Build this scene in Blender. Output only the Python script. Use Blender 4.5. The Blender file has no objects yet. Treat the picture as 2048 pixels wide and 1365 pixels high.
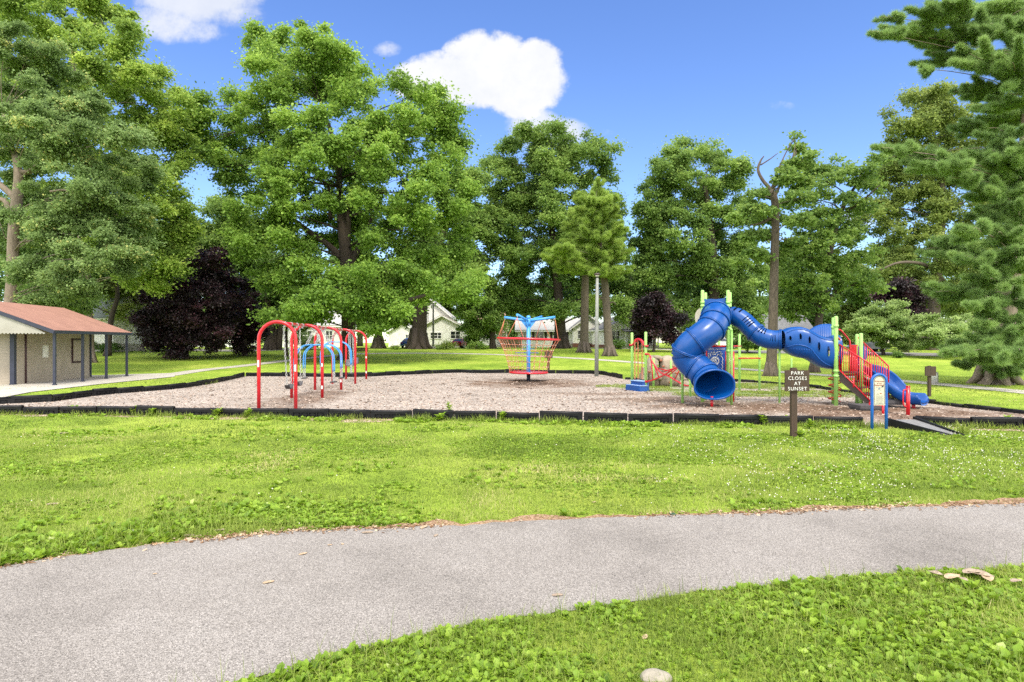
import bpy, math, random
import numpy as np
from mathutils import Vector, Matrix, noise as mnoise

R = math.radians
random.seed(7)
rng = np.random.default_rng(7)
scene = bpy.context.scene
COL = scene.collection

# ------------------------------------------------------------------ view geometry
F, CX, HY, H = 1250.0, 1024.0, 684.0, 2.2      # focal length in photo pixels, centre, horizon, eye height

def sstep(t):
    t = np.clip(t, 0, 1)
    return t * t * (3 - 2 * t)

def gz(Y):                                     # the lawn rises gently towards the street behind
    return 1.3 * sstep((np.asarray(Y, float) - 44.0) / 46.0)

def P(px, py, Y):
    return Vector(((px - CX) / F * Y, Y, H - (py - HY) / F * Y))

def G(px, py, dz=0.0):                         # ground point seen at a photo pixel
    lo, hi = 1.0, 600.0
    for _ in range(60):
        m = (lo + hi) / 2
        if HY + F * (H - float(gz(m))) / m > py: lo = m
        else: hi = m
    return Vector(((px - CX) / F * lo, lo, float(gz(lo)) + dz))

def ground(x, y, dz=0.0):
    return Vector((x, y, float(gz(y)) + dz))

# ------------------------------------------------------------------ materials
def new_mat(name):
    m = bpy.data.materials.new(name); m.use_nodes = True
    nt = m.node_tree
    for n in list(nt.nodes): nt.nodes.remove(n)
    out = nt.nodes.new('ShaderNodeOutputMaterial')
    return m, nt, out

def node(nt, kind, **kw):
    n = nt.nodes.new(kind)
    for k, v in kw.items():
        if k in n.inputs.keys(): n.inputs[k].default_value = v
        else: setattr(n, k, v)
    return n

def rgba(c): return (c[0], c[1], c[2], 1.0)

def ramp(nt, stops, interp='LINEAR'):
    r = nt.nodes.new('ShaderNodeValToRGB'); r.color_ramp.interpolation = interp
    el = r.color_ramp.elements
    while len(el) > 1: el.remove(el[-1])
    el[0].position, el[0].color = stops[0][0], rgba(stops[0][1])
    for p, c in stops[1:]:
        e = el.new(p); e.color = rgba(c)
    return r

def mat(name, c1, c2=None, scale=3.0, rough=0.6, bump=0.0, bscale=None, spec=0.5, metal=0.0, detail=5.0, coat=0.0, stretch=None):
    m, nt, out = new_mat(name)
    b = node(nt, 'ShaderNodeBsdfPrincipled'); b.inputs['Roughness'].default_value = rough
    b.inputs['Specular IOR Level'].default_value = spec; b.inputs['Metallic'].default_value = metal
    b.inputs['Coat Weight'].default_value = coat
    nt.links.new(b.outputs[0], out.inputs[0])
    tc = node(nt, 'ShaderNodeTexCoord'); src = tc.outputs['Object']
    if stretch:
        mp = node(nt, 'ShaderNodeMapping'); mp.inputs['Scale'].default_value = stretch
        nt.links.new(src, mp.inputs[0]); src = mp.outputs[0]
    if c2 is None: c2 = tuple(x * 0.78 for x in c1)
    n = node(nt, 'ShaderNodeTexNoise'); n.inputs['Scale'].default_value = scale; n.inputs['Detail'].default_value = detail
    n.inputs['Roughness'].default_value = 0.65
    nt.links.new(src, n.inputs['Vector'])
    r = ramp(nt, [(0.3, c2), (0.68, c1)])
    nt.links.new(n.outputs['Fac'], r.inputs[0]); nt.links.new(r.outputs[0], b.inputs['Base Color'])
    rr = node(nt, 'ShaderNodeMapRange'); rr.inputs['To Min'].default_value = max(0.03, rough - 0.1); rr.inputs['To Max'].default_value = min(1, rough + 0.1)
    nt.links.new(n.outputs['Fac'], rr.inputs[0]); nt.links.new(rr.outputs[0], b.inputs['Roughness'])
    if bump:
        n2 = node(nt, 'ShaderNodeTexNoise'); n2.inputs['Scale'].default_value = bscale or scale * 4; n2.inputs['Detail'].default_value = 6
        nt.links.new(src, n2.inputs['Vector'])
        bp = node(nt, 'ShaderNodeBump'); bp.inputs['Strength'].default_value = bump; bp.inputs['Distance'].default_value = 0.02
        nt.links.new(n2.outputs['Fac'], bp.inputs['Height']); nt.links.new(bp.outputs[0], b.inputs['Normal'])
    return m

def leaf_mat(name, stops, trans=0.5, rough=0.5, gloss=0.25):
    m, nt, out = new_mat(name)
    at = node(nt, 'ShaderNodeAttribute'); at.attribute_name = 'tone'
    r = ramp(nt, stops); nt.links.new(at.outputs['Fac'], r.inputs[0])
    b = node(nt, 'ShaderNodeBsdfPrincipled'); b.inputs['Roughness'].default_value = rough
    b.inputs['Specular IOR Level'].default_value = gloss
    t = node(nt, 'ShaderNodeBsdfTranslucent')
    hs = node(nt, 'ShaderNodeHueSaturation'); hs.inputs['Hue'].default_value = 0.485; hs.inputs['Value'].default_value = 1.25
    nt.links.new(r.outputs[0], b.inputs['Base Color']); nt.links.new(r.outputs[0], hs.inputs['Color'])
    nt.links.new(hs.outputs[0], t.inputs[0])
    mx = node(nt, 'ShaderNodeMixShader'); mx.inputs[0].default_value = trans
    nt.links.new(b.outputs[0], mx.inputs[1]); nt.links.new(t.outputs[0], mx.inputs[2]); nt.links.new(mx.outputs[0], out.inputs[0])
    return m

def siding_mat(name, c, pitch=0.2, dark=0.72, rough=0.6, bump=0.35):
    m, nt, out = new_mat(name)
    b = node(nt, 'ShaderNodeBsdfPrincipled'); b.inputs['Roughness'].default_value = rough; nt.links.new(b.outputs[0], out.inputs[0])
    tc = node(nt, 'ShaderNodeTexCoord'); sp = node(nt, 'ShaderNodeSeparateXYZ'); nt.links.new(tc.outputs['Object'], sp.inputs[0])
    d = node(nt, 'ShaderNodeMath', operation='DIVIDE'); d.inputs[1].default_value = pitch; nt.links.new(sp.outputs[2], d.inputs[0])
    f = node(nt, 'ShaderNodeMath', operation='FRACT'); nt.links.new(d.outputs[0], f.inputs[0])
    n = node(nt, 'ShaderNodeTexNoise'); n.inputs['Scale'].default_value = 1.2; n.inputs['Detail'].default_value = 6; nt.links.new(tc.outputs['Object'], n.inputs['Vector'])
    r = ramp(nt, [(0.0, tuple(x * dark for x in c)), (0.1, tuple(x * dark for x in c)), (0.16, c), (1.0, c)]); nt.links.new(f.outputs[0], r.inputs[0])
    r2 = ramp(nt, [(0.3, (0.84, 0.83, 0.8)), (0.65, (1, 1, 1))]); nt.links.new(n.outputs['Fac'], r2.inputs[0])
    mx = node(nt, 'ShaderNodeMix', data_type='RGBA', blend_type='MULTIPLY'); mx.inputs[0].default_value = 1
    nt.links.new(r.outputs[0], mx.inputs[6]); nt.links.new(r2.outputs[0], mx.inputs[7]); nt.links.new(mx.outputs[2], b.inputs['Base Color'])
    bp = node(nt, 'ShaderNodeBump'); bp.inputs['Strength'].default_value = bump; bp.inputs['Distance'].default_value = 0.02
    nt.links.new(f.outputs[0], bp.inputs['Height']); nt.links.new(bp.outputs[0], b.inputs['Normal'])
    return m

M = {}
M['red'] = mat('red_paint', (0.52, 0.006, 0.018), (0.45, 0.006, 0.015), 6, 0.32, coat=0.2)
M['lime'] = mat('lime_paint', (0.3, 0.56, 0.14), (0.26, 0.5, 0.12), 6, 0.38)
M['blue'] = mat('blue_plastic', (0.001, 0.066, 0.285), (0.001, 0.046, 0.21), 1.6, 0.3, spec=0.4, detail=9, bump=0.04, bscale=14)
M['lightblue'] = mat('light_blue_paint', (0.06, 0.3, 0.72), (0.05, 0.26, 0.65), 6, 0.35)
M['signblue'] = mat('sign_blue', (0.006, 0.1, 0.42), (0.006, 0.085, 0.36), 8, 0.4)
M['purple'] = mat('purple_plastic', (0.16, 0.02, 0.3), (0.12, 0.02, 0.25), 4, 0.4)
M['panelblue'] = mat('panel_blue', (0.008, 0.085, 0.42), (0.008, 0.07, 0.36), 4, 0.45)
M['black'] = mat('black_plastic', (0.010, 0.010, 0.011), (0.004, 0.004, 0.005), 5, 0.5, spec=0.25, bump=0.12, bscale=40)
M['rubber'] = mat('dark_rubber', (0.07, 0.065, 0.07), (0.04, 0.038, 0.04), 9, 0.7, bump=0.1)
M['greyrubber'] = mat('grey_rubber', (0.24, 0.24, 0.26), (0.16, 0.16, 0.18), 6, 0.7)
M['mat_grey'] = mat('grey_ramp_mat', (0.2, 0.2, 0.2), (0.13, 0.13, 0.13), 9, 0.85, bump=0.3, bscale=90)
M['steel'] = mat('galvanised_steel', (0.5, 0.5, 0.48), (0.36, 0.36, 0.35), 9, 0.42, metal=0.6)
M['pole'] = mat('pale_pole', (0.25, 0.26, 0.235), (0.17, 0.18, 0.16), 4, 0.6, bump=0.1, bscale=30)
M['brown'] = mat('brown_wood', (0.06, 0.034, 0.02), (0.034, 0.02, 0.013), 3, 0.72, bump=0.35, bscale=18, stretch=(6, 6, 0.7))
M['brownmetal'] = mat('brown_metal', (0.05, 0.03, 0.022), (0.032, 0.02, 0.016), 8, 0.5)
M['white'] = mat('white_lettering', (0.8, 0.8, 0.78), (0.7, 0.7, 0.68), 10, 0.6)
M['cream'] = mat('cream_panel', (0.52, 0.5, 0.39), (0.47, 0.45, 0.35), 5, 0.45)
M['orange'] = mat('orange_print', (0.32, 0.06, 0.015), None, 5, 0.5)
M['ink'] = mat('grey_print', (0.09, 0.09, 0.085), None, 5, 0.5)
M['printblue'] = mat('blue_print', (0.04, 0.12, 0.3), None, 5, 0.5)
M['rope'] = mat('faded_red_rope', (0.55, 0.2, 0.11), (0.42, 0.13, 0.07), 12, 0.8)
M['knot'] = mat('pale_rope_clamp', (0.75, 0.6, 0.5), None, 12, 0.6)
M['mesh_floor'] = mat('purple_grey_floor', (0.15, 0.12, 0.17), (0.09, 0.08, 0.1), 8, 0.7)
M['rock'] = mat('moulded_rock', (0.36, 0.29, 0.22), (0.15, 0.115, 0.085), 1.8, 0.85, bump=0.9, bscale=4)
M['hold'] = mat('climbing_hold', (0.3, 0.1, 0.05), None, 8, 0.6)
M['concrete'] = mat('concrete', (0.44, 0.41, 0.36), (0.33, 0.31, 0.27), 0.8, 0.9, bump=0.15, bscale=30, detail=9)
M['siding'] = siding_mat('beige_siding', (0.36, 0.315, 0.25), 0.16, 0.88, bump=0.06)
M['board'] = siding_mat('cream_siding', (0.34, 0.33, 0.29), 50.0, 1.0, bump=0.0)
M['navy'] = mat('navy_paint', (0.03, 0.035, 0.06), (0.02, 0.024, 0.042), 5, 0.5)
M['maroon'] = mat('dark_maroon_paint', (0.05, 0.022, 0.025), None, 5, 0.6)
M['redroof'] = mat('red_shingle', (0.31, 0.16, 0.115), (0.235, 0.115, 0.083), 1.4, 0.9, bump=0.35, bscale=40, detail=10)
M['paper'] = mat('notice_paper', (0.72, 0.72, 0.66), (0.6, 0.6, 0.55), 12, 0.7)
M['housewhite'] = siding_mat('white_siding', (0.82, 0.82, 0.8), 0.22, 0.84)
M['trim'] = mat('white_trim', (0.8, 0.8, 0.78), (0.68, 0.68, 0.66), 2, 0.6)
M['roofgrey'] = mat('grey_shingle', (0.17, 0.175, 0.18), (0.11, 0.11, 0.115), 1.5, 0.9, bump=0.3)
M['rooflight'] = mat('pale_shingle', (0.42, 0.42, 0.4), (0.33, 0.33, 0.32), 1.5, 0.9, bump=0.3)
M['rooftan'] = mat('tan_shingle', (0.34, 0.225, 0.16), (0.26, 0.17, 0.12), 1.5, 0.9, bump=0.3)
M['rooftaupe'] = mat('taupe_shingle', (0.28, 0.23, 0.2), (0.2, 0.165, 0.14), 1.5, 0.9, bump=0.3)
M['roofblue'] = mat('blue_grey_shingle', (0.25, 0.29, 0.3), (0.19, 0.22, 0.23), 1.5, 0.9, bump=0.3)
M['glass'] = mat('window_glass', (0.025, 0.03, 0.035), (0.015, 0.018, 0.02), 2, 0.08, spec=0.8)
M['brick'] = mat('brick_foundation', (0.2, 0.085, 0.06), (0.13, 0.06, 0.045), 6, 0.9)
M['shutter'] = mat('dark_shutter', (0.04, 0.028, 0.025), None, 5, 0.6)
M['fencewood'] = mat('fence_wood', (0.3, 0.21, 0.15), (0.2, 0.14, 0.1), 2, 0.85, bump=0.3, stretch=(8, 8, 0.6))
M['carblue'] = mat('car_blue', (0.015, 0.1, 0.4), (0.012, 0.09, 0.36), 3, 0.22, coat=0.6)
M['carred'] = mat('car_red', (0.36, 0.012, 0.02), (0.32, 0.01, 0.018), 3, 0.22, coat=0.6)
M['carwhite'] = mat('car_white', (0.75, 0.76, 0.77), (0.7, 0.7, 0.72), 3, 0.25, coat=0.6)
M['carsilver'] = mat('car_dark_silver', (0.09, 0.1, 0.13), (0.07, 0.08, 0.1), 3, 0.25, metal=0.4, coat=0.6)
M['tyre'] = mat('tyre', (0.02, 0.02, 0.02), None, 6, 0.85)
M['taillight'] = mat('tail_light', (0.4, 0.01, 0.01), None, 4, 0.2)
M['headlight'] = mat('head_light', (0.75, 0.75, 0.75), None, 4, 0.15)
M['bark'] = mat('grey_brown_bark', (0.15, 0.12, 0.09), (0.045, 0.034, 0.026), 5, 0.95, bump=0.9, bscale=7, stretch=(3, 3, 0.7))
M['barkpale'] = mat('pale_bark', (0.26, 0.21, 0.165), (0.13, 0.1, 0.075), 3, 0.95, bump=0.8, bscale=7, stretch=(3, 3, 0.7))
M['barkdark'] = mat('dark_bark', (0.075, 0.055, 0.042), (0.035, 0.027, 0.022), 4, 0.95, bump=0.9, bscale=7, stretch=(3, 3, 0.7))
M['twig'] = mat('dead_twig', (0.34, 0.28, 0.22), None, 6, 0.9)
M['dryleaf'] = mat('dry_leaf', (0.5, 0.38, 0.25), (0.3, 0.2, 0.12), 30, 0.8)
M['paleleaf'] = mat('pale_dry_bark', (0.38, 0.31, 0.23), (0.2, 0.14, 0.1), 25, 0.85, bump=0.3, bscale=60)
M['greenleaf'] = mat('curled_green_leaf', (0.05, 0.1, 0.04), (0.03, 0.06, 0.03), 20, 0.5)
M['stone'] = mat('pale_stone', (0.33, 0.3, 0.24), (0.22, 0.2, 0.155), 14, 0.85, bump=0.5, bscale=30)

M['leaf_bright'] = leaf_mat('bright_maple_leaf', [(0.0, (0.09537, 0.182, 0.03432)), (0.5, (0.2101, 0.3575, 0.06045)), (1.0, (0.3771, 0.546, 0.1108))])
M['leaf_mid'] = leaf_mat('mid_green_leaf', [(0.0, (0.08174, 0.156, 0.03796)), (0.5, (0.176, 0.2925, 0.06435)), (1.0, (0.3096, 0.442, 0.111))])
M['leaf_dark'] = leaf_mat('dark_green_leaf', [(0.0, (0.06146, 0.1235, 0.03341)), (0.5, (0.1223, 0.221, 0.05486)), (1.0, (0.2228, 0.3445, 0.09217))])
M['leaf_yellow'] = leaf_mat('yellow_green_leaf', [(0.0, (0.1152, 0.195, 0.0377)), (0.5, (0.2364, 0.3705, 0.06903)), (1.0, (0.4294, 0.559, 0.118))])
M['leaf_blue'] = leaf_mat('feathery_grey_green_leaf', [(0.0, (0.09802, 0.168, 0.05904)), (0.5, (0.1956, 0.3, 0.099)), (0.93, (0.3052, 0.432, 0.157)), (1.0, (0.6072, 0.6, 0.21))])
M['leaf_olive'] = leaf_mat('olive_green_leaf', [(0.0, (0.1011, 0.1495, 0.03757)), (0.5, (0.1951, 0.273, 0.06578)), (1.0, (0.335, 0.416, 0.1095))])
M['leaf_purple'] = leaf_mat('purple_plum_leaf', [(0.0, (0.009, 0.007, 0.008)), (0.5, (0.02, 0.012, 0.015)), (1.0, (0.085, 0.03, 0.042))], trans=0.15, gloss=0.4)
M['leaf_dogwood'] = leaf_mat('pale_dogwood_leaf', [(0.0, (0.13, 0.21, 0.065)), (0.5, (0.28, 0.4, 0.125)), (1.0, (0.46, 0.58, 0.24))])
M['needle'] = leaf_mat('pine_needle', [(0.0, (0.1203, 0.208, 0.06682)), (0.5, (0.24, 0.377, 0.1191)), (1.0, (0.4254, 0.585, 0.2054))], trans=0.4)
M['needle_light'] = leaf_mat('light_pine_needle', [(0.0, (0.1524, 0.2415, 0.05325)), (0.5, (0.2926, 0.4255, 0.08751)), (1.0, (0.4673, 0.6095, 0.1448))], trans=0.45)
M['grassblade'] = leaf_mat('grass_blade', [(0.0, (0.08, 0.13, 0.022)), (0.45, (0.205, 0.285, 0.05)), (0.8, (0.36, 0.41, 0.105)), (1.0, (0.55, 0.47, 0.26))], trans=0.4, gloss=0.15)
M['weedleaf'] = leaf_mat('broad_weed_leaf', [(0.0, (0.065, 0.135, 0.012)), (0.5, (0.19, 0.32, 0.024)), (0.9, (0.32, 0.46, 0.05)), (1.0, (0.46, 0.54, 0.2))], trans=0.38, gloss=0.3)
M['clover'] = leaf_mat('white_clover_flower', [(0.0, (0.55, 0.53, 0.42)), (1.0, (0.8, 0.78, 0.7))], trans=0.2, rough=0.9)
M['stalk'] = leaf_mat('seed_stalk', [(0.0, (0.1, 0.17, 0.03)), (1.0, (0.25, 0.28, 0.08))], trans=0.2)
M['litter'] = leaf_mat('dry_litter', [(0.0, (0.12, 0.06, 0.03)), (0.5, (0.3, 0.19, 0.11)), (1.0, (0.55, 0.45, 0.33))], trans=0.1, rough=0.9, gloss=0.1)
M['chip'] = leaf_mat('wood_chip', [(0.0, (0.07, 0.04, 0.025)), (0.4, (0.27, 0.19, 0.14)), (1.0, (0.52, 0.43, 0.36))], trans=0.0, rough=0.95, gloss=0.1)

# ------------------------------------------------------------------ objects
ORG = {}

def tag(o, label=None, cat=None, group=None, kind=None):
    if label: o['label'] = label
    if cat: o['category'] = cat
    if group: o['group'] = group
    if kind: o['kind'] = kind
    return o

def thing(name, label, cat, loc, group=None):
    o = bpy.data.objects.new(name, None); COL.objects.link(o)
    o.location = loc; o.empty_display_size = 0.2
    ORG[o] = Vector(loc)
    return tag(o, label, cat, group)

def link_mesh(name, me, m, parent=None, loc=(0, 0, 0)):
    o = bpy.data.objects.new(name, me); COL.objects.link(o)
    if m: me.materials.append(m)
    if parent is not None:
        o.parent = parent; ORG[o] = ORG[parent]
    else:
        o.location = loc; ORG[o] = Vector(loc)
    return o

class MB:
    def __init__(s): s.v = []; s.f = []; s.sm = []
    def add(s, vs, fs, smooth=False):
        o = len(s.v); s.v += [Vector(v) for v in vs]
        s.f += [tuple(i + o for i in f) for f in fs]; s.sm += [smooth] * len(fs)
        return s
    def box(s, c, size, ax=None, taper=1.0):           # ax: (x, y, z) axis vectors
        ax = ax or (Vector((1, 0, 0)), Vector((0, 1, 0)), Vector((0, 0, 1)))
        c = Vector(c); vs = []
        for k in (-1, 1):
            t = 1.0 if k < 0 else taper
            for i, j in ((-1, -1), (1, -1), (1, 1), (-1, 1)):
                vs.append(c + ax[0] * (i * size[0] / 2 * t) + ax[1] * (j * size[1] / 2 * t) + ax[2] * (k * size[2] / 2))
        return s.add(vs, [(3, 2, 1, 0), (4, 5, 6, 7), (0, 1, 5, 4), (1, 2, 6, 5), (2, 3, 7, 6), (3, 0, 4, 7)])
    def bar(s, a, b, w, h=None):
        a, b = Vector(a), Vector(b); d = b - a; L = d.length
        if L < 1e-6: return s
        z = d / L; x = z.cross(Vector((0, 0, 1)))
        x = x.normalized() if x.length > 1e-4 else Vector((1, 0, 0))
        y = z.cross(x)
        return s.box((a + b) / 2, (w, h or w, L), (x, y, z))
    def tube(s, pts, r, n=10, caps=True, close=False):
        pts = [Vector(p) for p in pts]; k = len(pts)
        rs = r if isinstance(r, (list, tuple)) else [r] * k
        prev = None; vs = []
        for i, p in enumerate(pts):
            if close: d = pts[(i + 1) % k] - pts[i - 1]
            else: d = pts[min(i + 1, k - 1)] - pts[max(i - 1, 0)]
            d = d.normalized() if d.length > 1e-9 else Vector((0, 0, 1))
            if prev is None:
                up = Vector((0, 0, 1)) if abs(d.z) < 0.9 else Vector((0, 1, 0))
                x = d.cross(up).normalized()
            else:
                x = prev - d * prev.dot(d)
                x = x.normalized() if x.length > 1e-6 else d.orthogonal().normalized()
            prev = x; y = d.cross(x)
            for j in range(n):
                a = 2 * math.pi * j / n
                vs.append(p + x * (math.cos(a) * rs[i]) + y * (math.sin(a) * rs[i]))
        fs = []
        for i in range(k if close else k - 1):
            i2 = (i + 1) % k
            for j in range(n):
                fs.append((i * n + j, i * n + (j + 1) % n, i2 * n + (j + 1) % n, i2 * n + j))
        s.add(vs, fs, True)
        if caps and not close:
            o = len(s.v) - len(vs)
            s.f.append(tuple(o + j for j in reversed(range(n)))); s.sm.append(False)
            s.f.append(tuple(o + (k - 1) * n + j for j in range(n))); s.sm.append(False)
        return s
    def lathe(s, c, prof, n=20):                        # prof: (radius, z) list, around z
        c = Vector(c); vs = []; fs = []
        for r, z in prof:
            for j in range(n):
                a = 2 * math.pi * j / n
                vs.append(c + Vector((math.cos(a) * r, math.sin(a) * r, z)))
        for i in range(len(prof) - 1):
            for j in range(n):
                fs.append((i * n + j, i * n + (j + 1) % n, (i + 1) * n + (j + 1) % n, (i + 1) * n + j))
        return s.add(vs, fs, True)
    def ball(s, c, r, n=12, m=8, sz=None):
        sz = sz or (r, r, r); c = Vector(c); vs = []; fs = []
        for i in range(m + 1):
            t = math.pi * i / m
            for j in range(n):
                a = 2 * math.pi * j / n
                vs.append(c + Vector((math.sin(t) * math.cos(a) * sz[0], math.sin(t) * math.sin(a) * sz[1], math.cos(t) * sz[2])))
        for i in range(m):
            for j in range(n):
                fs.append((i * n + j, (i + 1) * n + j, (i + 1) * n + (j + 1) % n, i * n + (j + 1) % n))
        return s.add(vs, fs, True)
    def prism(s, poly, off):                             # planar polygon (3D) extruded by off
        poly = [Vector(p) for p in poly]; n = len(poly); off = Vector(off)
        vs = poly + [p + off for p in poly]
        fs = [tuple(reversed(range(n))), tuple(range(n, 2 * n))] + [(i, (i + 1) % n, (i + 1) % n + n, i + n) for i in range(n)]
        return s.add(vs, fs)
    def build(s, name, m, parent=None, loc=None, noise=0.0):
        if parent is not None: off = ORG[parent]
        else:
            if loc is None:
                xs = [v.x for v in s.v]; ys = [v.y for v in s.v]; zs = [v.z for v in s.v]
                loc = ((min(xs) + max(xs)) / 2, (min(ys) + max(ys)) / 2, min(zs))
            off = Vector(loc)
        me = bpy.data.meshes.new(name)
        me.from_pydata([tuple(v - off) for v in s.v], [], s.f)
        me.polygons.foreach_set('use_smooth', s.sm)
        me.update()
        return link_mesh(name, me, m, parent, off)

def curve(pts, n=6):                                     # Catmull-Rom through the points
    pts = [Vector(p) for p in pts]
    q = [pts[0] * 2 - pts[1]] + pts + [pts[-1] * 2 - pts[-2]]
    out = []
    for i in range(1, len(q) - 2):
        p0, p1, p2, p3 = q[i - 1:i + 3]
        for k in range(n):
            t = k / n
            out.append(0.5 * ((2 * p1) + (p2 - p0) * t + (2 * p0 - 5 * p1 + 4 * p2 - p3) * t * t + (3 * p1 - p0 - 3 * p2 + p3) * t ** 3))
    return out + [pts[-1]]

def tri_mesh(name, V, T, tone, m, parent=None, loc=(0, 0, 0), smooth=False):
    V = np.asarray(V, np.float32) - np.asarray(ORG[parent] if parent is not None else loc, np.float32)
    k = T.shape[1]; nf = len(T)
    me = bpy.data.meshes.new(name)
    me.vertices.add(len(V)); me.vertices.foreach_set('co', V.ravel())
    me.loops.add(nf * k); me.loops.foreach_set('vertex_index', T.astype(np.int32).ravel())
    me.polygons.add(nf); me.polygons.foreach_set('loop_start', np.arange(0, nf * k, k, dtype=np.int32))
    try: me.polygons.foreach_set('loop_total', np.full(nf, k, np.int32))
    except Exception: pass
    if smooth: me.polygons.foreach_set('use_smooth', np.ones(nf, bool))
    a = me.attributes.new('tone', 'FLOAT', 'POINT'); a.data.foreach_set('value', np.asarray(tone, np.float32))
    me.update(calc_edges=True)
    return link_mesh(name, me, m, parent, loc)

def frames(axis, normal):                                # rows: x, y(axis), z(normal)
    y = axis / (np.linalg.norm(axis, axis=1, keepdims=True) + 1e-9)
    x = np.cross(y, normal); x /= (np.linalg.norm(x, axis=1, keepdims=True) + 1e-9)
    z = np.cross(x, y)
    return np.stack([x, y, z], axis=1)

def scatter(name, tv, tf, pos, fr, scale, tone, m, parent=None, loc=(0, 0, 0), tvtone=None):
    tv = np.asarray(tv, np.float32); tf = np.asarray(tf, np.int64)
    sc = np.asarray(scale, np.float32)
    if sc.ndim == 1: sc = np.repeat(sc[:, None], 3, 1)
    n, k = len(pos), len(tv)
    loc_v = tv[None] * sc[:, None, :]
    V = np.einsum('nki,nij->nkj', loc_v, fr) + pos[:, None, :]
    T = (tf[None] + (np.arange(n) * k)[:, None, None]).reshape(-1, tf.shape[1])
    tn = np.repeat(tone, k) if tvtone is None else (np.asarray(tone)[:, None] + np.asarray(tvtone)[None]).ravel()
    return tri_mesh(name, V.reshape(-1, 3), T, np.clip(tn, 0, 1), m, parent, loc)

def unit(n):
    d = rng.normal(size=(n, 3)); return d / np.linalg.norm(d, axis=1, keepdims=True)

def inside(poly, x, y):
    poly = np.asarray([(p[0], p[1]) for p in poly]); r = np.zeros(len(x), bool); j = len(poly) - 1
    for i in range(len(poly)):
        xi, yi = poly[i]; xj, yj = poly[j]
        c = ((yi > y) != (yj > y)) & (x < (xj - xi) * (y - yi) / (yj - yi + 1e-12) + xi)
        r ^= c; j = i
    return r

def vnoise(x, y, s, seed=0):                             # cheap smooth value noise in numpy
    x = np.asarray(x) * s + seed * 17.3; y = np.asarray(y) * s - seed * 9.1
    xi, yi = np.floor(x).astype(np.int64), np.floor(y).astype(np.int64); xf, yf = x - xi, y - yi
    h = lambda a, b: ((((a * 374761393 + b * 668265263 + seed * 974711) ^ ((a * 374761393 + b * 668265263) >> 13)) * 1274126177) & 0xffff) / 65535.0
    u, v = xf * xf * (3 - 2 * xf), yf * yf * (3 - 2 * yf)
    return (h(xi, yi) * (1 - u) + h(xi + 1, yi) * u) * (1 - v) + (h(xi, yi + 1) * (1 - u) + h(xi + 1, yi + 1) * u) * v

ORD = ['leftmost', 'second', 'third', 'fourth', 'fifth', 'sixth', 'seventh', 'eighth', 'ninth', 'tenth', 'eleventh', 'twelfth', 'thirteenth',
       'fourteenth', 'fifteenth', 'sixteenth', 'seventeenth', 'eighteenth', 'nineteenth', 'twentieth']
def ordn(i):
    if i < 20: return ORD[i]
    t = ['twenty', 'thirty', 'forty', 'fifty'][(i + 1) // 10 - 2]; u = (i + 1) % 10
    if u == 0: return {'twenty': 'twentieth', 'thirty': 'thirtieth', 'forty': 'fortieth', 'fifty': 'fiftieth'}[t]
    return t + '-' + ['', 'first', 'second', 'third', 'fourth', 'fifth', 'sixth', 'seventh', 'eighth', 'ninth'][u]
# ------------------------------------------------------------------ ground materials
def lawn_material():
    m, nt, out = new_mat('lawn')
    b = node(nt, 'ShaderNodeBsdfPrincipled'); b.inputs['Roughness'].default_value = 0.95; b.inputs['Specular IOR Level'].default_value = 0.1
    nt.links.new(b.outputs[0], out.inputs[0])
    tc = node(nt, 'ShaderNodeTexCoord')
    def nz(scale, det=6, rough=0.6):
        n = node(nt, 'ShaderNodeTexNoise'); n.inputs['Scale'].default_value = scale; n.inputs['Detail'].default_value = det
        n.inputs['Roughness'].default_value = rough; nt.links.new(tc.outputs['Object'], n.inputs['Vector']); return n
    big, mid, fine = nz(0.16, 4), nz(1.3, 8, 0.7), nz(22, 6, 0.8)
    r1 = ramp(nt, [(0.3, (0.16, 0.255, 0.03)), (0.5, (0.26, 0.37, 0.05)), (0.7, (0.36, 0.44, 0.08))]); nt.links.new(big.outputs[0], r1.inputs[0])
    r2 = ramp(nt, [(0.28, (0.5, 0.56, 0.5)), (0.5, (0.95, 0.95, 0.9)), (0.75, (1.3, 1.22, 1.2))]); nt.links.new(mid.outputs[0], r2.inputs[0])
    r3 = ramp(nt, [(0.3, (0.5, 0.55, 0.5)), (0.7, (1.35, 1.3, 1.25))]); nt.links.new(fine.outputs[0], r3.inputs[0])
    def mul(a, c):
        x = node(nt, 'ShaderNodeMix', data_type='RGBA', blend_type='MULTIPLY'); x.inputs[0].default_value = 1
        nt.links.new(a, x.inputs[6]); nt.links.new(c, x.inputs[7]); return x.outputs[2]
    c = mul(mul(r1.outputs[0], r2.outputs[0]), r3.outputs[0])
    bare = nz(0.55, 6, 0.65)
    rb = ramp(nt, [(0.68, (0, 0, 0)), (0.76, (1, 1, 1))]); nt.links.new(bare.outputs[0], rb.inputs[0])
    mx = node(nt, 'ShaderNodeMix', data_type='RGBA'); mx.inputs[7].default_value = (0.2, 0.17, 0.07, 1)
    mm = node(nt, 'ShaderNodeMath', operation='MULTIPLY'); mm.inputs[1].default_value = 0.45
    nt.links.new(rb.outputs[0], mm.inputs[0]); nt.links.new(mm.outputs[0], mx.inputs[0]); nt.links.new(c, mx.inputs[6])
    nt.links.new(mx.outputs[2], b.inputs['Base Color'])
    bp = node(nt, 'ShaderNodeBump'); bp.inputs['Strength'].default_value = 0.8; bp.inputs['Distance'].default_value = 0.05
    nt.links.new(fine.outputs[0], bp.inputs['Height']); nt.links.new(bp.outputs[0], b.inputs['Normal'])
    return m

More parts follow.
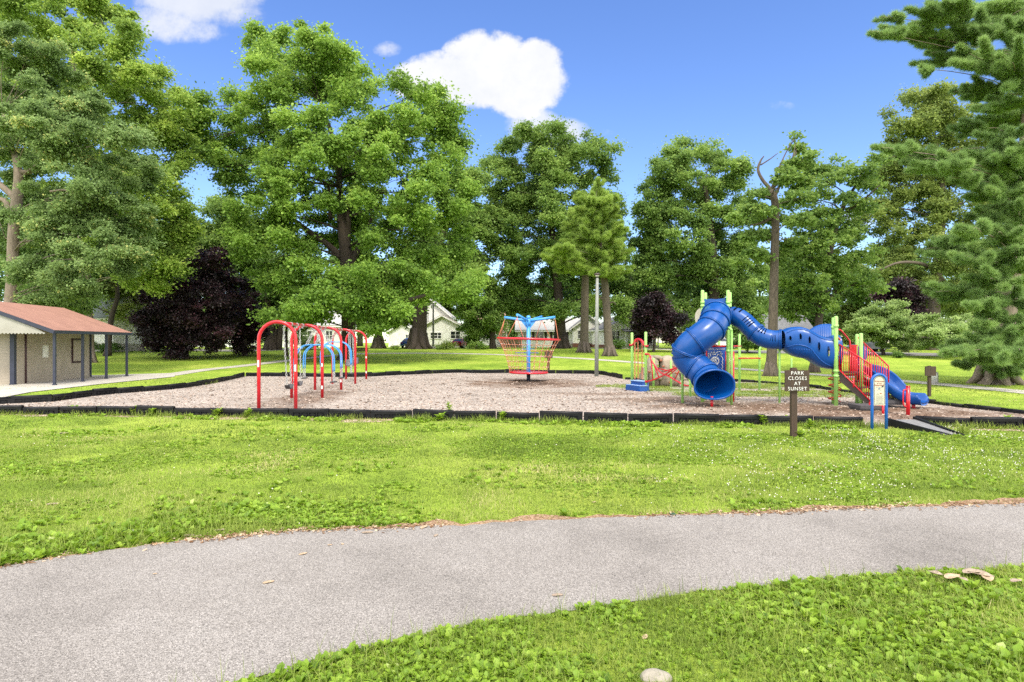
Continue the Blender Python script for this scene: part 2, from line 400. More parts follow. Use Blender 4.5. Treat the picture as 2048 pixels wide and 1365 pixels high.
def ground_mix(name, cols, scales, bump, dist, spots=()):
    """speckled ground: fine voronoi/noise grains over larger stains; spots = (x, y, rx, ry, colour, strength)"""
    m, nt, out = new_mat(name)
    b = node(nt, 'ShaderNodeBsdfPrincipled'); b.inputs['Roughness'].default_value = 0.93; b.inputs['Specular IOR Level'].default_value = 0.2
    nt.links.new(b.outputs[0], out.inputs[0])
    tc = node(nt, 'ShaderNodeTexCoord'); ge = node(nt, 'ShaderNodeNewGeometry')
    src = ge.outputs['Position']
    vo = node(nt, 'ShaderNodeTexVoronoi'); vo.inputs['Scale'].default_value = scales[0]; nt.links.new(src, vo.inputs['Vector'])
    sp = node(nt, 'ShaderNodeSeparateColor'); nt.links.new(vo.outputs['Color'], sp.inputs[0])
    r = ramp(nt, cols); nt.links.new(sp.outputs[0], r.inputs[0])
    n2 = node(nt, 'ShaderNodeTexNoise'); n2.inputs['Scale'].default_value = scales[1]; n2.inputs['Detail'].default_value = 7; n2.inputs['Roughness'].default_value = 0.65; nt.links.new(src, n2.inputs['Vector'])
    r2 = ramp(nt, [(0.3, (0.72, 0.71, 0.7)), (0.5, (0.98, 0.97, 0.96)), (0.72, (1.12, 1.12, 1.12))]); nt.links.new(n2.outputs[0], r2.inputs[0])
    x = node(nt, 'ShaderNodeMix', data_type='RGBA', blend_type='MULTIPLY'); x.inputs[0].default_value = 1
    nt.links.new(r.outputs[0], x.inputs[6]); nt.links.new(r2.outputs[0], x.inputs[7])
    c = x.outputs[2]
    sx = node(nt, 'ShaderNodeSeparateXYZ')
    wn = node(nt, 'ShaderNodeTexNoise'); wn.inputs['Scale'].default_value = 0.9; wn.inputs['Detail'].default_value = 6; nt.links.new(src, wn.inputs['Vector'])
    nt.links.new(src, sx.inputs[0])
    for (px, py, rx, ry, colr, st) in spots:
        def lin(o, c0, s):
            a = node(nt, 'ShaderNodeMath', operation='SUBTRACT'); a.inputs[1].default_value = c0; nt.links.new(o, a.inputs[0])
            d = node(nt, 'ShaderNodeMath', operation='DIVIDE'); d.inputs[1].default_value = s; nt.links.new(a.outputs[0], d.inputs[0])
            q = node(nt, 'ShaderNodeMath', operation='MULTIPLY'); nt.links.new(d.outputs[0], q.inputs[0]); nt.links.new(d.outputs[0], q.inputs[1]); return q.outputs[0]
        a = node(nt, 'ShaderNodeMath', operation='ADD'); nt.links.new(lin(sx.outputs[0], px, rx), a.inputs[0]); nt.links.new(lin(sx.outputs[1], py, ry), a.inputs[1])
        w = node(nt, 'ShaderNodeMath', operation='MULTIPLY_ADD'); w.inputs[1].default_value = 2.6; nt.links.new(wn.outputs[0], w.inputs[0]); nt.links.new(a.outputs[0], w.inputs[2])
        mr = node(nt, 'ShaderNodeMapRange'); mr.inputs['From Min'].default_value = 1.35; mr.inputs['From Max'].default_value = 2.35
        mr.inputs['To Min'].default_value = st; mr.inputs['To Max'].default_value = 0.0; nt.links.new(w.outputs[0], mr.inputs[0])
        mx = node(nt, 'ShaderNodeMix', data_type='RGBA'); nt.links.new(mr.outputs[0], mx.inputs[0]); nt.links.new(c, mx.inputs[6])
        tint = node(nt, 'ShaderNodeMix', data_type='RGBA', blend_type='MULTIPLY'); tint.inputs[0].default_value = 0.75
        tint.inputs[6].default_value = rgba(colr); nt.links.new(r2.outputs[0], tint.inputs[7])
        nt.links.new(tint.outputs[2], mx.inputs[7]); c = mx.outputs[2]
    nt.links.new(c, b.inputs['Base Color'])
    bp = node(nt, 'ShaderNodeBump'); bp.inputs['Strength'].default_value = bump; bp.inputs['Distance'].default_value = dist
    nt.links.new(sp.outputs[1], bp.inputs['Height']); nt.links.new(bp.outputs[0], b.inputs['Normal'])
    return m

# ------------------------------------------------------------------ lawn sheet
def make_lawn():
    xs = np.concatenate([np.linspace(-420, -60, 19)[:-1], np.linspace(-60, 60, 61), np.linspace(60, 420, 19)[1:]])
    ys = np.concatenate([np.linspace(-60, 40, 26)[:-1], np.linspace(40, 96, 57), np.linspace(96, 700, 30)[1:]])
    X, Y = np.meshgrid(xs, ys); Z = gz(Y)
    V = np.stack([X, Y, Z], -1).reshape(-1, 3); nx = len(xs)
    i, j = np.meshgrid(np.arange(len(ys) - 1), np.arange(nx - 1), indexing='ij'); a = (i * nx + j).ravel()
    T = np.stack([a, a + 1, a + nx + 1, a + nx], 1)
    o = tri_mesh('lawn', V, T, np.zeros(len(V)), lawn_material(), smooth=True)
    return tag(o, kind='structure')
make_lawn()

def sheet(name, left, right, m, dz, n=8, kind='structure'):      # ribbon between two edges of ground points
    a = curve(left, n); b = curve(right, n); k = min(len(a), len(b))
    mb = MB(); vs = []
    for p, q in zip(a[:k], b[:k]):
        for t in (0, 0.25, 0.5, 0.75, 1):
            w = p.lerp(q, t); vs.append((w.x, w.y, float(gz(w.y)) + dz))
    fs = [(i * 5 + j, i * 5 + j + 1, i * 5 + 6 + j, i * 5 + 5 + j) for i in range(k - 1) for j in range(4)]
    mb.add(vs, fs, True)
    o = mb.build(name, m, loc=(0, 0, 0)); return tag(o, kind=kind)

# foreground asphalt path
far_px = [(-500, 1232), (-200, 1172), (0, 1136), (200, 1103), (400, 1079), (600, 1064), (850, 1054), (1000, 1047), (1200, 1036), (1500, 1027), (1700, 1018), (2048, 1009), (2500, 1000)]
near_px = [(-500, 1900), (0, 1600), (300, 1440), (480, 1362), (700, 1309), (900, 1262), (1100, 1227), (1300, 1197), (1600, 1165), (1800, 1150), (2048, 1134), (2300, 1120), (2600, 1106)]
far_e = [G(*p) for p in far_px]; near_e = [G(*p) for p in near_px]
asph = ground_mix('asphalt', [(0.0, (0.092, 0.085, 0.077)), (0.3, (0.19, 0.176, 0.162)), (0.7, (0.262, 0.245, 0.227)), (1.0, (0.39, 0.366, 0.34))], (150, 0.55), 0.4, 0.01)
def rough_edge(pts, amp):
    c = curve(pts, 24); out = []
    for p in c:
        k = mnoise.noise(Vector((p.x * 2.3, p.y * 2.3, 1.7))) * amp + mnoise.noise(Vector((p.x * 7, p.y * 7, 5.1))) * amp * 0.7
        out.append(Vector((p.x, p.y + k, p.z)))
    return out
far_r, near_r = rough_edge(far_e, 0.07), rough_edge(near_e, 0.08)
def ribbon(name, a, b, m, dz):
    mb = MB(); vs = []
    for p, q in zip(a, b):
        for t in (0, 0.2, 0.4, 0.6, 0.8, 1):
            w = p.lerp(q, t); vs.append((w.x, w.y, float(gz(w.y)) + dz))
    fs = [(i * 6 + j, i * 6 + j + 1, i * 6 + 7 + j, i * 6 + 6 + j) for i in range(len(a) - 1) for j in range(5)]
    mb.add(vs, fs, True); return tag(mb.build(name, m, loc=(0, 0, 0)), kind='structure')
ribbon('asphalt_path', near_r, far_r, asph, 0.008)
PATH_POLY = [(p.x, p.y) for p in near_r] + [(p.x, p.y) for p in reversed(far_r)]

# dirt verge along the far edge of the path
dirt = ground_mix('bare_dirt', [(0.0, (0.12, 0.065, 0.035)), (0.5, (0.25, 0.155, 0.09)), (1.0, (0.42, 0.31, 0.21))], (60, 1.2), 0.6, 0.01)
dv_a = [p + Vector((0, -0.02, 0)) for p in far_r]
dv_b = [p + Vector((0, max(0.015, (0.19 + 0.3 * mnoise.noise(Vector((p.x * 0.9, 0, 3.3))) + 0.12 * mnoise.noise(Vector((p.x * 4, 1, 3.3)))) * (1 if p.x > -2.2 else 0.35)), 0)) for p in far_r]
ribbon('dirt_verge', dv_a, dv_b, dirt, 0.004)
VERGE_POLY = [(p.x, p.y) for p in dv_a] + [(p.x, p.y) for p in reversed(dv_b)]

# playground bed
front_px = [(-160, 825), (0, 828), (378, 832), (600, 836), (800, 838), (1000, 841), (1253, 846), (1440, 848), (1620, 850.5), (1768, 854)]
front2_px = [(1830, 849), (1926, 855), (2048, 857), (2200, 858)]
back_px = [(-160, 818), (0, 808), (98, 804), (205, 790), (360, 777), (440, 764), (492, 752.5), (568, 753), (656, 754), (725, 754), (780, 751), (912, 745.5), (956, 746.5), (1017, 746), (1110, 747), (1188, 748), (1218, 752), (1250, 759), (1330, 761), (1420, 762), (1508, 765), (1617, 775), (1656, 780), (1775, 797), (1851, 806), (1929, 816), (2048, 828), (2200, 846)]
front = [G(*p) for p in front_px]; front2 = [G(*p) for p in front2_px]; back = [G(*p) for p in back_px]
bed_poly = front + [G(1800, 852)] + front2 + list(reversed(back))
sp = []
def spot(px, py, rx, ry, c, s):
    g = G(px, py); sp.append((g.x, g.y, rx, ry, c, s))
BR, GN, DK = (0.15, 0.095, 0.062), (0.13, 0.21, 0.035), (0.075, 0.052, 0.038)
spot(1060, 766, 4.2, 4.6, BR, 0.95); spot(1060, 767, 1.6, 1.9, DK, 0.9)
spot(620, 795, 1.6, 5.5, BR, 0.7); spot(600, 790, 0.5, 1.8, DK, 0.35); spot(660, 775, 1.0, 2.0, BR, 0.5)
spot(1200, 788, 3.0, 1.0, BR, 0.6); spot(1330, 800, 3.0, 1.6, BR, 0.75); spot(1430, 808, 3.0, 1.5, DK, 0.6); spot(1580, 815, 5.5, 2.3, BR, 0.9)
spot(1720, 822, 4, 2.2, BR, 0.9); spot(1700, 818, 1.6, 0.8, DK, 0.7); spot(1900, 830, 3.5, 1.6, BR, 0.7); spot(1800, 835, 3, 1.5, BR, 0.7)
spot(1260, 773, 1.8, 1.6, GN, 0.8); spot(1330, 780, 1.8, 1.4, GN, 0.7); spot(1390, 790, 1.0, 0.8, GN, 0.5)
spot(1500, 787, 3.4, 1.9, GN, 0.8); spot(1590, 785, 2.6, 1.4, GN, 0.7); spot(1560, 772, 4.5, 2.2, GN, 0.8); spot(1420, 774, 4.0, 1.6, GN, 0.7); spot(1650, 790, 2.0, 1.4, GN, 0.5)
chips = ground_mix('wood_chips', [(0.0, (0.145, 0.114, 0.09)), (0.25, (0.27, 0.224, 0.187)), (0.65, (0.37, 0.322, 0.28)), (1.0, (0.5, 0.452, 0.405))], (24, 0.45), 0.9, 0.03, sp)
mb = MB(); bp = [Vector((p.x, p.y, float(gz(p.y)) + 0.006)) for p in bed_poly]
import bmesh
def fill_poly(name, poly, m, dz, kind='structure'):
    bm = bmesh.new(); vs = [bm.verts.new((p.x, p.y, 0)) for p in poly]; bm.faces.new(vs)
    bmesh.ops.triangulate(bm, faces=bm.faces[:])
    bmesh.ops.subdivide_edges(bm, edges=bm.edges[:], cuts=3, use_grid_fill=True)
    for v in bm.verts: v.co.z = float(gz(v.co.y)) + dz
    me = bpy.data.meshes.new(name); bm.to_mesh(me); bm.free()
    if me.polygons and sum(p.normal.z for p in me.polygons) < 0: me.flip_normals()
    return tag(link_mesh(name, me, m), kind=kind)
fill_poly('wood_chip_bed', bed_poly, chips, 0.006)
BED_POLY = [(p.x, p.y) for p in bed_poly]

# strip of spilled chips in front of the bed
spill = ground_mix('spilled_chips', [(0.0, (0.14, 0.08, 0.05)), (0.4, (0.33, 0.23, 0.165)), (1.0, (0.58, 0.48, 0.4))], (18, 0.6), 0.9, 0.03)
def spill_strip(pxs, d):
    a = [G(*p) for p in pxs]; a = curve(a, 10)
    b = [p + Vector((0, -max(0.02, d * (0.6 + 1.3 * mnoise.noise(Vector((p.x * 0.8, 2.2, 0))))), 0)) for p in a]
    ribbon('spilled_chips', b, a, spill, 0.004)
spill_strip(front_px[1:5], 0.8); spill_strip([(1560, 850), (1640, 851), (1768, 854), (1800, 856)], 0.25); spill_strip([(1850, 852), (1926, 856), (2048, 858), (2200, 859)], 0.7)

# concrete walk behind, pad of the shelter, road
walk_px = [(330, 751.5), (400, 741), (480, 732.5), (585, 720), (680, 710), (760, 707), (880, 706.8), (993, 709.3), (1080, 713), (1180, 718.5), (1300, 727), (1468, 737), (1656, 751), (1788, 761), (1960, 776), (2150, 795)]
w_c = curve([G(*p) for p in walk_px], 8)
def offset(c, d):
    out = []
    for i, p in enumerate(c):
        t = c[min(i + 1, len(c) - 1)] - c[max(i - 1, 0)]; t.z = 0; t.normalize(); out.append(p + Vector((-t.y, t.x, 0)) * d)
    return out
ribbon('concrete_walk', offset(w_c, 0.75), offset(w_c, -0.75), M['concrete'], 0.02)
pad_px = [(-260, 820), (-60, 803), (0, 797), (62, 785), (205, 768.5), (349, 754), (352, 746.5), (195, 751), (0, 751), (-260, 752)]
fill_poly('concrete_pad', [G(*p) for p in pad_px], M['concrete'], 0.03)
rd = [G(*p) for p in [(1390, 703), (1500, 703.5), (1620, 704.5), (1750, 707), (1900, 710), (2048, 714), (2300, 722)]]
rc = curve(rd, 6)
roadm = ground_mix('road_asphalt', [(0.0, (0.15, 0.15, 0.15)), (1.0, (0.27, 0.265, 0.26))], (20, 0.3), 0.3, 0.01)
ribbon('road', offset(rc, 3.4), offset(rc, -3.4), roadm, 0.02)
dr = curve([G(*p) for p in [(1180, 697), (1260, 697.3), (1330, 699), (1400, 702)]], 6)
ribbon('driveway', offset(dr, 1.6), offset(dr, -1.6), M['concrete'], 0.024)
dr = curve([G(*p) for p in [(350, 699), (420, 700.5), (500, 701), (640, 697)]], 6)
ribbon('street', offset(dr, 2.2), offset(dr, -2.2), M['concrete'], 0.024)

# ------------------------------------------------------------------ border timbers
def timber_mesh(L=1.2, h=0.27):
    mb = MB()
    mb.box((0, 0, h / 2), (L - 0.02, 0.04, h - 0.02))
    mb.tube([(-L / 2 + 0.01, 0, h - 0.03), (L / 2 - 0.01, 0, h - 0.03)], 0.058, 10)
    mb.box((0, 0, h - 0.062), (L - 0.024, 0.11, 0.05))
    mb.box((0, 0, 0.025), (L - 0.02, 0.12, 0.05))
    for sx in (-1, 1):
        mb.box((sx * (L / 2 - 0.07), 0, h / 2), (0.115, 0.112, h - 0.035))
        mb.tube([(sx * (L / 2 - 0.07), 0, h), (sx * (L / 2 - 0.07), 0, h + 0.028)], 0.03, 8)
    for k in (-1.5, -0.5, 0.5, 1.5):
        for sy in (-1, 1):
            mb.box((k * 0.235, sy * 0.03, h * 0.44), (0.17, 0.05, 0.03), None, 1.0)
            mb.box((k * 0.235, sy * 0.026, h * 0.44), (0.11, 0.05, 0.075), None, 1.0)
    for k in (-1, 0, 1): mb.box((k * 0.235, 0, h / 2), (0.035, 0.1, h - 0.06))
    return mb
TB = timber_mesh().build('border_timber', M['black'], loc=(0, 0, 0)); tb_used = [False]
def run(pts, group_word, wob=0.02, sink=0.01):
    c = curve(pts, 12); d = [0]
    for a, b in zip(c, c[1:]): d.append(d[-1] + (b - a).length)
    def at(s):
        for i in range(len(d) - 1):
            if d[i + 1] >= s:
                return c[i].lerp(c[i + 1], (s - d[i]) / max(1e-6, d[i + 1] - d[i]))
        return c[-1]
    n = int(d[-1] // 1.21); out = []
    for i in range(n):
        a, b = at(i * 1.21), at((i + 1) * 1.21); mid = (a + b) / 2
        sx = CX + F * mid.x / mid.y
        if sx < -70 or sx > 2110: continue
        out.append((mid, math.atan2(b.y - a.y, b.x - a.x)))
    out.sort(key=lambda q: q[0].x / q[0].y)
    for i, (p, a) in enumerate(out):
        o = TB if not tb_used[0] else TB.copy()
        if tb_used[0]: COL.objects.link(o)
        tb_used[0] = True
        o.location = (p.x, p.y, float(gz(p.y)) - sink + random.uniform(-0.05, 0.014)); o.rotation_euler = (random.uniform(-wob, wob) * 2, random.uniform(-wob, wob) * 0.7, a + random.uniform(-wob, wob))
        tag(o, f'{ordn(i)} black border timber from the left, {group_word}', 'border timber', 'black plastic timbers edging the wood chip bed')
run(front, 'front edge of chip bed', 0.03)
run(front2, 'front edge right of ramp', 0.02)
run(back[:7], 'left rear edge beside shelter')
run(back[6:18], 'far edge behind swings and spinner')
run(back[17:], 'right rear edge behind play structure', 0.02, 0.13)

# ramp into the bed
rt = thing('access_ramp', 'grey ramp mat between two black sloping side rails at the front edge', 'ramp', G(1830, 858))
def wedge(a, b, ha, hb, w, name, m):
    a, b = Vector(a), Vector(b); t = (b - a).normalized(); n = Vector((-t.y, t.x, 0)) * (w / 2)
    mb = MB(); vs = [a - n, b - n, b + n, a + n]; z = Vector((0, 0, 1))
    mb.add(vs + [vs[0] + z * ha, vs[1] + z * hb, vs[2] + z * hb, vs[3] + z * ha], [(3, 2, 1, 0), (4, 5, 6, 7), (0, 1, 5, 4), (1, 2, 6, 5), (2, 3, 7, 6), (3, 0, 4, 7)])
    return mb.build(name, m, rt)
wedge(G(1772, 853, -0.02), G(1900, 871, -0.02), 0.25, 0.05, 0.07, 'side_rail', M['black'])
wedge(G(1828, 850, -0.02), G(1930, 871.5, -0.02), 0.25, 0.04, 0.07, 'side_rail', M['black'])
mbr = MB(); q = [G(1790, 851), G(1832, 851), G(1915, 870), G(1890, 871)]
mbr.add([(q[0].x, q[0].y, 0.16), (q[1].x, q[1].y, 0.16), (q[2].x, q[2].y, 0.02), (q[3].x, q[3].y, 0.02)], [(0, 1, 2, 3)]); mbr.build('ramp_mat', M['mat_grey'], rt)
# ------------------------------------------------------------------ swing set
A0 = Vector((-7.66, 20.4, 0)); A1 = Vector((-9.2, 36.9, 0))
ax = (A1 - A0).normalized(); sd = Vector((ax.y, -ax.x, 0))       # along the beam, across it
Zap = 2.86; HWID = 0.585
sw = thing('swing_set', 'long red arched swing frame with five tubular arches in a row', 'swing frame', (A0 + A1) / 2)
def arch_pts(c):
    pts = [c - sd * HWID]
    pts.append(c - sd * HWID + Vector((0, 0, (Zap - HWID) * 0.5)))
    for k in range(13):
        a = math.pi * (1 - k / 12)
        pts.append(c + sd * (math.cos(a) * HWID) + Vector((0, 0, Zap - HWID + math.sin(a) * HWID)))
    pts += [c + sd * HWID + Vector((0, 0, (Zap - HWID) * 0.5)), c + sd * HWID]
    return pts
arch_c = [A0.lerp(A1, i / 4) for i in range(5)]
for i, c in enumerate(arch_c):
    o = MB().tube(arch_pts(c), 0.058, 14).build('arch', M['red'], sw)
    for s, zz in ((1, 0.42 if i else 1.35), ((-1, 1.5) if i == 0 else (1, 1.3))):
        if i in (0, 1, 2, 4):
            MB().box(c + sd * (s * HWID) + Vector((0, 0, zz)), (0.05, 0.121, 0.13 if i else 0.22), (sd, ax, Vector((0, 0, 1)))).build('sticker', M['white'], o)
for i in range(4):
    o = MB().tube([arch_c[i] + Vector((0, 0, Zap - 0.02)), arch_c[i + 1] + Vector((0, 0, Zap - 0.02))], 0.05, 12).build('top_rail', M['red'], sw)
    for t in (0.22, 0.42, 0.62, 0.82):
        mb = MB()
        q = arch_c[i].lerp(arch_c[i + 1], t) + Vector((0, 0, Zap - 0.02))
        mb.tube([q - ax * 0.05, q + ax * 0.05], 0.066, 10); mb.box(q - Vector((0, 0, 0.09)), (0.05, 0.05, 0.07))
        mb.build('hanger', M['steel'], o)

def chain(mb, a, b, r=0.011, link=0.075):
    a, b = Vector(a), Vector(b); d = b - a; n = max(2, int(d.length / link)); t = d.normalized()
    x = t.orthogonal().normalized(); y = t.cross(x)
    for i in range(n):
        c = a + d * ((i + 0.5) / n); u = x if i % 2 else y; h = d.length / n * 0.62; w = 0.024
        mb.tube([c - t * h, c - t * h * 0.5 + u * w, c + t * h * 0.5 + u * w, c + t * h, c + t * h * 0.5 - u * w, c - t * h * 0.5 - u * w], r, 5, close=True)
def beam(t): return A0.lerp(A1, t) + Vector((0, 0, Zap - 0.12))
def belt_swing(t0, t1, zs, label, shift=0.0):
    a, b = beam(t0), beam(t1); mid = (a + b) / 2
    r = thing('belt_swing', label, 'swing', Vector((mid.x, mid.y, zs)), 'belt swings hanging in the nearest bay')
    s0, s1 = mid + (a - mid) * 0.85, mid + (b - mid) * 0.85
    s0 = Vector((s0.x, s0.y, zs + 0.12)) + sd * shift; s1 = Vector((s1.x, s1.y, zs + 0.12)) + sd * shift
    for p, q in ((a, s0), (b, s1)):
        mb = MB(); chain(mb, p, q); mb.build('chain', M['steel'], r)
    mb = MB(); vs = []; n = 10
    for k in range(n + 1):
        u = k / n; c = s0.lerp(s1, u); c.z -= 0.14 * math.sin(math.pi * u) ** 0.7
        for w, dz in ((-0.085, 0), (0.085, 0), (0.085, -0.014), (-0.085, -0.014)): vs.append(c + sd * w + Vector((0, 0, dz)))
    fs = [(4 * k + j, 4 * k + (j + 1) % 4, 4 * k + 4 + (j + 1) % 4, 4 * k + 4 + j) for k in range(n) for j in range(4)]
    mb.add(vs, fs, True).build('seat', M['rubber'], r)
belt_swing(0.045, 0.085, 0.62, 'black belt swing on two chains just behind the front arch', 0.1)
belt_swing(0.135, 0.18, 0.62, 'grey belt swing hanging second from the front arch', 0.05)

def tandem_swing(t, half, ztop, zseat, label, gap=0.3, yaw=0.0):
    c = A0.lerp(A1, t); r = thing('tandem_swing', label, 'swing', Vector((c.x, c.y, zseat)), 'blue arched swings hanging under the red beam')
    ca, sa = math.cos(yaw), math.sin(yaw); u = sd * ca + ax * sa; v = ax * ca - sd * sa
    bars = []
    for s in (-1, 1):
        pts = []
        o = c + v * (s * gap / 2)
        zl = zseat + 0.42
        for k, (uu, zz) in enumerate([(-1, zl), (-0.99, zl + (ztop - zl) * 0.45), (-0.93, zl + (ztop - zl) * 0.68), (-0.72, ztop - 0.13), (-0.42, ztop - 0.01), (0, ztop), (0.42, ztop - 0.01), (0.72, ztop - 0.13), (0.93, zl + (ztop - zl) * 0.68), (0.99, zl + (ztop - zl) * 0.45), (1, zl)]):
            pts.append(Vector((o.x, o.y, zz)) + u * (uu * half))
        bars.append(MB().tube(curve(pts, 4), 0.024, 8).build('arched_bar', M['lightblue'], r))
    mb = MB()
    for uu, zz in ((-0.78, ztop - 0.17), (-0.42, ztop - 0.01), (0.42, ztop - 0.01), (0.78, ztop - 0.17)):
        q = Vector((c.x, c.y, zz)) + u * (uu * half); mb.tube([q - v * gap / 2, q + v * gap / 2], 0.02, 8)
    mb.build('cross_rung', M['lightblue'], r)
    for e in (-1, 1):
        for s in (-1, 1):
            a = beam(t) + ax * (e * 0.16); b = Vector((c.x, c.y, ztop)) + u * (s * 0.4 * half) + v * (e * gap / 2)
            mb = MB(); chain(mb, a, b); mb.build('hanging_chain', M['steel'], r)
    for s in (-1, 1):
        q = Vector((c.x, c.y, zseat)) + u * (s * half)
        mb = MB()
        for e in (-1, 1): chain(mb, q + v * (e * gap / 2) + Vector((0, 0, 0.42)), q + v * (e * gap / 2 * 0.8), 0.013, 0.08)
        mb.build('seat_chain', M['steel'], r)
        MB().box(q, (0.2, gap + 0.12, 0.045), (u, v, Vector((0, 0, 1)))).ball(q, 0.1, 10, 6, (0.1, gap / 2 + 0.1, 0.035)).build('seat', M['rubber'], r)
tandem_swing(0.33, 0.78, 2.08, 0.55, 'blue arched tandem swing hanging nearest behind the second red arch', 0.34)
tandem_swing(0.43, 0.8, 2.08, 0.62, 'blue arched tandem swing hanging in the middle, just before the third arch', 0.34)
tandem_swing(0.62, 0.72, 2.2, 0.66, 'blue arched tandem swing hanging farthest from the front', 0.34)
def bucket_swing(t, zs, label, dx):
    c = A0.lerp(A1, t); r = thing('bucket_swing', label, 'swing', Vector((c.x, c.y, zs)), 'grey bucket swings in the last bay')
    cc = Vector((c.x, c.y, zs)) + sd * dx
    for s in (-1, 1):
        mb = MB(); chain(mb, beam(t) + ax * (s * 0.25), cc + ax * (s * 0.2) + Vector((0, 0, 0.34))); mb.build('chain', M['steel'], r)
    mb = MB()
    mb.lathe(cc, [(0.14, 0.0), (0.2, 0.02), (0.22, 0.1), (0.23, 0.34), (0.25, 0.36), (0.21, 0.35), (0.19, 0.12), (0.12, 0.04)], 14)
    mb.box(cc + Vector((0, 0, 0.02)), (0.2, 0.2, 0.04)); mb.build('bucket', M['greyrubber'], r)
    mb = MB()
    for s in (-1, 1): mb.box(cc + sd * (0.225 * s) + Vector((0, 0, 0.13)), (0.03, 0.15, 0.16), (sd, ax, Vector((0, 0, 1))))
    mb.build('leg_opening', M['rubber'], r)
bucket_swing(0.85, 0.86, 'grey bucket swing on chains near the fourth red arch', 0.05)
bucket_swing(0.92, 0.95, 'grey bucket swing on chains nearest the far red arch', 0.1)

# ------------------------------------------------------------------ net spinner
B = G(1057, 762); px_m = F / B.y
sn = thing('net_spinner', 'blue pole spinner carrying a red hooped climbing net', 'spinner', B)
def sz(py): return H - (py - HY) / F * B.y
mb = MB().tube([(B.x, B.y, -0.05), (B.x, B.y, sz(646))], 0.105, 16); pole = mb.build('pole', M['lightblue'], sn)
MB().tube([(B.x, B.y, -0.05), (B.x, B.y, sz(748))], 0.109, 16).build('pole_sleeve', M['navy'], pole)
MB().tube([(B.x, B.y, sz(652)), (B.x, B.y, sz(638))], 0.125, 16).ball((B.x, B.y, sz(635)), 0.125).build('cap', M['lightblue'], pole)
hub = Vector((B.x, B.y, sz(642)))
tips = []
for dx, dy, up, L in ((-1.36, 0.15, 0.22, 0), (1.5, -0.1, 0.22, 0), (-0.65, -1.25, 0.3, 0), (0.8, 1.25, 0.3, 0)):
    tip = hub + Vector((dx, dy, up)); tips.append(tip)
    o = MB().tube([hub, tip], 0.07, 12).build('arm', M['lightblue'], sn)
    d = Vector((dx, dy, 0)).normalized()
    MB().prism([hub + d * 0.09 - Vector((0, 0, 0.42)), hub + d * 0.42 + Vector((0, 0, 0.0)), hub + d * 0.09 + Vector((0, 0, 0.05))], Vector((-d.y, d.x, 0)) * 0.03).build('gusset', M['lightblue'], o)
    MB().tube([tip - Vector((0, 0, 0.02)) - d * 0.03, tip - Vector((0, 0, 0.17)) - d * 0.03], 0.03, 8).build('shackle', M['steel'], o)
zt, zb, rt_, rb_ = sz(678), sz(745), 1.75, 1.06
tilt = lambda x: -0.03 * x
def ring(z, r, n=40, tl=1.0): return [Vector((B.x + math.cos(2 * math.pi * k / n) * r, B.y + math.sin(2 * math.pi * k / n) * r, z + tl * tilt(math.cos(2 * math.pi * k / n) * r))) for k in range(n)]
MB().tube(ring(zt, rt_), 0.06, 10, close=True).build('hoop', M['red'], sn)
MB().tube(ring(zb, rb_, tl=0.3), 0.055, 10, close=True).build('base_ring', M['red'], sn)
MB().lathe((B.x, B.y, zb), [(0.1, 0.01), (rb_, 0.02), (rb_, -0.02), (0.1, -0.03)], 32).build('floor', M['mesh_floor'], sn)
mb = MB(); kb = MB(); NV = 22
for k in range(NV):
    a = 2 * math.pi * (k + 0.3) / NV; d = Vector((math.cos(a), math.sin(a), 0)); pts = []
    for i in range(7):
        t = i / 6; r = rt_ + (rb_ - rt_) * (t ** 0.8) - 0.07 * math.sin(math.pi * t)
        pts.append(Vector((B.x, B.y, zt + (zb - zt) * t + (1 - t) * tilt(d.x * r))) + d * r)
    mb.tube(pts, 0.0115, 5, False)
    for i in (1, 2, 3, 4, 5): kb.ball(pts[i], 0.024, 6, 4)
for i in (1, 2, 3, 4, 5):
    t = i / 6; r = rt_ + (rb_ - rt_) * (t ** 0.8) - 0.07 * math.sin(math.pi * t)
    n = NV * 2; pts = []
    for k in range(n):
        a = 2 * math.pi * (k / 2 + 0.3) / NV; rr = r; sag = -0.035 if k % 2 else 0
        pts.append(Vector((B.x + math.cos(a) * rr, B.y + math.sin(a) * rr, zt + (zb - zt) * t + sag + (1 - t) * tilt(math.cos(a) * rr))))
    mb.tube(pts, 0.0105, 5, False, True)
net = mb.build('net', M['rope'], sn); kb.build('rope_clamp', M['knot'], net)
mb = MB()
for tip in tips:
    a0 = math.atan2(tip.y - B.y, tip.x - B.x)
    for s in (-0.3, 0.3):
        q = Vector((B.x + math.cos(a0 + s) * rt_, B.y + math.sin(a0 + s) * rt_, zt)); mb.tube([tip - Vector((0, 0, 0.17)), q], 0.017, 6)
mb.build('hanging_rope', M['rope'], sn)

# ------------------------------------------------------------------ lamp post
b = G(1193, 753); lp = thing('lamp_post', 'tall pale lamp post standing at the back of the chip bed', 'lamp post', b)
zt_ = H + (684 - 556) / F * b.y
MB().tube([b - Vector((0, 0, 0.1)), (b.x + 0.02, b.y, b.z + 3), (b.x + 0.05, b.y, zt_)], [0.135, 0.12, 0.09], 16).build('pole', M['pole'], lp)
tp = Vector((b.x + 0.05, b.y, zt_))
hd = MB().tube([tp, tp + Vector((0, 0, 0.18))], 0.04, 10).lathe(tp + Vector((0, 0, 0.15)), [(0.03, 0), (0.2, 0.03), (0.21, 0.1), (0.1, 0.17), (0.0, 0.18)], 16).build('lamp_head', M['brownmetal'], lp)
MB().lathe(tp + Vector((0, 0, 0.1)), [(0.0, -0.02), (0.1, 0.0), (0.15, 0.07)], 14).build('lens', M['headlight'], hd)

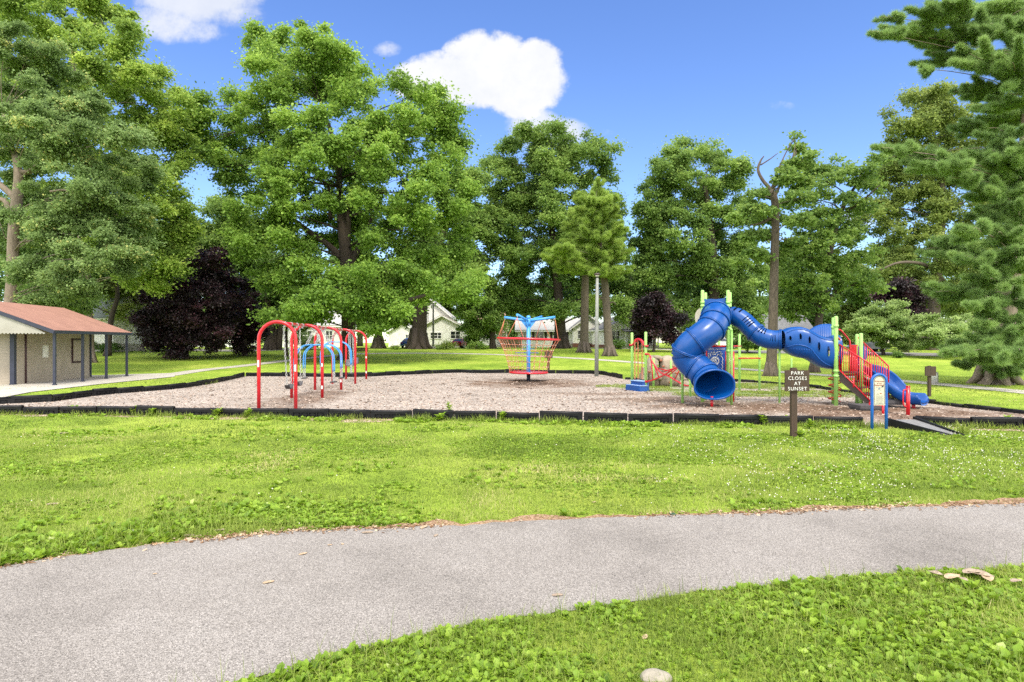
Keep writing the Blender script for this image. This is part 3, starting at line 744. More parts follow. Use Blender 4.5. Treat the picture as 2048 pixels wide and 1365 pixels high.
# ------------------------------------------------------------------ text helper
def text_part(name, lines, m, parent, org, ux, uy, size, depth=0.006, gap=1.0, bold=0.0, track=1.0):
    mb = MB(); nrm = ux.cross(uy)
    for i, ln in enumerate(lines):
        cu = bpy.data.curves.new('lettering', 'FONT'); cu.body = ln; cu.size = size if not isinstance(size, list) else size[i]; cu.align_x = 'CENTER'
        cu.extrude = depth; cu.offset = bold; cu.space_character = track; cu.resolution_u = 3
        t = bpy.data.objects.new('lettering', cu); COL.objects.link(t)
        dg = bpy.context.evaluated_depsgraph_get(); me = bpy.data.meshes.new_from_object(t.evaluated_get(dg))
        o = org - uy * (gap * i if not isinstance(gap, list) else gap[i])
        mb.add([o + ux * v.co.x + uy * v.co.y + nrm * v.co.z for v in me.vertices], [tuple(p.vertices) for p in me.polygons])
        bpy.data.objects.remove(t); bpy.data.meshes.remove(me); bpy.data.curves.remove(cu)
    return mb.build(name, m, parent)
UX, UZ = Vector((1, 0, 0)), Vector((0, 0, 1))

# PARK CLOSES AT SUNSET
b = G(1587, 874); s = b.y / F
sg = thing('wooden_sign', 'brown wooden sign lettered PARK CLOSES AT SUNSET on a single post', 'sign', b)
zt_ = H - (737 - HY) * s
MB().box((b.x, b.y, (zt_ + b.z - 0.1) / 2), (11.5 * s, 0.1, zt_ - b.z + 0.1)).box((b.x, b.y, zt_ + 0.008), (9.5 * s, 0.08, 0.025)).build('post', M['brown'], sg)
bz0, bz1 = H - (782 - HY) * s, H - (740 - HY) * s; bx = P(1591, 0, b.y).x
mb = MB()
for k in range(4):
    h_ = (bz1 - bz0) / 4; mb.box((bx + random.uniform(-.002, .002), b.y - 0.075, bz0 + h_ * (k + 0.5)), (48 * s, 0.042, h_ - 0.003))
bd = mb.build('board', M['brown'], sg)
text_part('lettering', ['PARK', 'CLOSES', 'AT', 'SUNSET'], M['white'], bd, Vector((bx, b.y - 0.099, bz1 - 8.9 * s)), UX, UZ, 9.9 * s, 0.004, 10.4 * s, -0.0012, 1.14)

# welcome sign
bl, br_ = G(1744, 857), G(1772, 860); yb = (bl.y + br_.y) / 2; s = yb / F
ws = thing('welcome_sign', 'blue arched welcome sign with cream panel standing at the ramp', 'sign', G(1758, 858))
cx_, xl, xr = P(1758, 0, yb).x, P(1744, 0, yb).x, P(1772.5, 0, yb).x; rr = (xr - xl) / 2; zc = H - (763 - HY) * s
pts = [Vector((xl, yb, -0.06)), Vector((xl, yb, zc * 0.5))] + [Vector((cx_ - math.cos(math.pi * k / 12) * rr, yb, zc + math.sin(math.pi * k / 12) * rr)) for k in range(13)] + [Vector((xr, yb, zc * 0.5)), Vector((xr, yb, -0.06))]
MB().tube(pts, 2.9 * s, 12).build('frame', M['signblue'], ws)
r2 = rr - 2.4 * s; zlo = H - (810.5 - HY) * s
def archpoly(r, zl, y): return [Vector((cx_ - r, y, zl))] + [Vector((cx_ - math.cos(math.pi * k / 16) * r, y, zc + math.sin(math.pi * k / 16) * r)) for k in range(17)] + [Vector((cx_ + r, y, zl))]
pn = MB().prism(archpoly(r2, zlo, yb - 0.012), (0, 0.024, 0)).build('panel', M['cream'], ws)
mb = MB(); ip = archpoly(r2 * 0.84, zlo + 0.03, yb - 0.014); mb.tube(ip, 0.006, 4, False, True); mb.build('border_line', M['ink'], pn)
text_part('lettering', ['Welcome', 'to Your', 'Playground!'], M['orange'], pn, Vector((cx_, yb - 0.014, H - (764 - HY) * s)), UX, UZ, [4.6 * s, 3.2 * s, 4.0 * s], 0.002, [0, 4.0 * s, 7.6 * s], 0.0006)
MB().ball((cx_ + r2 * 0.55, yb - 0.014, H - (772.5 - HY) * s), 0.03, 10, 6, (1.9 * s, 0.006, 1.7 * s)).build('ball_emblem', M['navy'], pn)
mb = MB(); mb.box((cx_, yb - 0.014, H - (777.5 - HY) * s), (4.2 * s, 0.006, 1.5 * s)); mb.build('blue_badge', M['printblue'], pn)
mb = MB(); mb.box((cx_ + 3 * s, yb - 0.014, H - (786.8 - HY) * s), (3.4 * s, 0.006, 1.5 * s)); mb.build('orange_badge', M['orange'], pn)
mb = MB()
for k, w in enumerate((15, 13, 15, 15, 15.5, 12, 15)): mb.box((cx_, yb - 0.014, H - (791.8 + k * 2.45 - HY) * s), (w * s, 0.005, 0.42 * s))
for (x0, zz, w) in ((-3.5, 779.8, 3), (2, 779.8, 5), (-3, 786.5, 2.2), (-3, 788.6, 5), (0, 775.2, 14)): mb.box((cx_ + x0 * s, yb - 0.014, H - (zz - HY) * s), (w * s, 0.005, 0.3 * s))
mb.build('fine_print', M['ink'], pn)

# double-board brown notice sign by the pine, and one behind the spinner
def notice(px, py, top, w, bh, label, two):
    b = G(px, py); s = b.y / F; zt = H - (top - HY) * s
    r = thing('notice_post', label, 'sign', b)
    MB().box((b.x, b.y, (zt + b.z - 0.1) / 2), (5.0 * s, 0.1, zt - b.z + 0.1)).build('post', M['brown'], r)
    for k in ((-0.27, 0.24) if two else (0,)):
        MB().box((b.x + k * w * s, b.y - 0.08, zt - (bh / 2 + 1) * s), (w * s * (0.5 if two else 1), 0.05, bh * s)).build('board', M['brown'], r)
notice(1858.5, 793, 731.5, 21, 19, 'brown post with two small square boards on the right lawn', True)
notice(1097, 742, 701, 16, 14, 'brown square notice board behind the net spinner', False)
# grey litter box behind the notice
b = G(1868, 768); s = b.y / F
r = thing('litter_bin', 'pale grey litter bin standing behind the brown two-board post', 'bin', b)
MB().lathe(b, [(0.0, 0), (0.16, 0.0), (0.19, 0.05), (0.2, 0.5), (0.19, 0.55)], 14).build('drum', M['steel'], r)
MB().lathe(b + Vector((0, 0, 0.55)), [(0.19, -0.01), (0.21, 0.0), (0.17, 0.07), (0.0, 0.1)], 14).build('lid', M['steel'], r)
# park grill by the pine trunk
b = G(2016, 768); s = b.y / F
r = thing('park_grill', 'black box grill on a short leg right of the pine trunk', 'grill', b)
MB().tube([b, b + Vector((0, 0, 0.45))], 0.04, 8).build('leg', M['brownmetal'], r)
MB().box(b + Vector((0, 0, 0.52)), (0.6, 0.4, 0.22)).box(b + Vector((0, 0.18, 0.66)), (0.6, 0.03, 0.12)).build('firebox', M['brownmetal'], r)
# small blue-topped table behind the spinner
b = G(1058, 724); s = b.y / F
r = thing('park_table', 'low table with thin purple-blue top and bench planks behind the spinner', 'table', b)
MB().box((b.x - 0.1, b.y, H - (698 - HY) * s), (26 * s, 0.75, 0.05)).build('top', M['signblue'], r)
for dy in (-0.6, 0.6): MB().box((b.x - 0.2, b.y + dy, H - (705.5 - HY) * s), (46 * s, 0.28, 0.05)).build('bench', mat('purple_bench', (0.09, 0.06, 0.42), None, 5, 0.5) if dy < 0 else M['signblue'], r)
MB().tube([b, (b.x, b.y, H - (698 - HY) * s)], 0.07, 8).bar((b.x, b.y - 0.6, H - (707 - HY) * s), (b.x, b.y + 0.6, H - (707 - HY) * s), 0.06).build('pedestal', M['brownmetal'], r)
# park bench beyond the swings
b = G(722, 712); s = b.y / F
r = thing('park_bench', 'dark slatted bench in the shade beyond the swing set', 'bench', b)
for dx in (-0.6, 0.6):
    for dy in (-0.18, 0.2): MB().box((b.x + dx, b.y + dy, b.z + 0.22), (0.07, 0.07, 0.44)).build('leg', M['brownmetal'], r)
mb = MB()
for k in range(4): mb.box((b.x, b.y - 0.2 + k * 0.13, b.z + 0.45), (1.4, 0.11, 0.035))
mb.build('seat', M['brown'], r); mb = MB()
for k in range(3): mb.box((b.x, b.y + 0.25 + k * 0.03, b.z + 0.58 + k * 0.14), (1.4, 0.03, 0.12))
mb.build('backrest', M['brown'], r)

# ------------------------------------------------------------------ park shelter building
u = Vector((-1.2, 7.3, 0)).normalized(); v = Vector((-u.y, u.x, 0))      # along the ridge, away from the open side
E0 = Vector((-22.9 + 0.03, 31.2, 2.66)); Lr = 8.9; W = 4.0; RZ = 1.56
b0 = Vector((-25.0, 36.0, 0.0)); sh = thing('park_shelter', 'beige sided shelter with red shingle roof and navy porch posts', 'park building', b0)
def S(a, b, z): q = E0 + u * a + v * b; return Vector((q.x, q.y, z))
mb = MB(); th = 0.1
def slab(q, m, name, par, t=0.12):
    n = (q[1] - q[0]).cross(q[3] - q[0]).normalized()
    if n.z < 0: n = -n
    mb = MB(); vs = [p for p in q] + [p + n * t for p in q]
    mb.add(vs, [(3, 2, 1, 0), (4, 5, 6, 7), (0, 1, 5, 4), (1, 2, 6, 5), (2, 3, 7, 6), (3, 0, 4, 7)]); return mb.build(name, m, par)
Ze = 2.68
roof = slab([S(0, 0, Ze), S(Lr, 0, Ze), S(Lr, W, Ze + RZ), S(0, W, Ze + RZ)], M['redroof'], 'roof', sh)
slab([S(0, 2 * W, Ze), S(Lr, 2 * W, Ze), S(Lr, W, Ze + RZ), S(0, W, Ze + RZ)], M['redroof'], 'roof', sh)
MB().bar(S(-0.02, -0.03, Ze + 0.03), S(Lr + 0.02, -0.03, Ze + 0.03), 0.06, 0.17).build('eave_fascia', M['navy'], roof)
MB().bar(S(-0.04, -0.03, Ze + 0.02), S(-0.04, W, Ze + RZ + 0.02), 0.06, 0.18).bar(S(-0.04, 2 * W, Ze + 0.02), S(-0.04, W, Ze + RZ + 0.02), 0.06, 0.18).build('gable_fascia', M['navy'], roof)
# scalloped gable board
poly = [S(0.02, 0.9, Ze + 0.24), S(0.02, W, Ze + RZ - 0.04), S(0.02, 2 * W - 0.9, Ze + 0.24)]
k = 0; a = 2 * W - 0.9; zb_ = Ze - 0.03
while a > 0.5:
    poly.append(S(0.02, a, zb_)); poly.append(S(0.02, a - 0.07, zb_ - 0.06)); poly.append(S(0.02, a - 0.14, zb_)); a -= 0.16
MB().prism(poly, u * 0.04).build('gable_board', M['board'], sh)
wb = 2.3
WA0 = 1.15; WA1 = Lr - 0.3
def wall(a0, b0_, a1, b1, z0, z1, t, name, m):
    p, q = S(a0, b0_, 0), S(a1, b1, 0); d = (q - p).normalized(); n = Vector((-d.y, d.x, 0)) * t
    mb = MB(); vs = [p, q, q + n, p + n]; vs = [Vector((w.x, w.y, z0)) for w in vs] + [Vector((w.x, w.y, z1)) for w in vs]
    mb.add(vs, [(3, 2, 1, 0), (4, 5, 6, 7), (0, 1, 5, 4), (1, 2, 6, 5), (2, 3, 7, 6), (3, 0, 4, 7)]); return mb.build(name, m, sh)
wl = wall(WA0, wb, WA1, wb, 0.0, Ze + 0.88, 0.15, 'side_wall', M['siding'])
wall(WA0 + 0.15, 2 * W - 0.3, WA0 + 0.15, wb + 0.15, 0.0, Ze + 0.3, 0.12, 'front_wall', M['siding'])
wall(WA1, wb + 0.003, WA1, 2 * W - 0.3, 0.0, Ze + 0.8, 0.12, 'rear_wall', M['siding'])
def post_at(a, b, w=0.115, name='post'): 
    q = S(a, b, 0); return MB().box((q.x, q.y, Ze / 2), (w, w, Ze), (u, v, UZ)).box((q.x, q.y, 0.05), (w + 0.05, w + 0.05, 0.06), (u, v, UZ)).build(name, M['navy'], sh)
for a in (0.3, 3.05, 5.75, 8.45): post_at(a, 0.12)
post_at(WA0 - 0.12, wb + 0.1, 0.2, 'corner_post'); 
q0, q1 = S(WA0 + 0.7, wb - 0.04, 0.0), S(WA0 + 0.7, wb - 0.04, Ze + 0.6); MB().tube([q0, q1], 0.045, 8).build('downpipe', M['maroon'], sh)
q0, q1 = S(WA1 - 0.03, wb - 0.03, 0), S(WA1 - 0.03, wb - 0.03, Ze + 0.8); MB().bar(q0, q1, 0.1).build('corner_trim', M['navy'], sh)
# boarded window on the side wall, notice
def framed(a, z0, z1, w, parent):
    mb = MB(); 
    for aa in (a - w / 2, a + w / 2): mb.bar(S(aa, wb - 0.03, z0), S(aa, wb - 0.03, z1), 0.1, 0.06)
    for zz in (z0, z1): mb.bar(S(a - w / 2 - 0.05, wb - 0.033, zz), S(a + w / 2 + 0.05, wb - 0.033, zz), 0.06, 0.1)
    f = mb.build('window_frame', M['maroon'], parent)
    MB().prism([S(a - w / 2, wb - 0.012, z0), S(a + w / 2, wb - 0.012, z0), S(a + w / 2, wb - 0.012, z1), S(a - w / 2, wb - 0.012, z1)], v * -0.01).build('shutter', M['siding'], f)
framed(7.05, 1.0, 2.35, 1.25, wl)
tag(MB().prism([S(3.4, wb - 0.01, 1.35), S(3.95, wb - 0.01, 1.35), S(3.95, wb - 0.01, 2.02), S(3.4, wb - 0.01, 2.02)], v * -0.012).build('notice_sheet', M['paper'], wl))
MB().ball(S(WA0 - 0.02, 4.6, 2.42), 0.13, 10, 6).build('wall_lamp', M['trim'], sh)
# ------------------------------------------------------------------ play structure
ps = thing('play_structure', 'big climbing structure with blue tube slide, crawl tunnel, stairs and lime posts', 'play structure', G(1560, 800))
def capsule(mb, a, b, r, n=12):
    a, b = Vector(a), Vector(b)
    mb.tube([a, b - Vector((0, 0, r * 0.5)), b - Vector((0, 0, r * 0.15)), b], [r, r, r * 0.75, r * 0.3], n)
def post(px_top, py_top, px_bot, py_bot, r=0.062, Y=None, rings=()):
    b = G(px_bot, py_bot) if Y is None else Vector((P(px_bot, 0, Y).x, Y, 0))
    t = P(px_top, py_top, b.y); t.x = b.x if abs(px_top - px_bot) < 4 else t.x
    mb = MB(); capsule(mb, b - Vector((0, 0, 0.1)), t, r); o = mb.build('post', M['lime'], ps)
    if rings:
        for z in rings:
            zz = H - (z - HY) / F * b.y; MB().tube([(b.x, b.y, zz - 0.045), (b.x, b.y, zz + 0.045)], r * 1.25, 12).build('collar', M['lime'], o)
    return b, t
TL, _ = post(1405, 580, 1405, 804, 0.062, None, (605, 612))
TR, _ = post(1456, 580, 1456, 804.5, 0.064, None, (605, 612, 702, 754))
TLb, _ = post(1411, 585, 1411, 798, 0.06, 24.05); TRb, _ = post(1460, 584, 1460, 798.5, 0.06, 24.05, (603,))
YT = TL.y
# deck of the tower
zd = H - (662 - HY) / F * YT
def quad_deck(name, q, z, t, m, par):
    mb = MB(); lo = [Vector((p.x, p.y, z - t)) for p in q]; hi = [Vector((p.x, p.y, z)) for p in q]
    mb.add(lo + hi, [(3, 2, 1, 0), (4, 5, 6, 7), (0, 1, 5, 4), (1, 2, 6, 5), (2, 3, 7, 6), (3, 0, 4, 7)]); return mb.build(name, m, par)
quad_deck('tower_deck', [TL, TR, TRb, TLb], zd, 0.06, M['rubber'], ps)
# hood panel with a wavy top edge
yh = YT - 0.03
pts = [P(1408.5, 655, yh), P(1408.5, 597, yh), P(1413, 598.5, yh), P(1422, 597.5, yh), P(1432, 598.3, yh), P(1442, 597.2, yh), P(1451.5, 596, yh), P(1453, 655, yh)]
MB().prism(pts, (0, 0.05, 0)).build('slide_hood', M['blue'], ps)
mb = MB(); c = P(1401, 634, YT + 0.55); mb.tube([c, c + Vector((0.05, 0.02, 0))], 0.33, 24).build('bubble_panel', M['cream'], ps)

# --- the spiral tube slide
def shell(pts, r, n=28, sub=6, cut=None, rings=(), name='tube_slide', par=None, ribs=0.0, m='blue', rz=None):
    c = curve(pts, sub); k = len(c); rs = r if isinstance(r, (list, tuple)) else [r] * k
    if len(rs) != k: rs = [np.interp(i / (k - 1), np.linspace(0, 1, len(r)), r) for i in range(k)]
    vs = []; ring_fr = []
    for i, p in enumerate(c):
        d = (c[min(i + 1, k - 1)] - c[max(i - 1, 0)]).normalized(); x = d.cross(UZ); x.normalize(); y = x.cross(d)
        ring_fr.append((p, d, x, y, rs[i]))
        for th in (0.0, 0.03):
            for j in range(n):
                a = 2 * math.pi * j / n; rr = rs[i] - th
                vs.append(p + x * (math.cos(a) * rr) + y * (math.sin(a) * rr))
    fs = []
    for i in range(k - 1):
        for j in range(n):
            j2 = (j + 1) % n
            if cut and cut(i / (k - 1), j / n): continue
            o, o2 = i * 2 * n, (i + 1) * 2 * n
            fs.append((o + j, o + j2, o2 + j2, o2 + j)); fs.append((o + n + j2, o + n + j, o2 + n + j, o2 + n + j2))
    for j in range(n):
        j2 = (j + 1) % n; fs.append((j2, j, n + j, n + j2)); o = (k - 1) * 2 * n; fs.append((o + j, o + j2, o + n + j2, o + n + j))
    mb = MB().add(vs, fs, True); o = mb.build(name, M[m], par or ps)
    for t in rings:
        i = min(k - 1, int(round(t * (k - 1)))); p, d, x, y, rr = ring_fr[i]
        q = MB()
        for s_ in (-1, 1):
            pts2 = [p + d * (0.022 * s_) + x * (math.cos(2 * math.pi * j / 28) * (rr + 0.022)) + y * (math.sin(2 * math.pi * j / 28) * (rr + 0.022)) for j in range(28)]
            q.tube(pts2, 0.024, 6, False, True)
        q.build('flange', M[m], o)
    return o, ring_fr
sl_pts = [P(1432, 629, 23.3), P(1432, 631, 22.75), P(1430, 641, 22.35), P(1422, 657, 22.1), P(1403, 673, 21.95), P(1381, 690, 22.0), P(1371.5, 707, 22.1), P(1380, 723, 22.1), P(1396, 736, 21.95), P(1410, 750, 21.7), P(1418, 762, 21.45)]
slide, fr = shell(sl_pts, [0.5] * 9 + [0.5, 0.52], 32, 6, None, (0.1, 0.21, 0.3, 0.45, 0.57, 0.76, 0.9))
# flared exit
p, d, x, y, rr = fr[-1]
mb = MB(); n = 40; prof = [(0.0, 0.51, 1.0, 1.0), (0.15, 0.535, 1.05, 1.0), (0.32, 0.56, 1.14, 0.97), (0.45, 0.58, 1.2, 0.95), (0.5, 0.585, 1.21, 0.95)]
d2 = Vector((0.06, -0.97, -0.16)).normalized(); x2 = Vector((-1, 0, 0)); x2 = (x2 - d2 * x2.dot(d2)).normalized(); y2 = x2.cross(d2)
if y2.z < 0: y2 = -y2
vs = []; fs = []; c0 = p
for k, (t, r_, sx, sy) in enumerate(prof):
    f_ = min(1, t / 0.15); dd = (d * (1 - f_) + d2 * f_).normalized(); xx = dd.cross(UZ).normalized(); yy = xx.cross(dd)
    cc = c0 + d * min(t, 0.1) + d2 * max(0, t - 0.1)
    for th in (0.0, 0.04):
        for j in range(n):
            a = 2 * math.pi * j / n; r2_ = r_ - th; ca, sa = math.cos(a), math.sin(a)
            flat = 1.0 if sa > 0 else (1 - 0.12 * f_ * (-sa)); wide = 1 + 0.1 * f_ * max(0, -sa)
            vs.append(cc + xx * (ca * r2_ * sx * wide) + yy * (sa * r2_ * sy * flat))
K = len(prof)
for k in range(K - 1):
    for j in range(n):
        j2 = (j + 1) % n; o, o2 = k * 2 * n, (k + 1) * 2 * n
        fs.append((o + j, o + j2, o2 + j2, o2 + j)); fs.append((o + n + j2, o + n + j, o2 + n + j, o2 + n + j2))
o = (K - 1) * 2 * n
for j in range(n): fs.append((o + j, o + (j + 1) % n, o + n + (j + 1) % n, o + n + j))
mb.add(vs, fs, True); ex = mb.build('exit_hood', M['blue'], slide)
lip = [(vs[o + j] + vs[o + n + j]) / 2 for j in range(n)]
MB().tube(lip, 0.032, 8, False, True).build('lip', M['blue'], slide)
zmin = min(lip, key=lambda q: q.z)
MB().tube([(zmin.x, zmin.y + 0.2, -0.1), (zmin.x, zmin.y + 0.2, zmin.z + 0.08)], 0.05, 10).build('exit_leg', M['red'], slide)
MB().box((zmin.x, zmin.y + 0.2, zmin.z + 0.01), (0.3, 0.2, 0.03)).build('exit_bracket', M['rubber'], slide)
b = G(1365, 806); t = P(1365, 727, b.y)
MB().tube([b - Vector((0, 0, 0.1)), t - Vector((0, 0, 0.2)), t - Vector((0, 0, 0.12)), t], [0.045, 0.045, 0.06, 0.16], 14).build('slide_post', M['lime'], ps)

# --- the crawl tunnel to the right
def slots(t, a):
    for (t0, t1, cnt) in ((0.08, 0.26, 3), (0.34, 0.5, 4), (0.57, 0.72, 4), (0.8, 0.93, 3)):
        if t0 < t < t1:
            q = (t - t0) / (t1 - t0) * cnt; 
            if 0.3 < q % 1 < 0.66: return (0.1 < a < 0.24) if t0 < 0.3 else (0.02 < a < 0.16) if t0 < 0.55 else (0.04 < a < 0.17) if t0 < 0.75 else (-1 < a < 0.06 or a > 0.97)
    return False
tn_pts = [P(1452, 631, 23.5), P(1470, 632.5, 23.2), P(1487, 642, 23.0), P(1503, 657.5, 22.8), P(1520, 672, 22.6), P(1541, 679, 22.5), P(1563, 679.5, 22.35)]
tun, _ = shell(tn_pts, 0.34, 36, 24, lambda t, j: slots(t, j), (0.58, 0.985), 'crawl_tunnel')

# --- waving bridge tunnel: near shell with a raised wall, oval slots
st = [(1563, 662, 697, .34), (1568, 659, 701, .36), (1576, 655.5, 707, .4), (1586, 653.5, 712, .44), (1598, 653.5, 715.5, .46), (1609, 656.5, 717, .47), (1620, 662, 722, .47), (1630, 668, 729, .48), (1641, 672.5, 735, .5), (1652, 674, 737.5, .52), (1662, 672.5, 738.5, .52), (1671, 669, 737, .5)]
xs_ = [q[0] for q in st]
holes = [(1571.5, 676.5, 2.2, 5), (1590, 673.5, 2.3, 7), (1607, 680.5, 2.3, 8), (1625, 693, 2.5, 9.5), (1643, 702.5, 2.4, 11), (1661.5, 699.5, 2.6, 12.5)]
def wave_body(Yc, dz=0.0):
    N, MM = 150, 64; vs = []; fs = []
    X = np.linspace(1563, 1671, N); top = np.interp(X, xs_, [q[1] for q in st]); bot = np.interp(X, xs_, [q[2] for q in st]); hw = np.interp(X, xs_, [q[3] for q in st])
    ker = np.ones(9) / 9
    sm = lambda a: np.convolve(np.pad(a, 4, mode='edge'), ker, 'valid')
    top, bot = sm(top), sm(bot)
    for i in range(N):
        Yd = np.interp(X[i], [1563, 1671], [22.4, 22.0]); s = Yd / F
        zc_, hh = H - ((top[i] + bot[i]) / 2 - HY) * s, (bot[i] - top[i]) / 2 * s
        for th in (0, 0.025):
            for j in range(MM):
                a = 2 * math.pi * j / MM; ca, sa = math.cos(a), math.sin(a)
                e = 0.62; xx = math.copysign(abs(ca) ** e, ca); zz = math.copysign(abs(sa) ** 0.8, sa)
                vs.append(Vector(((X[i] - CX) / F * Yd, Yd - xx * (hw[i] - th), zc_ + zz * (hh - th))))
    for i in range(N - 1):
        for j in range(MM):
            j2 = (j + 1) % MM; q = vs[i * 2 * MM + j]; w = vs[(i + 1) * 2 * MM + j2]; m_ = (q + w) / 2
            sx_, sy_ = CX + F * m_.x / (m_.y + 0.0), HY - F * (m_.z - H) / m_.y
            Yd = np.interp(X[i], [1563, 1671], [22.4, 22.0])
            front = m_.y < Yd - 0.15; back_ = m_.y > Yd + 0.15
            py_ = HY - F * (m_.z - H) / Yd
            if front and any(((X[i] - h[0]) / (h[2] * 1.25)) ** 2 + ((py_ - h[1]) / h[3]) ** 2 < 1 for h in holes): continue
            o, o2 = i * 2 * MM, (i + 1) * 2 * MM
            fs.append((o + j, o + j2, o2 + j2, o2 + j)); fs.append((o + MM + j2, o + MM + j, o2 + MM + j, o2 + MM + j2))
    return MB().add(vs, fs, True)
wv = wave_body(22).build('wave_tunnel', M['blue'], ps)
# raised rims that sweep along the near side, and slot rims
def on_side(px, py, out=0.0):
    Yd = np.interp(px, [1563, 1671], [22.4, 22.0]); hw = np.interp(px, xs_, [q[3] for q in st])
    t_, b_ = np.interp(px, xs_, [q[1] for q in st]), np.interp(px, xs_, [q[2] for q in st])
    zz = max(-1, min(1, ((t_ + b_) / 2 - py) / ((b_ - t_) / 2))); sa = math.copysign(abs(zz) ** (1 / 0.8), zz); ca = math.sqrt(max(0, 1 - sa * sa))
    return Vector(((px - CX) / F * Yd, Yd - ca ** 0.62 * hw - out, H - (py - HY) / F * Yd))
mb = MB()
mb.tube(curve([on_side(*q) for q in [(1566, 666), (1578, 660.5), (1592, 659), (1606, 662), (1620, 670), (1636, 678), (1652, 681), (1668, 678)]], 5), 0.022, 6)
mb.tube(curve([on_side(*q) for q in [(1566, 694), (1580, 690), (1595, 691), (1609, 697), (1620, 709), (1632, 721), (1648, 730), (1668, 733)]], 5), 0.022, 6)
mb.build('wall_rim', M['blue'], wv)
for h in holes: MB().tube([on_side(h[0] + math.cos(a_) * h[2] * 1.25, h[1] + math.sin(a_) * h[3]) for a_ in np.linspace(0, 2 * math.pi, 17)[:-1]], 0.012, 5, False, True).build('slot_rim', M['blue'], wv)
mb = MB()
for k in range(9):
    px_ = 1574 + k * 4.6; mb.tube(curve([on_side(px_, 696 + 0.05 * (px_ - 1574)), on_side(px_ + 0.5, 705 + 0.1 * (px_ - 1574)), on_side(px_ + 1, np.interp(px_, xs_, [q[2] for q in st]) - 1)], 4), 0.018, 5)
mb.build('floor_ribs', M['blue'], wv)
# far hump: ribbed half shell
vs = []; fs = []; NA, NB = 40, 20
for i in range(NA):
    t_ = i / (NA - 1); px_ = 1616 + (1672 - 1616) * t_
    ztop = np.interp(px_, [1616, 1622, 1630, 1640, 1650, 1660, 1668, 1672], [663, 657, 652.5, 649, 647.6, 648, 650, 652])
    for th in (0, 0.03):
        for j in range(NB):
            f_ = j / (NB - 1); Yd = 22.95 - 0.7 * (1 - f_) ** 1 + 0.0
            a_ = math.pi / 2 * f_
            py_ = 690 + (ztop - 690) * math.sin(a_ * 0.5 + math.pi / 4) if False else ztop + (700 - ztop) * (f_ ** 2.2) + 9 * (1 - f_) ** 3 * 0.0
            yy = 23.05 - 0.7 * f_ ** 1.5 + th * 0.5
            rib = 0.022 * math.cos(i * math.pi / 1.5) if th == 0 else 0
            q = P(px_, py_, yy); q.z -= th; q.y += rib; vs.append(q)
for i in range(NA - 1):
    for j in range(NB - 1):
        o, o2 = i * 2 * NB, (i + 1) * 2 * NB
        fs.append((o + j, o2 + j, o2 + j + 1, o + j + 1)); fs.append((o + NB + j + 1, o2 + NB + j + 1, o2 + NB + j, o + NB + j))
MB().add(vs, fs, True).build('rear_hump', M['blue'], wv)
# tower of the stairs
SA, _ = post(1672, 632, 1672, 811.5, 0.068, None, (652, 742, 752)); SB, _ = post(1667, 635, 1667, 808, 0.064, None, (655,))
SC, _ = post(1722, 666, 1722, 813, 0.06); SD, _ = post(1714, 668, 1714, 807.5, 0.058)
zs = H - (744 - HY) / F * SA.y
quad_deck('stair_deck', [SA, SC, SD, SB], zs, 0.05, M['rubber'], ps)
# support post of the tunnel
post(1559, 697, 1559, 806.5, 0.038); post(1583, 716, 1583, 790, 0.035)
# stairs
n0 = P(1679, 746, 21.55); n1 = Vector(P(1742, 809, 20.95)); wv_ = Vector((0.98, 0.62, 0))     # near stringer, width vector
st_ = thing_parent = None
def stringer(a, b, h, name, m):
    d = (b - a); t = Vector((wv_.x, wv_.y, 0)).normalized() * 0.05
    poly = [a + UZ * 0.02, b + UZ * 0.1, b - UZ * 0.12 , b - d * 0.02 - UZ * 0.12, a - UZ * (h)]
    return MB().prism(poly, t)
sr = stringer(n0, n1, 0.27, '', None).build('staircase', M['brownmetal'], ps)
stringer(n0 + wv_, n1 + wv_, 0.27, '', None).build('stringer', M['brownmetal'], sr)
for k in range(5):
    t_ = (k + 0.5) / 5; a = n0.lerp(n1, t_) + UZ * 0.02; b = a + wv_; c_ = (a + b) / 2
    ux_ = wv_.normalized(); uy_ = Vector((-ux_.y, ux_.x, 0))
    MB().box(c_, (wv_.length - 0.06, 0.26, 0.04), (ux_, uy_, UZ)).build('step', M['rubber'], sr)
def railing(a, b, h0, h1, nb, name='railing', low0=0.05, low1=0.05):
    mb = MB(); a1, b1 = a + UZ * h0, b + UZ * h1
    mb.tube([a + UZ * low0, a1, b1, b - UZ * 0.12], 0.026, 8)
    mb.tube([a + UZ * low0, b + UZ * low1], 0.022, 8)
    for k in range(1, nb):
        t_ = k / nb; mb.tube([(a + UZ * low0).lerp(b + UZ * low1, t_), a1.lerp(b1, t_)], 0.015, 6)
    return mb.build(name, M['red'], ps)
railing(n0 + Vector((-0.02, -0.03, 0.06)), n1 + Vector((-0.02, -0.03, 0.05)), 0.93, 1.3, 14)
f0 = P(1716, 741, 21.7); f1 = P(1777, 796, 21.4)
railing(f0 + UZ * 0.05, f1 + UZ * 0.12, 1.1, 0.98, 13)
mb = MB(); p1 = P(1704, 800, 21.2)
mb.tube(curve([P(1676, 659, 21.7), P(1682, 661, 21.7), P(1690, 670, 21.8), P(1697, 679, 21.9), P(1700, 688, 21.9), P(1700, 745, 21.9)], 4), 0.03, 8)
mb.tube(curve([P(1676, 675, 21.6), P(1680, 680, 21.6), P(1682, 690, 21.6), P(1682, 742, 21.6)], 4), 0.028, 8)
mb.tube([P(1707, 775, 21.0), P(1707, 757, 21.05)], 0.025, 8)
mb.build('handrail', M['red'], ps)
mb = MB()
for k in range(5): mb.box(P(1701.5 + k * 2.6, 716, 22.1), (0.042, 0.03, 0.92))
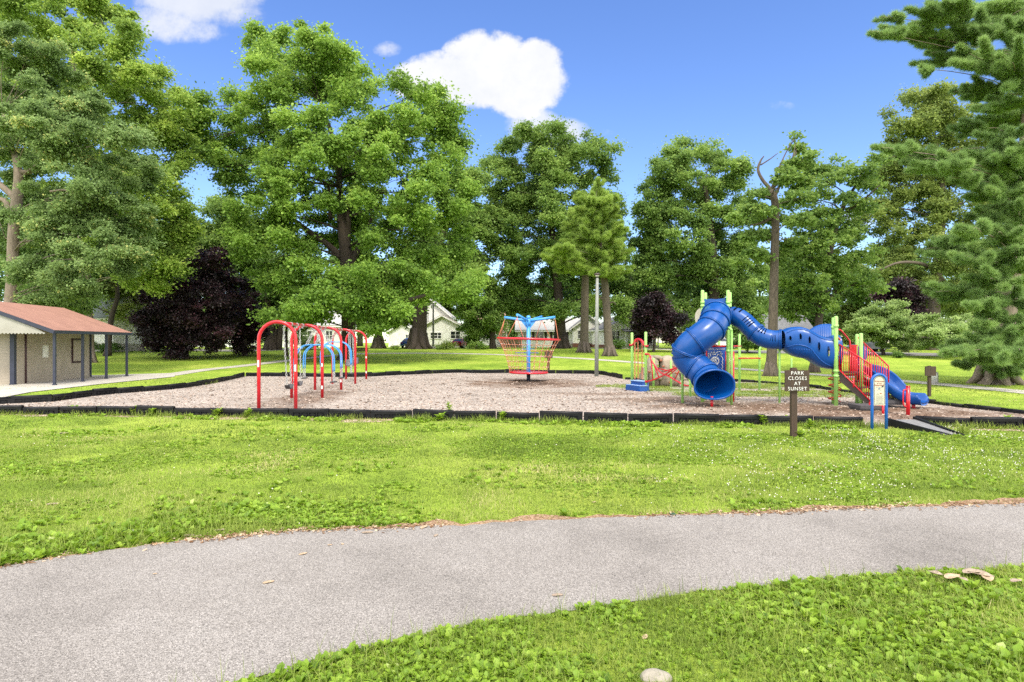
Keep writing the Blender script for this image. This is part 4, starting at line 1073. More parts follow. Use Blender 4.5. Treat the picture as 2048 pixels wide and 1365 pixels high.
mb.box(P(1707, 691, 22.1), (0.26, 0.04, 0.05)); mb.box(P(1707, 741, 22.1), (0.26, 0.04, 0.05)); mb.build('barrier', M['red'], ps)
MB().prism([P(1716, 693, 22.2), P(1722, 691, 22.2), P(1722, 742, 22.2), P(1716, 742, 22.2)], (0, 0.05, 0)).build('slide_panel', M['purple'], ps)
MB().prism([P(1727, 691, 22.3), P(1733, 695, 22.3), P(1737, 704, 22.3), P(1729, 728, 22.3), P(1726, 728, 22.3)], (0, 0.05, 0)).build('slide_hood', M['blue'], ps)
# open slide
cp = curve([P(1727, 741, 22.3), P(1745, 746, 22.0), P(1765, 757, 21.6), P(1785, 776, 21.2), P(1803, 792, 20.95), P(1820, 800, 20.8), P(1836, 801.5, 20.65), P(1849, 803, 20.5)], 5)
vs = []; fs = []; W2 = 0.34
prof_ = [(-1.12, 0.2), (-1.02, 0.24), (-0.95, 0.2), (-0.86, 0.03), (-0.5, -0.03), (0, -0.045), (0.5, -0.03), (0.86, 0.03), (0.95, 0.2), (1.02, 0.24), (1.12, 0.2), (1.0, -0.02), (0.6, -0.12), (0, -0.14), (-0.6, -0.12), (-1.0, -0.02)]
for i, p in enumerate(cp):
    d = (cp[min(i + 1, len(cp) - 1)] - cp[max(i - 1, 0)]).normalized(); x = d.cross(UZ).normalized(); y = x.cross(d)
    e = 1.0 if i < len(cp) - 3 else (len(cp) - 1 - i) / 3.0
    for (a, h_) in prof_: vs.append(p + x * (a * W2) + y * (h_ * (0.35 + 0.65 * e) if h_ > 0 else h_))
m_ = len(prof_)
for i in range(len(cp) - 1):
    for j in range(m_): fs.append((i * m_ + j, i * m_ + (j + 1) % m_, (i + 1) * m_ + (j + 1) % m_, (i + 1) * m_ + j))
fs.append(tuple(range(m_))); fs.append(tuple(reversed([(len(cp) - 1) * m_ + j for j in range(m_)])))
osl = MB().add(vs, fs, True).build('open_slide', M['blue'], ps)
b = P(1826, 806, 20.75); MB().tube([b, Vector((b.x + 0.06, b.y, -0.1))], 0.055, 10).build('slide_leg', M['red'], osl)
# landing platforms with red supports
def plat(px, py, w, dp, h, name):
    g = G(px, py); return MB().box((g.x, g.y + dp / 2, h), (w, dp, 0.1)).box((g.x, g.y + dp / 2, h - 0.07), (w * 0.96, dp * 0.94, 0.06)).build(name, M['rubber'], ps)
pl1 = plat(1748, 822, 0.86, 0.75, 0.12, 'landing_step'); pl2 = plat(1791, 816, 0.52, 0.6, 0.2, 'landing_step')
g = G(1766, 829); MB().tube([(g.x, g.y, -0.1), (g.x, g.y, 0.34)], 0.035, 10).bar((g.x - 0.42, g.y, 0.34), (g.x + 0.03, g.y, 0.31), 0.05, 0.1).build('grab_post', M['red'], ps)
g = G(1816, 831); tz = P(1816, 773, g.y).z
o = MB().tube([(g.x, g.y, -0.1), (g.x, g.y, tz)], 0.055, 12).tube([(g.x, g.y, tz), (g.x, g.y, tz + 0.02)], 0.065, 12).build('grab_post', M['red'], ps)
lp_ = [P(1814, 779, g.y), P(1808, 780, g.y), P(1806.5, 784, g.y), P(1806.5, 806, g.y), P(1809, 812, g.y), P(1814, 813, g.y)]
MB().tube(curve(lp_, 4), 0.02, 8).build('loop_handle', M['red'], o)
# spiral climber
c = (SA + SB) / 2; pts = []
for k in range(90):
    a = k / 90 * 2 * math.pi * 4.3; pts.append(Vector((c.x + math.cos(a) * 0.2, c.y + math.sin(a) * 0.2, 0.12 + k / 90 * 1.0)))
MB().tube(pts, 0.02, 6).build('spiral_climber', M['red'], ps)

# green handrail, red bars and ladder of the tower
hb = G(1463, 810)
MB().tube(curve([P(1449, 653, 22.6), P(1455, 655, hb.y + .3), P(1461, 658, hb.y), P(1463, 664, hb.y), P(1463, 700, hb.y)], 4) + [Vector((hb.x, hb.y, -0.1))], 0.045, 10).build('green_handrail', M['lime'], ps)
mb = MB()
mb.tube([P(1420, 692.5, 22.9), P(1456, 692.5, 22.9)], 0.034, 8); mb.tube([P(1465, 692.5, 23.4), P(1482, 692.5, 27.5)], 0.036, 8)
mb.build('top_bar', M['red'], ps)
mb = MB(); 
for px_ in (1459.5, 1466.5): mb.tube([P(px_, 703, 23.0), Vector((P(px_, 0, 23.0).x, 23.0, -0.1))], 0.045, 8)
for py_ in (725, 742, 759, 776, 793): mb.tube([P(1459.5, py_, 23.0), P(1466.5, py_, 23.0)], 0.025, 8)
mb.build('ladder', M['red'], ps)
# maze panel
yp = 23.3
mp = MB().prism([P(1411, 693.5, yp), P(1453, 693.5, yp), P(1453, 764, yp), P(1411, 764, yp)], (0, 0.03, 0)).build('maze_panel', M['panelblue'], ps)
s = yp / F
text_part('lettering', ['Find the way home!'], M['white'], mp, Vector((P(1432, 0, yp).x, yp - 0.004, H - (699.2 - HY) * s)), UX, UZ, 4.1 * s, 0.003, 0, 0.0008, 1.06)
mb = MB()
def seg(q, r=0.0125): mb.tube([P(a, b_, yp - 0.012) for a, b_ in q], r, 5)
seg([(1417, 712), (1417, 706), (1421, 708), (1423, 704), (1426, 707), (1428, 702), (1430, 707), (1433, 705), (1438, 703), (1442, 704), (1440, 708), (1445, 707), (1441, 711)])
seg([(1421, 709), (1421, 713), (1417, 712), (1418, 718), (1416, 721), (1417.5, 726)]); seg([(1424, 709), (1432, 709)])
seg([(1433, 714), (1436, 708), (1440, 711), (1444, 714), (1446, 719), (1444, 722), (1446, 726), (1443.5, 729), (1445.5, 734), (1443, 737), (1446, 740)])
seg([(1438, 742), (1442, 740), (1441, 745), (1445, 746), (1444, 751)]); seg([(1436, 738), (1439, 743), (1436, 746)])
for k in range(24):
    a = 2 * math.pi * k / 24; r0, r1 = 6.2, 9.6 if k % 2 else 8.4
    q = P(1430 + math.cos(a) * (r0 + r1) / 2, 722 + math.sin(a) * (r0 + r1) / 2, yp - 0.008); mb.ball(q, 0.02, 8, 5, (0.024, 0.012, 0.024))
seg([(1430 + math.cos(a) * 5.2, 722 + math.sin(a) * 5.2) for a in np.linspace(0.4, 5.9, 16)], 0.011)
seg([(1430 + math.cos(a) * 3.0, 722 + math.sin(a) * 3.0) for a in np.linspace(2.4, 7.9, 12)], 0.011); seg([(1429, 724), (1430, 721), (1432, 721.5)], 0.014)
mb.build('maze_lines', M['white'], mp)
post(1410, 698, 1410, 800, 0.058, 23.6); post(1438, 668, 1438, 790, 0.05, 25.0)
mb = MB()
for px_ in (1409.5, 1455.5): mb.tube([P(px_ + 3.5 * (1 if px_ < 1430 else -1), 702, yp), P(px_ + 3.5 * (1 if px_ < 1430 else -1), 790, yp)], 0.03, 8)
mb.build('panel_bracket', M['red'], ps)

# posts and bars behind the tower
post(1479, 668, 1479, 780.5, 0.055); 
hb2 = G(1519, 780.5)
MB().tube(curve([P(1527, 692, hb2.y), P(1523, 693, hb2.y), P(1519.5, 698, hb2.y), P(1519, 706, hb2.y)], 4) + [Vector((hb2.x, hb2.y, -0.1))], 0.05, 10).build('hooked_post', M['lime'], ps)
MB().tube([P(1477, 716.5, 28.4), P(1521, 716.5, 28.4)], 0.03, 8).build('bar', M['red'], ps)

# chain ladder between two posts, step pod, rope bridge
pa = Vector((P(1264, 0, 29.0).x, 29.0, 0)); pb = G(1291.5, 782.5)
post(1264, 665, 1264, 780, 0.062, 29.0); post(1291.5, 663.5, 1291.5, 782.5, 0.062)
MB().tube(curve([P(1262, 690, 29.0), P(1267, 688, 28.9), P(1271, 680, 28.7), P(1277, 678.5, 28.5), P(1283, 681, 28.3), P(1288, 689.5, 28.1), P(1294, 692, 27.9)], 4), 0.05, 10).build('arch_bar', M['red'], ps)
mb = MB()
for q, y_ in (((1262, 690), 29), ((1293, 692), 27.9), ((1293, 708), 27.9), ((1293, 763), 27.9), ((1272, 682), 28.7), ((1285, 684), 28.3)): mb.tube([P(q[0], q[1] - 2, y_), P(q[0], q[1] + 2, y_)], 0.085, 10)
mb.build('clamp', M['red'], ps)
mb = MB()
for x_ in (1269.5, 1276, 1284): chain(mb, P(x_, 684, 28.5), P(x_ + 0.3, 758, 28.5), 0.012, 0.09)
for y_ in (700, 707, 732, 746): mb.tube([P(1269, y_, 28.5), P(1285, y_ + 0.5, 28.5)], 0.012, 6)
mb.build('chain_ladder', M['rope'], ps)
g0, g1 = P(1259.5, 777, 28.8), P(1290, 783, 27.7)
d = Vector((g1.x - g0.x, g1.y - g0.y, 0)); ux_ = d.normalized(); uy_ = Vector((-ux_.y, ux_.x, 0)); c = Vector(((g0.x + g1.x) / 2, (g0.y + g1.y) / 2, 0))
mb = MB(); mb.box(c + Vector((0, 0, 0.12)), (d.length * 0.96, 0.5, 0.26), (ux_, uy_, UZ), 0.96).box(c + uy_ * 0.14 + Vector((0, 0, 0.34)), (d.length * 0.78, 0.34, 0.2), (ux_, uy_, UZ), 0.95)
pod = mb.build('step_pod', M['blue'], ps)
mb = MB()
for (h_, w_, off) in ((0.255, 0.97, -0.01), (0.445, 0.76, 0.14)): mb.box(c + uy_ * off + UZ * h_, (d.length * w_, 0.42, 0.025), (ux_, uy_, UZ))
mb.build('tread', mat('pale_blue_tread', (0.3, 0.45, 0.72), None, 6, 0.6), pod)
q1 = G(1380.5, 793)
post(1380.5, 752, 1380.5, 793, 0.05, 25.2)
def net_pt(px, py): return P(px, py, np.interp(px, [1291, 1381], [27.9, 25.2]))
mb = MB(); rl = lambda *q, r=0.032: mb.tube(curve([net_pt(*w) for w in q], 4), r, 8)
rl((1291, 708), (1299, 709.5), (1302, 718), (1310, 732), (1322, 745), (1340, 754), (1362, 767), (1372, 771), (1381, 772))
rl((1291, 763), (1303, 761), (1320, 754), (1335, 746), (1347, 738), (1356, 733.5))
for a, b_ in (((1302, 719), (1306, 760)), ((1308, 730), (1318, 755)), ((1317, 737), (1343, 743)), ((1326, 744), (1355, 734)), ((1356, 735), (1336, 752)), ((1360, 738), (1350, 758))): mb.tube([net_pt(*a), net_pt(*b_)], 0.026, 8)
mb.build('rope_bridge', M['red'], ps)

# climbing rock wall behind
RY = 31.0
rk = thing('rock_wall', 'tan moulded climbing rock with stepped ends behind the red rope bridge', 'climbing rock', G(1318, 773))
def rock(outline, yc, depth, seed, name):
    # rounded lump following an outline, real thickness, displaced by noise
    N = len(outline); cx0 = sum(q[0] for q in outline) / N; cy0 = sum(q[1] for q in outline) / N
    out = curve([Vector((q[0], 0, q[1])) for q in outline] + [Vector((outline[0][0], 0, outline[0][1]))], 6)[:-1]
    vs = []; fs = []; LAY = 14; n = len(out)
    for k in range(LAY + 1):
        t = k / LAY; w = math.sin(math.pi * t) ** 0.35 if 0 < t < 1 else 0.0; w = 0.12 + 0.88 * w if 0 < t < 1 else 0.05
        for q in out:
            p = P(cx0 + (q.x - cx0) * w, cy0 + (q.z - cy0) * w, yc)
            p.y += (t - 0.5) * depth
            nn = mnoise.noise(p * 1.6 + Vector((seed, 0, 0))) * 0.16 + mnoise.noise(p * 4 + Vector((0, seed, 0))) * 0.06
            p.y += nn; p.x += nn * 0.4; vs.append(p)
    for k in range(LAY):
        for j in range(n): fs.append((k * n + j, k * n + (j + 1) % n, (k + 1) * n + (j + 1) % n, (k + 1) * n + j))
    fs.append(tuple(reversed(range(n)))); fs.append(tuple(LAY * n + j for j in range(n)))
    return MB().add(vs, fs, True).build(name, M['rock'], rk)
r1 = rock([(1293, 772), (1291, 745), (1294, 722), (1301, 711), (1312, 712), (1317, 716), (1314, 726), (1315, 740), (1312, 756), (1316, 772)], RY, 0.8, 1, 'boulder')
r2 = rock([(1313, 773), (1312, 752), (1319, 742), (1318, 728), (1320, 716), (1331, 711), (1341, 712), (1348, 720), (1352, 734), (1358, 750), (1362, 773)], RY + 0.1, 0.9, 5, 'boulder')
rock([(1306, 718), (1308, 711), (1320, 711), (1325, 715), (1322, 722), (1312, 718)], RY, 0.6, 8, 'boulder')
rock([(1306, 760), (1307, 738), (1322, 736), (1324, 760)], RY, 0.7, 9, 'boulder')
mb = MB()
for (x_, y_, w_) in ((1283, 766, 14), (1287, 752, 12), (1288, 741, 8), (1364, 766, 16), (1366, 752, 10)):
    q = P(x_, y_, RY - 0.1); mb.box(q, (w_ / F * RY, 0.7, 0.3), None, 0.9)
mb.build('rock_step', M['rock'], rk)
mb = MB()
for (x_, y_) in ((1322, 721), (1299, 744), (1327, 733), (1347, 733), (1352, 746), (1305, 730), (1334, 750), (1340, 765)): mb.ball(P(x_, y_, RY - 0.42), 0.06, 8, 6, (0.075, 0.05, 0.06))
mb.build('hold', M['hold'], rk)
for px_, t_ in ((1307, 716), (1342, 720)):
    mb = MB(); capsule(mb, Vector((P(px_, 0, 30.2).x, 30.2, -0.1)), P(px_, t_, 30.2), 0.055); mb.build('support_post', M['lime'], rk)
# ------------------------------------------------------------------ trees
LEAF_V = [(0, 0, 0), (-0.37, 0.45, 0.06), (0, 1, -0.05), (0.37, 0.45, 0.06)]
LEAF_F = [(0, 1, 2, 3)]
NEED_V = []; NEED_F = []
for k in range(8):
    a = 2 * math.pi * k / 8 + 0.3 * (k % 2); sp_ = 0.5 if k % 2 else 0.85
    dx, dz = math.cos(a) * sp_, math.sin(a) * sp_
    px_, pz_ = -math.sin(a) * 0.055, math.cos(a) * 0.055
    o = len(NEED_V); NEED_V += [(-px_, 0, -pz_), (px_, 0, pz_), (dx, 0.8 + 0.15 * (k % 3), dz)]; NEED_F.append((o, o + 1, o + 2))

def clump_leaves(lobes, n, leaf, rs, up=0.55, flat=0.72, droop=0.2, feather=0.0):
    """lobes: (centre, rx, ry, rz); leaves sit in small puffs spread through each lobe"""
    area = np.array([l[1] * l[3] for l in lobes]); cnt = np.maximum(20, (n * area / area.sum()).astype(int))
    PS, NS, TS, AX, CEN = [], [], [], [], []
    for (c, rx, ry, rz), m in zip(lobes, cnt):
        c = np.array(c); k = max(5, int(1.25 * (rx * rz) / (rs * rs)) + 3)
        d = unit(k); d[:, 2] = np.where(d[:, 2] < -0.75, -d[:, 2] * rng.uniform(-0.4, 1, k), d[:, 2])
        rad = 0.4 + 0.68 * rng.random(k) ** 0.6
        sc = c + d * rad[:, None] * np.array([rx, ry, rz])
        srad = rs * 0.95 * rng.uniform(0.4, 1.25, k); stone = rng.normal(0, 0.15, k)
        w = srad ** 2; idx = rng.choice(k, m, p=w / w.sum())
        e = unit(m); low = e[:, 2] < -0.15; e[low, 2] *= np.where(rng.random(low.sum()) < 0.6, -1, 1)
        r = rng.random(m) ** 0.55
        stray = rng.random(m) < 0.26; r = np.where(stray, r * rng.uniform(1.1, 2.1, m), r)
        p = sc[idx] + e * (r * srad[idx])[:, None] * np.array([1.15, 1.15, flat])
        p[:, 2] -= droop * srad[idx] * (e[:, 0] ** 2 + e[:, 1] ** 2) * 0.5
        nn = 0.55 * e + 0.35 * d[idx] + np.array([0, 0, up]) + rng.normal(0, 0.5, (m, 3))
        ax_ = e * [1, 1, 0.3] + 0.4 * d[idx] * [1, 1, 0] + rng.normal(0, 0.55, (m, 3)) - np.array([0, 0, 0.25])
        PS.append(p); NS.append(nn); AX.append(ax_); TS.append(0.5 + stone[idx] + rng.normal(0, 0.17, m)); CEN.append(sc)
    p, nn, ax_, t = map(np.concatenate, (PS, NS, AX, TS))
    fr = frames(ax_, nn); s = leaf * 0.73 * rng.uniform(0.6, 1.35, len(p))
    return p, fr, s, t, CEN

def branch(mb, a, b, r0, r1, sag=0.12, n=5, sides=7):
    a, b = Vector(a), Vector(b); d = b - a; L = d.length
    side = Vector((random.uniform(-1, 1), random.uniform(-1, 1), random.uniform(-0.3, 0.6))) * (L * 0.08)
    pts = []; rs = []
    for i in range(n + 1):
        t = i / n; p = a + d * t + side * math.sin(math.pi * t) + UZ * (sag * L * math.sin(math.pi * t))
        pts.append(p); rs.append(r0 + (r1 - r0) * t ** 0.8)
    mb.tube(pts, rs, sides); return pts

def lobes_world(lobes, Y, spread, cx_mean=None):
    out = []
    xs = [l[0] for l in lobes]; cx0 = (min(xs) + max(xs)) / 2; hw = (max(xs) - min(xs)) / 2 + 1
    for l in lobes:
        if len(l) > 4: dY = l[4]
        else:
            q = 1 - min(1, abs(l[0] - cx0) / hw) ** 2; dY = random.uniform(-1, 1) * spread * math.sqrt(max(0.05, q))
        y = Y + dY; c = P(l[0], l[1], y); rx, rz = l[2] / F * y, l[3] / F * y
        out.append((c, rx, (rx + rz) / 2 * 1.05, rz))
    return out

def tree(name, label, cat, trunk, Y, lobes, n, leaf, rs, m, bark='bark', spread=4.0, group=None, flare=1.35, limbs=True, up=0.28, flat=0.9, droop=0.15, twigs=2, extra=(), style='leaf', lm=1.0, lobe_k=1.0):
    """trunk: (px, py, radius in px) from base upwards, first py is the visible base"""
    base = G(trunk[0][0], trunk[0][1]) if Y is None else ground(P(trunk[0][0], 0, Y).x, Y)
    Y = base.y
    r = thing(name, label, cat, base, group)
    pts = [Vector((base.x, Y, base.z - 0.2))] + [P(q[0], q[1], Y) for q in trunk[1:]]
    rad = [trunk[0][2] / F * Y * 1.0] + [q[2] / F * Y for q in trunk[1:]]
    c = curve(pts, 5); k = len(c); rr = list(np.interp(np.linspace(0, len(pts) - 1, k), np.arange(len(pts)), rad))
    for i in range(k):
        z = c[i].z - base.z
        if z < 1.2: rr[i] *= 1 + (flare - 1) * max(0, 1 - z / 1.2) ** 2
    mb = MB(); mb.tube(c, rr, 12)
    if flare > 1.2:
        for q in range(6):
            a = q * 1.05 + random.uniform(-0.3, 0.3); d = Vector((math.cos(a), math.sin(a), 0)); r0 = rr[0]
            mb.tube([base + d * r0 * 0.3 + UZ * (r0 * 1.6), base + d * r0 * 0.7 + UZ * (r0 * 0.3), base + d * r0 * 1.12 - UZ * 0.1], [r0 * 0.33, r0 * 0.26, r0 * 0.1], 6)
    base_l = list(lobes)
    for q in range(int(len(base_l) * 1.1)):                 # odd small boughs between the big ones break the outline up
        a_ = random.choice(base_l); near_ = sorted(base_l, key=lambda w: (w[0] - a_[0]) ** 2 + (w[1] - a_[1]) ** 2)[1:5] or [a_]
        b_ = random.choice(near_); t_ = random.uniform(0.15, 0.85); k_ = random.uniform(0.25, 0.5)
        lobes = lobes + [(a_[0] + (b_[0] - a_[0]) * t_ + random.gauss(0, a_[2] * 0.3), a_[1] + (b_[1] - a_[1]) * t_ + random.gauss(0, a_[3] * 0.35), a_[2] * k_, a_[3] * k_ * 1.15)]
    L = [(c_, a_ * lobe_k, b_ * lobe_k, d_ * lobe_k) for c_, a_, b_, d_ in lobes_world(lobes, Y, spread)]
    p, fr, s, t, cen = clump_leaves(L, int(n * DENS), leaf * lm, rs, up, flat, droop)
    if limbs:
        thin = 0.5 if bark == 'barkpale' else 1.0
        for (cc, rx, ry, rz), sc in list(zip(L, cen))[:len(base_l)]:
            best = min(range(len(c)), key=lambda i: (c[i] - cc).length + max(0, c[i].z - cc.z + 0.5) * 1.5 + (50 if c[i].z - base.z < 1.5 else 0))
            r0 = max(0.02, min(rr[best] * 0.45, 0.012 * (c[best] - cc).length + 0.02)) * thin; bp_ = branch(mb, c[best], cc, r0, 0.015 + 0.1 * r0, 0.06)
            for q in range(min(twigs, len(sc))):
                branch(mb, bp_[3 + q % 2], Vector(sc[q]), 0.018 + 0.15 * r0, 0.008, 0.05, 3, 5)
    for e in extra: mb.tube(curve([P(q[0], q[1], Y + (q[3] if len(q) > 3 else 0)) for q in e], 4), list(np.interp(np.linspace(0, len(e) - 1, (len(e) - 1) * 4 + 1), np.arange(len(e)), [q[2] / F * Y for q in e])), 7)
    mb.build('trunk', M[bark], r)
    scatter('crown', LEAF_V, LEAF_F, p, fr, s, t, M[m], r)
    return r

def pine(name, label, cat, trunk, Y, plumes, n, needle, m, bark, spread, group=None, flare=1.4, extra=(), bare=()):
    base = G(trunk[0][0], trunk[0][1]) if Y is None else ground(P(trunk[0][0], 0, Y).x, Y)
    Y = base.y
    r = thing(name, label, cat, base, group)
    pts = [Vector((base.x, Y, base.z - 0.2))] + [P(q[0], q[1], Y) for q in trunk[1:]]
    rad = [q[2] / F * Y for q in trunk]
    c = curve(pts, 5); k = len(c); rr = list(np.interp(np.linspace(0, len(pts) - 1, k), np.arange(len(pts)), rad))
    mb = MB()
    for i in range(k):
        z = c[i].z - base.z
        if z < 1.0: rr[i] *= 1 + (flare - 1) * max(0, 1 - z) ** 2
    mb.tube(c, rr, 12)
    for q in range(7):
        a = q * 0.9 + random.uniform(-0.2, 0.2); d = Vector((math.cos(a), math.sin(a), 0)); r0 = rr[0]
        mb.tube([base + d * r0 * 0.4 + UZ * (r0 * 1.5), base + d * r0 * 0.85 + UZ * (r0 * 0.3), base + d * r0 * 1.35 - UZ * 0.1], [r0 * 0.3, r0 * 0.24, r0 * 0.1], 6)
    plumes = [(q[0], q[1], q[2], q[3] * 1.15 + 1.5, q[4] if len(q) > 4 else (-abs(random.gauss(0, 0.6)) * spread if random.random() < 0.72 else random.uniform(0.2, 0.9) * spread)) for q in plumes]
    L = lobes_world(plumes, Y, spread)
    area = np.array([l[1] * (l[3] + 0.25 * l[1]) for l in L]); cnt = np.maximum(15, (n * 1.7 * area / area.sum()).astype(int))
    PS, AX, NS, TS = [], [], [], []
    for (cc, rx, ry, rz), mm in zip(L, cnt):
        i = min(range(k), key=lambda i: abs(c[i].z - (cc.z - 0.25 * abs(cc.x - c[i].x) * 0.3)) + (50 if c[i].z - base.z < 1 else 0)); a = c[i]
        out = Vector((cc.x - a.x, cc.y - a.y, 0)); out = out.normalized() if out.length > 0.3 else Vector((random.uniform(-1, 1), -1, 0)).normalized()
        tipv = cc + out * rx * 0.8; branch(mb, a, cc, max(0.02, rr[i] * 0.12), 0.015, 0.03); branch(mb, cc, tipv, 0.02, 0.008, 0.05, 3, 5)
        # several boughs fan through the plume, tufts gather along them
        nb = max(9, int(rx / 0.15)); o = np.array(cc - out * rx * 0.7)
        e = unit(nb); e = e / np.maximum(1e-3, np.abs(e).max(1, keepdims=True)) * rng.uniform(0.4, 1, (nb, 1))
        ends = np.array(cc) + e * np.array([rx, ry, rz]); ends[:, 2] += rz * 0.1
        bi = rng.integers(0, nb, mm); t = rng.random(mm) ** 0.6
        p = o + (ends[bi] - o) * t[:, None]; p[:, 2] -= 0.16 * rz * np.sin(np.pi * t)
        wid = (0.08 + 0.24 * (1 - abs(2 * t - 1))) * min(1.0, rx * 0.55); p = p + unit(mm) * (rng.random(mm)[:, None] ** 0.5) * wid[:, None] * [1.2, 1.2, 0.7]
        ax_ = (ends[bi] - o); ax_ /= np.linalg.norm(ax_, axis=1, keepdims=True) + 1e-6
        ax_ = ax_ * 0.95 + np.array([0, 0, 0.42]) + rng.normal(0, 0.42, (mm, 3))
        st_ = rng.normal(0, 0.1, nb)
        PS.append(p); AX.append(ax_); NS.append(rng.normal(0, 1, (mm, 3))); TS.append(0.5 + st_[bi] + rng.normal(0, 0.14, mm))
        for q in range(0, nb, 3): mb.tube([Vector(o), Vector(o + (ends[q] - o) * 0.5) - UZ * (0.16 * rz), Vector(o + (ends[q] - o) * 0.85)], [0.014, 0.009, 0.005], 4, False)
    p, ax_, nn, t = map(np.concatenate, (PS, AX, NS, TS))
    for e in extra: mb.tube(curve([P(q[0], q[1], Y + (q[3] if len(q) > 3 else 0)) for q in e], 4), list(np.interp(np.linspace(0, len(e) - 1, (len(e) - 1) * 4 + 1), np.arange(len(e)), [q[2] / F * Y for q in e])), 7)
    mb.build('trunk', M[bark], r)
    scatter('crown', NEED_V, NEED_F, p, frames(ax_, nn), needle * rng.uniform(0.75, 1.25, len(p)), t, M[m], r)
    return r

DENS = 4.0
# --- big central tree
big = [(520, 75, 35, 28), (560, 110, 70, 50), (620, 105, 60, 50), (530, 165, 60, 50), (680, 115, 55, 50), (705, 180, 55, 60), (590, 210, 80, 55), (655, 150, 60, 50), (430, 225, 60, 38), (395, 285, 50, 45), (455, 300, 55, 35), (500, 255, 60, 45), (375, 235, 38, 28),
 (650, 265, 85, 55, -5), (835, 195, 50, 50), (868, 255, 60, 55), (893, 215, 30, 40), (905, 290, 28, 35), (800, 285, 70, 55, -4), (740, 300, 75, 60, -6), (680, 330, 85, 55, -7), (560, 330, 80, 55, -4), (480, 365, 65, 45), (420, 335, 45, 30), (895, 335, 40, 40), (780, 380, 85, 55, -6), (860, 390, 75, 55, -3), (905, 420, 45, 55),
 (600, 410, 80, 55, -5), (525, 430, 75, 50, -3), (690, 400, 75, 50, 3), (820, 465, 85, 55, -5), (900, 490, 50, 50), (560, 510, 85, 55, -5), (610, 560, 75, 45, -6), (780, 545, 85, 50, -6), (860, 555, 75, 50, -4), (915, 560, 42, 42), (555, 590, 65, 38, -4), (640, 610, 85, 38, -7), (740, 615, 80, 40, -7), (820, 598, 75, 30, -5), (905, 585, 50, 32, -3), (585, 640, 60, 28, -5), (690, 650, 70, 22, -6), (770, 645, 55, 24, -4), (660, 490, 80, 70, 6), (730, 470, 70, 60, 6), (500, 500, 45, 45)]
tree('shade_tree', 'huge bright green spreading tree filling the centre left behind the swings', 'tree',
     [(695, 719, 14), (697, 640, 14), (695, 560, 15), (692, 510, 13), (684, 450, 9), (680, 390, 7), (672, 300, 5), (640, 200, 3)], None, big, 78000, 0.36, 0.95, 'leaf_bright', 'barkdark', 5.0, extra=[
     [(692, 515, 9), (695, 460, 7), (700, 400, 5), (735, 392, 3.5), (755, 392, 2, -2)], [(690, 520, 8), (650, 485, 6), (600, 450, 5, -1), (570, 420, 3.5, -2), (545, 380, 2.5, -3)],
     [(696, 540, 7), (715, 500, 6), (730, 470, 4), (745, 430, 3)], [(695, 575, 9), (720, 560, 7, -2), (760, 590, 6, -4), (800, 603, 5, -6), (850, 590, 3, -7)], [(660, 440, 4), (655, 370, 3), (600, 350, 2.2, -3)]], flare=1.3)
# --- left foreground locust
loc = [(10, 110, 50, 45), (60, 100, 60, 45), (120, 150, 60, 42), (40, 180, 60, 50), (150, 215, 70, 45), (70, 250, 75, 50, -3), (205, 285, 70, 45), (130, 320, 80, 45, -3), (255, 345, 55, 35), (20, 290, 45, 45), (190, 395, 70, 42, -3), (110, 400, 60, 40, -2), (235, 430, 60, 42), (270, 470, 45, 42), (150, 470, 65, 45, -3), (205, 505, 70, 45, -3), (255, 530, 45, 35), (170, 560, 75, 38, -3), (80, 520, 50, 50, 3), (95, 590, 60, 32, 2), (150, 590, 45, 24, -2), (10, 480, 30, 60, 3), (140, 620, 50, 20), (60, 400, 30, 40, 4), (80, 440, 45, 35, -2), (75, 560, 40, 40, -1), (70, 610, 35, 25, -1), (110, 470, 45, 40, -3), (130, 610, 40, 18), (60, 350, 40, 30, 2), (100, 280, 60, 40, -4)]
tree('locust_tree', 'feathery grey-green locust with leaning bare trunk behind the shelter', 'tree',
     [(10, 760, 13), (18, 640, 11.5), (24, 560, 10), (27, 470, 10), (34, 400, 10), (37, 352, 8), (31, 316, 6), (18, 280, 4), (5, 220, 3)], 45.0, loc, 70000, 0.22, 0.6, 'leaf_blue', 'barkpale', 3.2, up=0.35, flat=0.72, droop=0.35, flare=1.1, twigs=1,
     extra=[[(34, 400, 7), (18, 385, 6), (-5, 365, 6)], [(36, 345, 5), (60, 340, 4), (84, 310, 3), (90, 270, 2)], [(28, 450, 6), (8, 400, 5), (-20, 410, 5)], [(100, 383, 1.8, -4), (130, 380, 1.8, -4), (155, 390, 1.2, -4)]])
# --- tall yellow-green tree behind on the left
syc = [(20, 30, 70, 50), (90, 40, 70, 55), (160, 25, 60, 50), (215, 50, 50, 50), (245, 95, 45, 50), (140, 100, 70, 50), (230, 160, 70, 50), (290, 180, 55, 42), (325, 215, 48, 42), (285, 255, 70, 45), (220, 230, 75, 55), (345, 270, 38, 42), (300, 325, 65, 45), (330, 385, 45, 50), (345, 465, 35, 50), (270, 400, 75, 65), (320, 540, 40, 45), (180, 340, 85, 65), (285, 490, 55, 55), (368, 480, 20, 45), (355, 430, 30, 38), (120, 210, 80, 60), (40, 150, 60, 60), (30, 260, 60, 60), (330, 500, 45, 45), (300, 560, 50, 35), (240, 470, 60, 60), (130, 430, 80, 60)]
tree('sycamore_tree', 'very tall yellow-green sycamore rising behind the locust at the left edge', 'tree',
     [(175, 715, 13), (172, 600, 11), (165, 450, 9), (158, 300, 7), (148, 150, 5), (145, 70, 3)], 58.0, syc, 52000, 0.34, 0.95, 'leaf_yellow', 'barkpale', 4.5)
